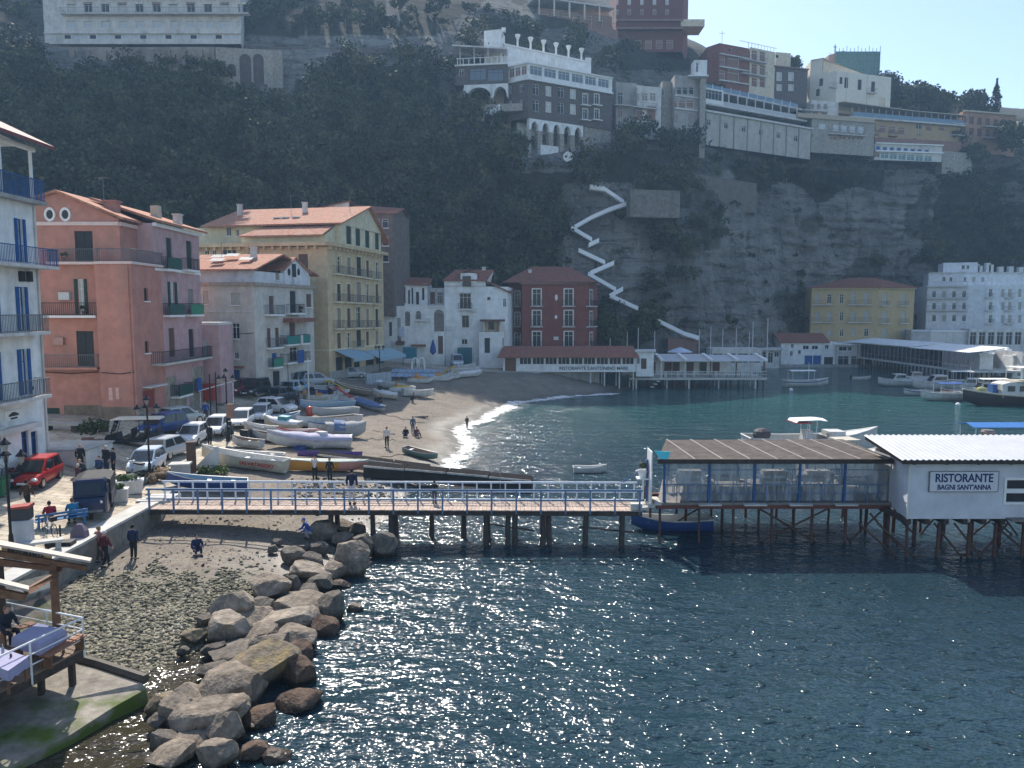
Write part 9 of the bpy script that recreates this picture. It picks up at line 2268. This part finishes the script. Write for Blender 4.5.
# ================================================================ street furniture
def lamp_post(label,px,py,h,n=4,side=.55):
 g=ground(px,py);t=thing('street_lamp',label,'street lamp',tuple(g),0,'street lamps')
 mb=MB();mb.lathe([(.17,0),(.17,.25),(.11,.4),(.09,.9),(.06,1.0),(.05,h-.5),(.07,h-.45),(.03,h-.1)],n=10);obj('pole',mb,IRON,t)
 for k in range(n):
  w_=k/n*6.283+.6;x,y=side*math.cos(w_),side*math.sin(w_);top=k==n-1 and n>3
  zz=h-.55 if not top else h
  if top:x=y=0
  mb=MB()
  if not top:mb.tube([(0,0,h-.75),(x*.5,y*.5,h-.45),(x,y,h-.62),(x,y,zz+.02)],.022,5)
  mb.lathe([(.05,0),(.10,.06),(.15,.30)],(x,y,zz),6);l_=obj('lantern',mb,M('lantern_glass',(.30,.29,.26),.2,.1),t)
  mb=MB();mb.lathe([(.24,.301),(.2,.36),(.07,.5),(.02,.6)],(x,y,zz),8);obj('lantern_cap',mb,IRON,l_)
 return t
lamp_post('black multi armed street lamp at the left photo edge by the grey pillar',12,556,4.5)
lamp_post('black multi armed street lamp standing before the pale blue car',150,478,4.6)
lamp_post('black multi armed street lamp with a box halfway up among the white cars',228,441,5.3)
lamp_post('black double street lamp in front of the blue awnings of the yellow house',380,384,5.0,3)
g_=ground(228,441);mb=MB();mb.rbox((g_.x+.3,g_.y-.1,g_.z+1.9),(.55,.3,1.1));world_obj('sign_box',mb,BRNP,'brown box hanging on the street lamp among the white cars','box')
g_=ground(309,407);mb=MB();mb.tube([tuple(g_),(g_.x,g_.y,g_.z+5.2)],[.09,.06],7);world_obj('flagpole',mb,OFFW,'thick white pole standing among the boats by the person in orange','pole')
g_=ground(289,408);mb=MB();mb.tube([tuple(g_),(g_.x,g_.y,g_.z+4.6)],.035,6);world_obj('pole',mb,IRON,'thin black pole left of the thick white pole','pole')
for k,(px,py,yt)in enumerate(((211,418,374),(217,419,372),(222,404,371))):
 g_=ground(px,py);mb=MB();zt2=zat(px,yt,g_.y);mb.tube([tuple(g_),(g_.x,g_.y,zt2)],.055,6);world_obj('pole',mb,IRON,'%s of three tall black poles at the foot of the pink annex'%('first','second','third')[k],'pole','black poles by the pink annex')
g_=ground(212,412);mb=MB();mb.extr([(g_.x-1.2,g_.y,g_.z+1.9),(g_.x+1.6,g_.y+1.5,g_.z+2.7),(g_.x+1.4,g_.y+2.8,g_.z+2.7),(g_.x-1.5,g_.y+1.3,g_.z+1.9)],(0,0,.05));mb.tube([(g_.x-1.1,g_.y+.2,g_.z),(g_.x-1.1,g_.y+.2,g_.z+1.9)],.03,5);mb.tube([(g_.x+1.4,g_.y+1.7,g_.z),(g_.x+1.4,g_.y+1.7,g_.z+2.7)],.03,5);world_obj('stall_awning',mb,TRIM,'slanting white awning between the tall black poles','awning')
g_=ground(206,400);mb=MB();mb.rbox((g_.x,g_.y,g_.z),(1.8,1.0,1.5));mb.rbox((g_.x,g_.y,g_.z+1.502),(1.9,1.1,.1));world_obj('market_stall',mb,HRD,'small red stall below the slanting white awning','stall')
# grey pillar with dark box
g_=ground(24,549);t=thing('pillar','pale grey pillar with a dark red lidded box on top on the promenade','pillar',tuple(g_),R(12))
mb=MB();mb.lathe([(.42,0),(.42,1.3),(.39,1.34)],n=20);obj('column',mb,M('pillar_grey',(.42,.44,.47),.5,.15,2),t,smooth=False)
mb=MB();mb.box(-.42,.36,-.3,.3,1.342,1.86);obj('box',mb,M('dark_grey_box',(.05,.05,.055),.6),t);mb=MB();mb.hexa([(-.46,-.34,1.863),(.4,-.34,1.863),(.4,.34,1.863),(-.46,.34,1.863),(-.46,-.34,1.92),(.4,-.34,1.99),(.4,.34,1.99),(-.46,.34,1.92)]);obj('lid',mb,M('red_lid',(.32,.05,.04),.6),t)
g_=ground(40,552);t=thing('bench','dark stone bench with a pale top beside the grey pillar','bench',tuple(g_),R(30));mb=MB();mb.box(-.9,.9,-.25,.25,.4,.5);obj('seat',mb,PALECONC,t)
for s_ in(-.7,.7):mb=MB();mb.box(s_-.1,s_+.1,-.2,.2,0,.399);obj('leg',mb,CONC,t)
g_=ground(61,547);mb=MB();mb.rbox((g_.x,g_.y,g_.z),(1.1,.55,.28),.1);mb.tube([(g_.x,g_.y,g_.z+.28),(g_.x,g_.y,g_.z+1.0)],.04,6);world_obj('umbrella_stand',mb,BLACK,'black parasol base with a bare stub of pole near the quay edge','parasol base')
g_=ground(80,539);mb=MB();mb.loft([[(g_.x-.38,g_.y-.22,g_.z),(g_.x+.38,g_.y-.22,g_.z),(g_.x+.38,g_.y+.22,g_.z),(g_.x-.38,g_.y+.22,g_.z)],[(g_.x-.33,g_.y-.2,g_.z+.4),(g_.x+.33,g_.y-.2,g_.z+.4),(g_.x+.33,g_.y+.2,g_.z+.4),(g_.x-.33,g_.y+.2,g_.z+.4)],[(g_.x-.12,g_.y-.1,g_.z+.72),(g_.x+.12,g_.y-.1,g_.z+.72),(g_.x+.12,g_.y+.1,g_.z+.72),(g_.x-.12,g_.y+.1,g_.z+.72)]]);world_obj('backpack',mb,M('purple_grey_cloth',(.16,.12,.16),.8),'dull purple backpack left on the quay edge','backpack',bevel=.05)
# bin
g_=ground(1,497);t=thing('bin','green wheeled rubbish bin at the left photo edge','bin',tuple(g_));mb=MB();mb.rbox((0,0,.1),(.55,.6,.9),0,1.12);obj('body',mb,M('bin_green',(.02,.14,.06),.5),t);mb=MB();mb.rbox((0,0,1.003),(.68,.74,.08));obj('lid',mb,M('bin_green_dark',(.015,.09,.04),.5),t)
# planters and nets by the quay
def planter(label,px,py,w,d,h,rz,leafy=True):
 g=ground(px,py);t=thing('planter',label,'planter',tuple(g),R(rz));mb=MB();mb.hexa([(-w*.42,-d*.42,0),(w*.42,-d*.42,0),(w*.42,d*.42,0),(-w*.42,d*.42,0),(-w/2,-d/2,h),(w/2,-d/2,h),(w/2,d/2,h),(-w/2,d/2,h)]);obj('trough',mb,OFFW,t)
 P,o_=crown_points((0,0,h+.08),(w*.42,d*.4,.22),260,12);v,q=leaf_quads(P,ng.uniform(.05,.1,len(P)),o_);obj('foliage',numpy_mesh('foliage',v,q),leaf_mat('planter_leaves',(.04,.07,.02),(.10,.15,.04),(.26,.24,.06)),t)
planter('larger white trough planted with yellow green flowers by the quay edge',128,493,1.7,.9,.75,25)
planter('smaller white pot planted with green right beside the dark blue truck',119,501,1.0,.7,.7,20)
for lab,px,py,w,c,nseed in(('heap of brown fishing nets at the street lamp before the pale blue car',150,481,1.4,(.15,.10,.06),1),('heap of pale nets and ropes beside the dark rowing boat bow',160,476,1.3,(.22,.15,.09),2),('heap of dark gear and white floats behind the larger white trough',132,483,1.2,(.12,.13,.11),3)):
 g_=ground(px,py);g2=random.Random(nseed);mb=MB()
 for k in range(14):mb.ball((g_.x+g2.gauss(0,w*.3),g_.y+g2.gauss(0,w*.25),g_.z+g2.uniform(.05,.35)),(g2.uniform(.2,.42),g2.uniform(.2,.4),g2.uniform(.15,.3)),8,6)
 for k in range(10):mb.tube([(g_.x+g2.gauss(0,w*.4),g_.y+g2.gauss(0,w*.3),g_.z+g2.uniform(.3,.6))for _ in range(3)],.02,4)
 world_obj('net_heap',mb,M('net_%d'%nseed,c,.95,.5,9,.03),lab,'nets')
g_=ground(192,473);mb=MB();mb.rbox((g_.x,g_.y,g_.z),(.55,.45,2.0),.3);mb.rbox((g_.x,g_.y,g_.z+2.003),(.6,.5,.08),.3);world_obj('wooden_post',mb,M('post_brown',(.10,.06,.045),.8,.3,4),'thick dark brown wooden post between the silver hatchback and the rescue boat','post')
g_=ground(181,478);mb=MB();mb.rbox((g_.x,g_.y,g_.z),(1.0,.8,.85),.2);mb.rbox((g_.x,g_.y,g_.z+.853),(1.25,1.0,.12),.2);world_obj('stone_plinth',mb,PALECONC,'pale topped stone block left of the thick brown post','block')
g_=ground(199,472);mb=MB();mb.extr([(g_.x-.6,g_.y,g_.z),(g_.x+1.0,g_.y+.3,g_.z),(g_.x+1.0,g_.y+.3,g_.z+1.6)],(.05,.5,0));world_obj('slipway_plank',mb,OFFW,'pale triangular board leaning at the bow of the rescue boat','board')
P,o_=crown_points((0,0,.2),(1.5,.8,.3),420,22);v,q=leaf_quads(P,ng.uniform(.06,.12,len(P)),o_);o=obj('weed_patch',numpy_mesh('weed_patch',v,q),leaf_mat('weeds',(.05,.09,.02),(.12,.17,.04),(.22,.24,.07)));o.location=ground(214,474);tag(o,'patch of bright green weeds under the bow of the rescue boat','weeds',kind='stuff')
# raised platform and stone benches by the white house
g_=ground(60,463);t=thing('stone_platform','pale walled stone platform in front of the salmon pink house','platform',tuple(g_));mb=MB();mb.box(-2.0,1.6,0,3.2,-.4,.75);obj('wall',mb,OFFW,t);mb=MB();mb.box(-2.1,1.7,-.1,3.3,.753,.84);obj('top_slab',mb,CONC,t)
for k,(px,py,lab)in enumerate(((62,431,'stone bench under the brown plinth of the salmon pink house, left one'),(91,432,'stone bench under the brown plinth of the salmon pink house, right one'))):
 g_=ground(px,py);t=thing('bench',lab,'bench',tuple(g_),0,'stone benches');mb=MB();mb.box(-1.3,1.3,-.3,.3,.42,.55);obj('seat',mb,CONC,t)
 for s_ in(-1,1):mb=MB();mb.box(s_-.2,s_+.2,-.25,.25,0,.419);obj('leg',mb,DWOOD,t)
for k,(px,py,s,lab)in enumerate(((97,448,1.5,'dark leafy shrub in a pot behind the group of people, larger one'),(88,446,1.1,'dark leafy shrub in a pot left of the larger one behind the people'))):
 g_=ground(px,py);t=thing('potted_shrub',lab,'shrub',tuple(g_));mb=MB();mb.lathe([(.3,0),(.42,.55),(.38,.52),(.3,.4)],n=12);obj('pot',mb,BRNP,t);P,o_=crown_points((0,0,.6+s*.5),(s*.6,s*.6,s*.55),500,14);v,q=leaf_quads(P,ng.uniform(.06,.12,len(P)),o_);obj('foliage',numpy_mesh('foliage',v,q),LEAFT,t)
# red ball buoy, pale wall, blue and white tables, arch stand, folded parasol
g_=ground(310,417);mb=MB();mb.ball((g_.x,g_.y,g_.z+.55),(.42,.42,.55),12,9);world_obj('buoy',mb,paint('buoy_red',(.6,.09,.05)),'red ball buoy lying on the sand among the boats','buoy',smooth=True)
Yw=ground(379,387).y;f=Face(P_(366,Yw),P_(391,Yw+3),2.2,zat(378,374,Yw));mb=MB();mb.fbox(f,0,f.L,2.2,f.z1,-.3,0)
for k in range(9):mb.fbox(f,k*f.L/9+.05,(k+1)*f.L/9-.05,f.z1-1.3,f.z1-.1,.003,.05)
world_obj('wall',mb,M('pale_blue_boards',(.36,.40,.44),.8,.2,2),'pale boarded wall at the head of the beach before the yellow house','wall')
BT=M('blue_white_table_cover',(.32,.42,.58),.7,.35,3)
for k in range(12):
 px,py=394+(k%6)*8+(k//6)*3,379-(k//6)*4.2;g_=ground(px,py)
 t=thing('covered_table','%s blue and white covered table from the left, %s at the beach head'%(['first','second','third','fourth','fifth','sixth'][k%6],('front row','back row')[k//6]),'table',tuple(g_),.1*(k%3),'blue and white tables at the head of the beach')
 mb=MB();mb.box(-.6,.6,-.5,.5,.70,.76);mb.hexa([(-.66,-.56,.38),(.66,-.56,.38),(.66,.56,.38),(-.66,.56,.38),(-.602,-.502,.699),(.602,-.502,.699),(.602,.502,.699),(-.602,.502,.699)]);obj('cover',mb,BT,t);mb=MB();mb.box(-.08,.08,-.08,.08,0,.7);obj('leg',mb,BLUEIRON,t)
Ya=114;mb=MB()
for x0 in(411.5,418.2):
 a,b_=P_(x0,Ya)[0],P_(x0+6.2,Ya)[0];z0=height(a,Ya)-.2;z1=zat(x0,357.5,Ya);cx,w=(a+b_)/2,(b_-a)/2-.16;zs=z1-w-.15
 mb.hexa([(a-.16,Ya,z0),(a+.12,Ya,z0),(a+.12,Ya+.3,z0),(a-.16,Ya+.3,z0),(a,Ya,zs),(a+.16,Ya,zs),(a+.16,Ya+.3,zs),(a,Ya+.3,zs)])
 mb.hexa([(b_-.12,Ya,z0),(b_+.16,Ya,z0),(b_+.16,Ya+.3,z0),(b_-.12,Ya+.3,z0),(b_-.16,Ya,zs),(b_,Ya,zs),(b_,Ya+.3,zs),(b_-.16,Ya+.3,zs)])
 for j in range(8):
  q=[]
  for k_ in(j,j+1):
   c_,s_=math.cos(k_/8*math.pi),math.sin(k_/8*math.pi);q.append(((cx-w*c_,zs+w*s_),(cx-(w+.16)*c_,zs+(w+.16)*s_)))
  (i0,o0),(i1,o1)=q
  mb.hexa([(i0[0],Ya,i0[1]),(i1[0],Ya,i1[1]),(i1[0],Ya+.3,i1[1]),(i0[0],Ya+.3,i0[1]),(o0[0],Ya,o0[1]),(o1[0],Ya,o1[1]),(o1[0],Ya+.3,o1[1]),(o0[0],Ya+.3,o0[1])])
world_obj('arch_stand',mb,WHITE,'white double arch standing among the blue and white tables','arch')
g_=P_(433,119);z=height(g_[0],119);mb=MB();mb.use(0).tube([(g_[0],119,z),(g_[0],119,zat(433,341,119))],.05,6);mb.use(1).lathe([(.05,0),(.5,.5),(.42,1.2),(.06,2.4)],(g_[0],119,zat(433,355,119)),8);world_obj('folded_parasol',mb,[OFFW,M('parasol_blue',(.03,.07,.28),.8)],'folded dark blue parasol before the big arch of the arcaded white house','parasol')
f=Face(P_(402.5,119),P_(415.5,119),4,zat(408,347.5,119));mb=MB();mb.fbox(f,0,f.L,f.z1-1.7,f.z1,-1.5,0);mb.fbox(f,0,.1,3.5,f.z1-1.705,-.1,0);mb.fbox(f,f.L-.1,f.L,3.5,f.z1-1.705,-.1,0);world_obj('teal_stall',mb,M('teal_canvas',(.02,.17,.24),.7),'teal canvas stall in front of the arcaded white house','stall')
# posts and rail of the quay steps next to the footbridge
g_=ground(142,507);mb=MB()
for k in range(4):mb.rbox((g_.x+.1+k*.1,g_.y+.9+k*.35,g_.z),(1.6,.3,.16+k*.02),.1)
world_obj('lobster_pots',mb,OFFW,'white boards and ropes lying by the footbridge entrance','boards')
# ================================================================ small additions
def house(words):
 return next(o for o in bpy.data.objects if o.get('label')and o['label'].startswith(words))
def wpart(root,name,mb,m):return obj(name,mb,m,root)
def aerial(words,px,py,Y,h=2.2):
 p=at(px,py,Y);mb=MB();mb.tube([(p.x,p.y,p.z-1.0),(p.x,p.y,p.z+h)],.03,5);mb.tube([(p.x-.55,p.y,p.z+h-.15),(p.x+.55,p.y,p.z+h-.15)],.015,4)
 for k in range(5):mb.tube([(p.x-.5+k*.25,p.y-.22,p.z+h-.15),(p.x-.5+k*.25,p.y+.22,p.z+h-.15)],.01,4)
 wpart(house(words),'aerial',mb,GREYIRON)
def chim(words,px,py,Y,w=.6,h=1.2,m=None):
 p=at(px,py,Y);mb=MB();mb.rbox((p.x,p.y,p.z-1.2),(w,w,h+1.2));mb.rbox((p.x,p.y,p.z+h+.003),(w*1.25,w*1.25,.12));wpart(house(words),'chimney',mb,m or OFFW)
for a in(('tall yellow house',291,211,108),('tall yellow house',350,213,106),('stained grey white',222,262,86),('dark red house',560,268,141,3),('salmon pink',104,204,63),('white three storey',476,272,131),('brown house with a terracotta',376,207,128,3),('white house with round arches',399,278,131),('large cream white villa',830,62,200),('pale yellow house',850,280,184)):aerial(*a)
for a in(('tall yellow house',305,212,108),('tall yellow house',240,214,109),('dark red house',530,277,139),('white three storey',484,275,131),('pale rose house',178,229,70),('stained grey white',254,259,86)):chim(*a)
def ac_unit(words,px,py,Y,w=.85):
 p=at(px,py,Y);mb=MB();mb.box(p.x-w/2,p.x+w/2,p.y-.3,p.y-.02,p.z,p.z+.6);mb.lathe([(.22,-.31),(.22,-.302)],(p.x-.1,p.y,p.z+.3),10,'y');wpart(house(words),'air_conditioner',mb,AC)
for a in(('salmon pink',66,300,61.15),('white three storey',474,312,126.95),('white three storey',449,330,126.95),('white house with round arches',428,322,124.95),('dark red house',556,340,134.95)):ac_unit(*a)
# cables looping across the facades
for words,pts in(('salmon pink',[at(45,372,61.1),at(70,373.5,61.1),at(98,372,61.1)]),('salmon pink',[at(101,372.5,59.93),at(120,374,59.93),at(134,372,59.93)]),('stained grey white',[at(200,333,80.9),at(228,335,80.3),at(253,333,79.9)]),('tall yellow house',[at(203,244.5,99.9),at(262,247,98.3),at(327,246,96.9)])):
 mb=MB();mb.tube(pts,.035,4);wpart(house(words),'cable',mb,BLACK)
# plants on balconies
for k,(px,py,Y,lab)in enumerate(((84,314.5,60.6,'small green pot plant on the middle balcony of the salmon pink house'),(64,261,60.7,'pot plant at the left end of the top balcony of the salmon pink house'),(28,399,45.2,'leafy pot plant on the lowest balcony of the white house with blue shutters'),(301,312.5,89.5,'pot plants on the right balcony of the stained grey white house'))):
 p=at(px,py,Y);t=thing('potted_plant',lab,'potted plant',tuple(p));mb=MB();mb.lathe([(.12,0),(.17,.28),(.14,.26)],n=8);obj('pot',mb,DTILE,t)
 P,o_=crown_points((0,0,.5),(.32,.28,.34),160,8);v,q=leaf_quads(P,ng.uniform(.05,.09,len(P)),o_);obj('foliage',numpy_mesh('foliage',v,q),LEAFT,t)
for k,(pa,pb,lab)in enumerate((((385,415),(425,424),'rope lying across the sand from the striped boat toward the water'),((366,439),(396,441),'rope running from the boat with the blue cloth over the sand'),((362,460),(404,455),'rope between the purple kayak and the pale green boat'))):
 mb=MB();n=14;P_l=[]
 for i in range(n+1):
  g_=ground(pa[0]+(pb[0]-pa[0])*i/n,pa[1]+(pb[1]-pa[1])*i/n+.8*math.sin(i*1.3+k));P_l.append((g_.x,g_.y,g_.z+.05))
 mb.tube(P_l,.03,4);world_obj('rope',mb,M('rope_fibre',(.22,.18,.13),.9),lab,'rope')
# loose gear among the boats: boxes, oars, fenders
g3=random.Random(9)
for k,(px,py,kind,lab)in enumerate(((300,450,'crate','blue crate on the sand beside the lilac covered boat'),(345,441,'crate','white crate beside the boat with the blue cloth'),(292,436,'crate','grey crate between the small boats near the scooter'),(356,429,'crate','orange crate at the stern of the long white boat'))):
 g_=ground(px,py);t=thing('crate',lab,'crate',tuple(g_),g3.uniform(-1,1),'fish crates among the boats');m_=[HBL,HW_,HGR,HOR][k]
 mb=MB();mb.box(-.4,.4,-.25,.25,0,.04)
 for a in((-.4,-.37,-.25,.25),(.37,.4,-.25,.25),(-.369,.369,-.25,-.22),(-.369,.369,.22,.25)):mb.box(*a,.041,.32)
 obj('body',mb,m_,t)
 for s_ in(-1,1):mb=MB();mb.box(-.12,.12,s_*.27-.015,s_*.27+.015,.24,.28);obj('handle',mb,BLACK,t)
for k,(pa,pb,lab)in enumerate((((285,452),(306,455),'oar lying on the sand in front of the lilac covered boat'),((372,431),(390,434),'oar lying on the sand near the person in the white top'))):
 a,b_=ground(*pa),ground(*pb);a.z+=.06;b_.z+=.06;mb=MB();mb.tube([a,b_],.03,5);d=(b_-a).normalized();mb.tube([b_,b_+d*.5],[.05,.09],4);world_obj('oar',mb,PLANK,lab,'oar')
# ================================================================ light, air, camera
w=bpy.data.worlds.new('World');sc.world=w;w.use_nodes=True
nt=w.node_tree;bg=nt.nodes['Background']
sky=nt.nodes.new('ShaderNodeTexSky');sky.sky_type='NISHITA';sky.sun_disc=False
sky.sun_elevation=R(SUN_EL);sky.sun_rotation=R(SUN_AZ);sky.air_density=1.0;sky.dust_density=.8;sky.ozone_density=1.2
nt.links.new(sky.outputs['Color'],bg.inputs['Color']);bg.inputs['Strength'].default_value=.11
sd=bpy.data.lights.new('sun','SUN');sd.energy=3.6;sd.angle=R(.53);sd.color=(1,.94,.85)
so=bpy.data.objects.new('sun',sd);COL.objects.link(so)
a,e=R(SUN_AZ),R(SUN_EL)
tosun=Vector((math.sin(a)*math.cos(e),math.cos(a)*math.cos(e),math.sin(e)))
so.rotation_euler=tosun.to_track_quat('Z','Y').to_euler();so.location=(0,60,120)
m=bpy.data.materials.new('haze_air');m.use_nodes=True;nt=m.node_tree;nt.nodes.remove(nt.nodes['Principled BSDF'])
pv_=nt.nodes.new('ShaderNodeVolumePrincipled');pv_.inputs['Color'].default_value=(.42,.68,1.0,1);pv_.inputs['Density'].default_value=.00042;pv_.inputs['Anisotropy'].default_value=.3
nt.links.new(pv_.outputs['Volume'],nt.nodes['Material Output'].inputs['Volume'])
mb=MB();mb.box(-520,740,-30,560,-9.2,135)
HAZE=tag(obj('haze',mb,m),kind='stuff')
cam=bpy.data.cameras.new('camera');co=bpy.data.objects.new('camera',cam);COL.objects.link(co)
cam.sensor_width=36;cam.lens=F/1024*36;cam.clip_end=3000;cam.clip_start=.1
co.location=(0,0,HC);co.rotation_euler=(R(90)-PITCH,0,0);sc.camera=co
vs=sc.view_settings;vs.view_transform='Standard';vs.look='None';vs.exposure=.98;vs.gamma=1;vs.use_curve_mapping=False
cy=sc.cycles;cy.use_denoising=True;cy.max_bounces=5;cy.diffuse_bounces=2;cy.glossy_bounces=3;cy.transmission_bounces=4;cy.transparent_max_bounces=6;cy.volume_bounces=0
cy.use_adaptive_sampling=True;cy.adaptive_threshold=.015;cy.caustics_reflective=False;cy.caustics_refractive=False
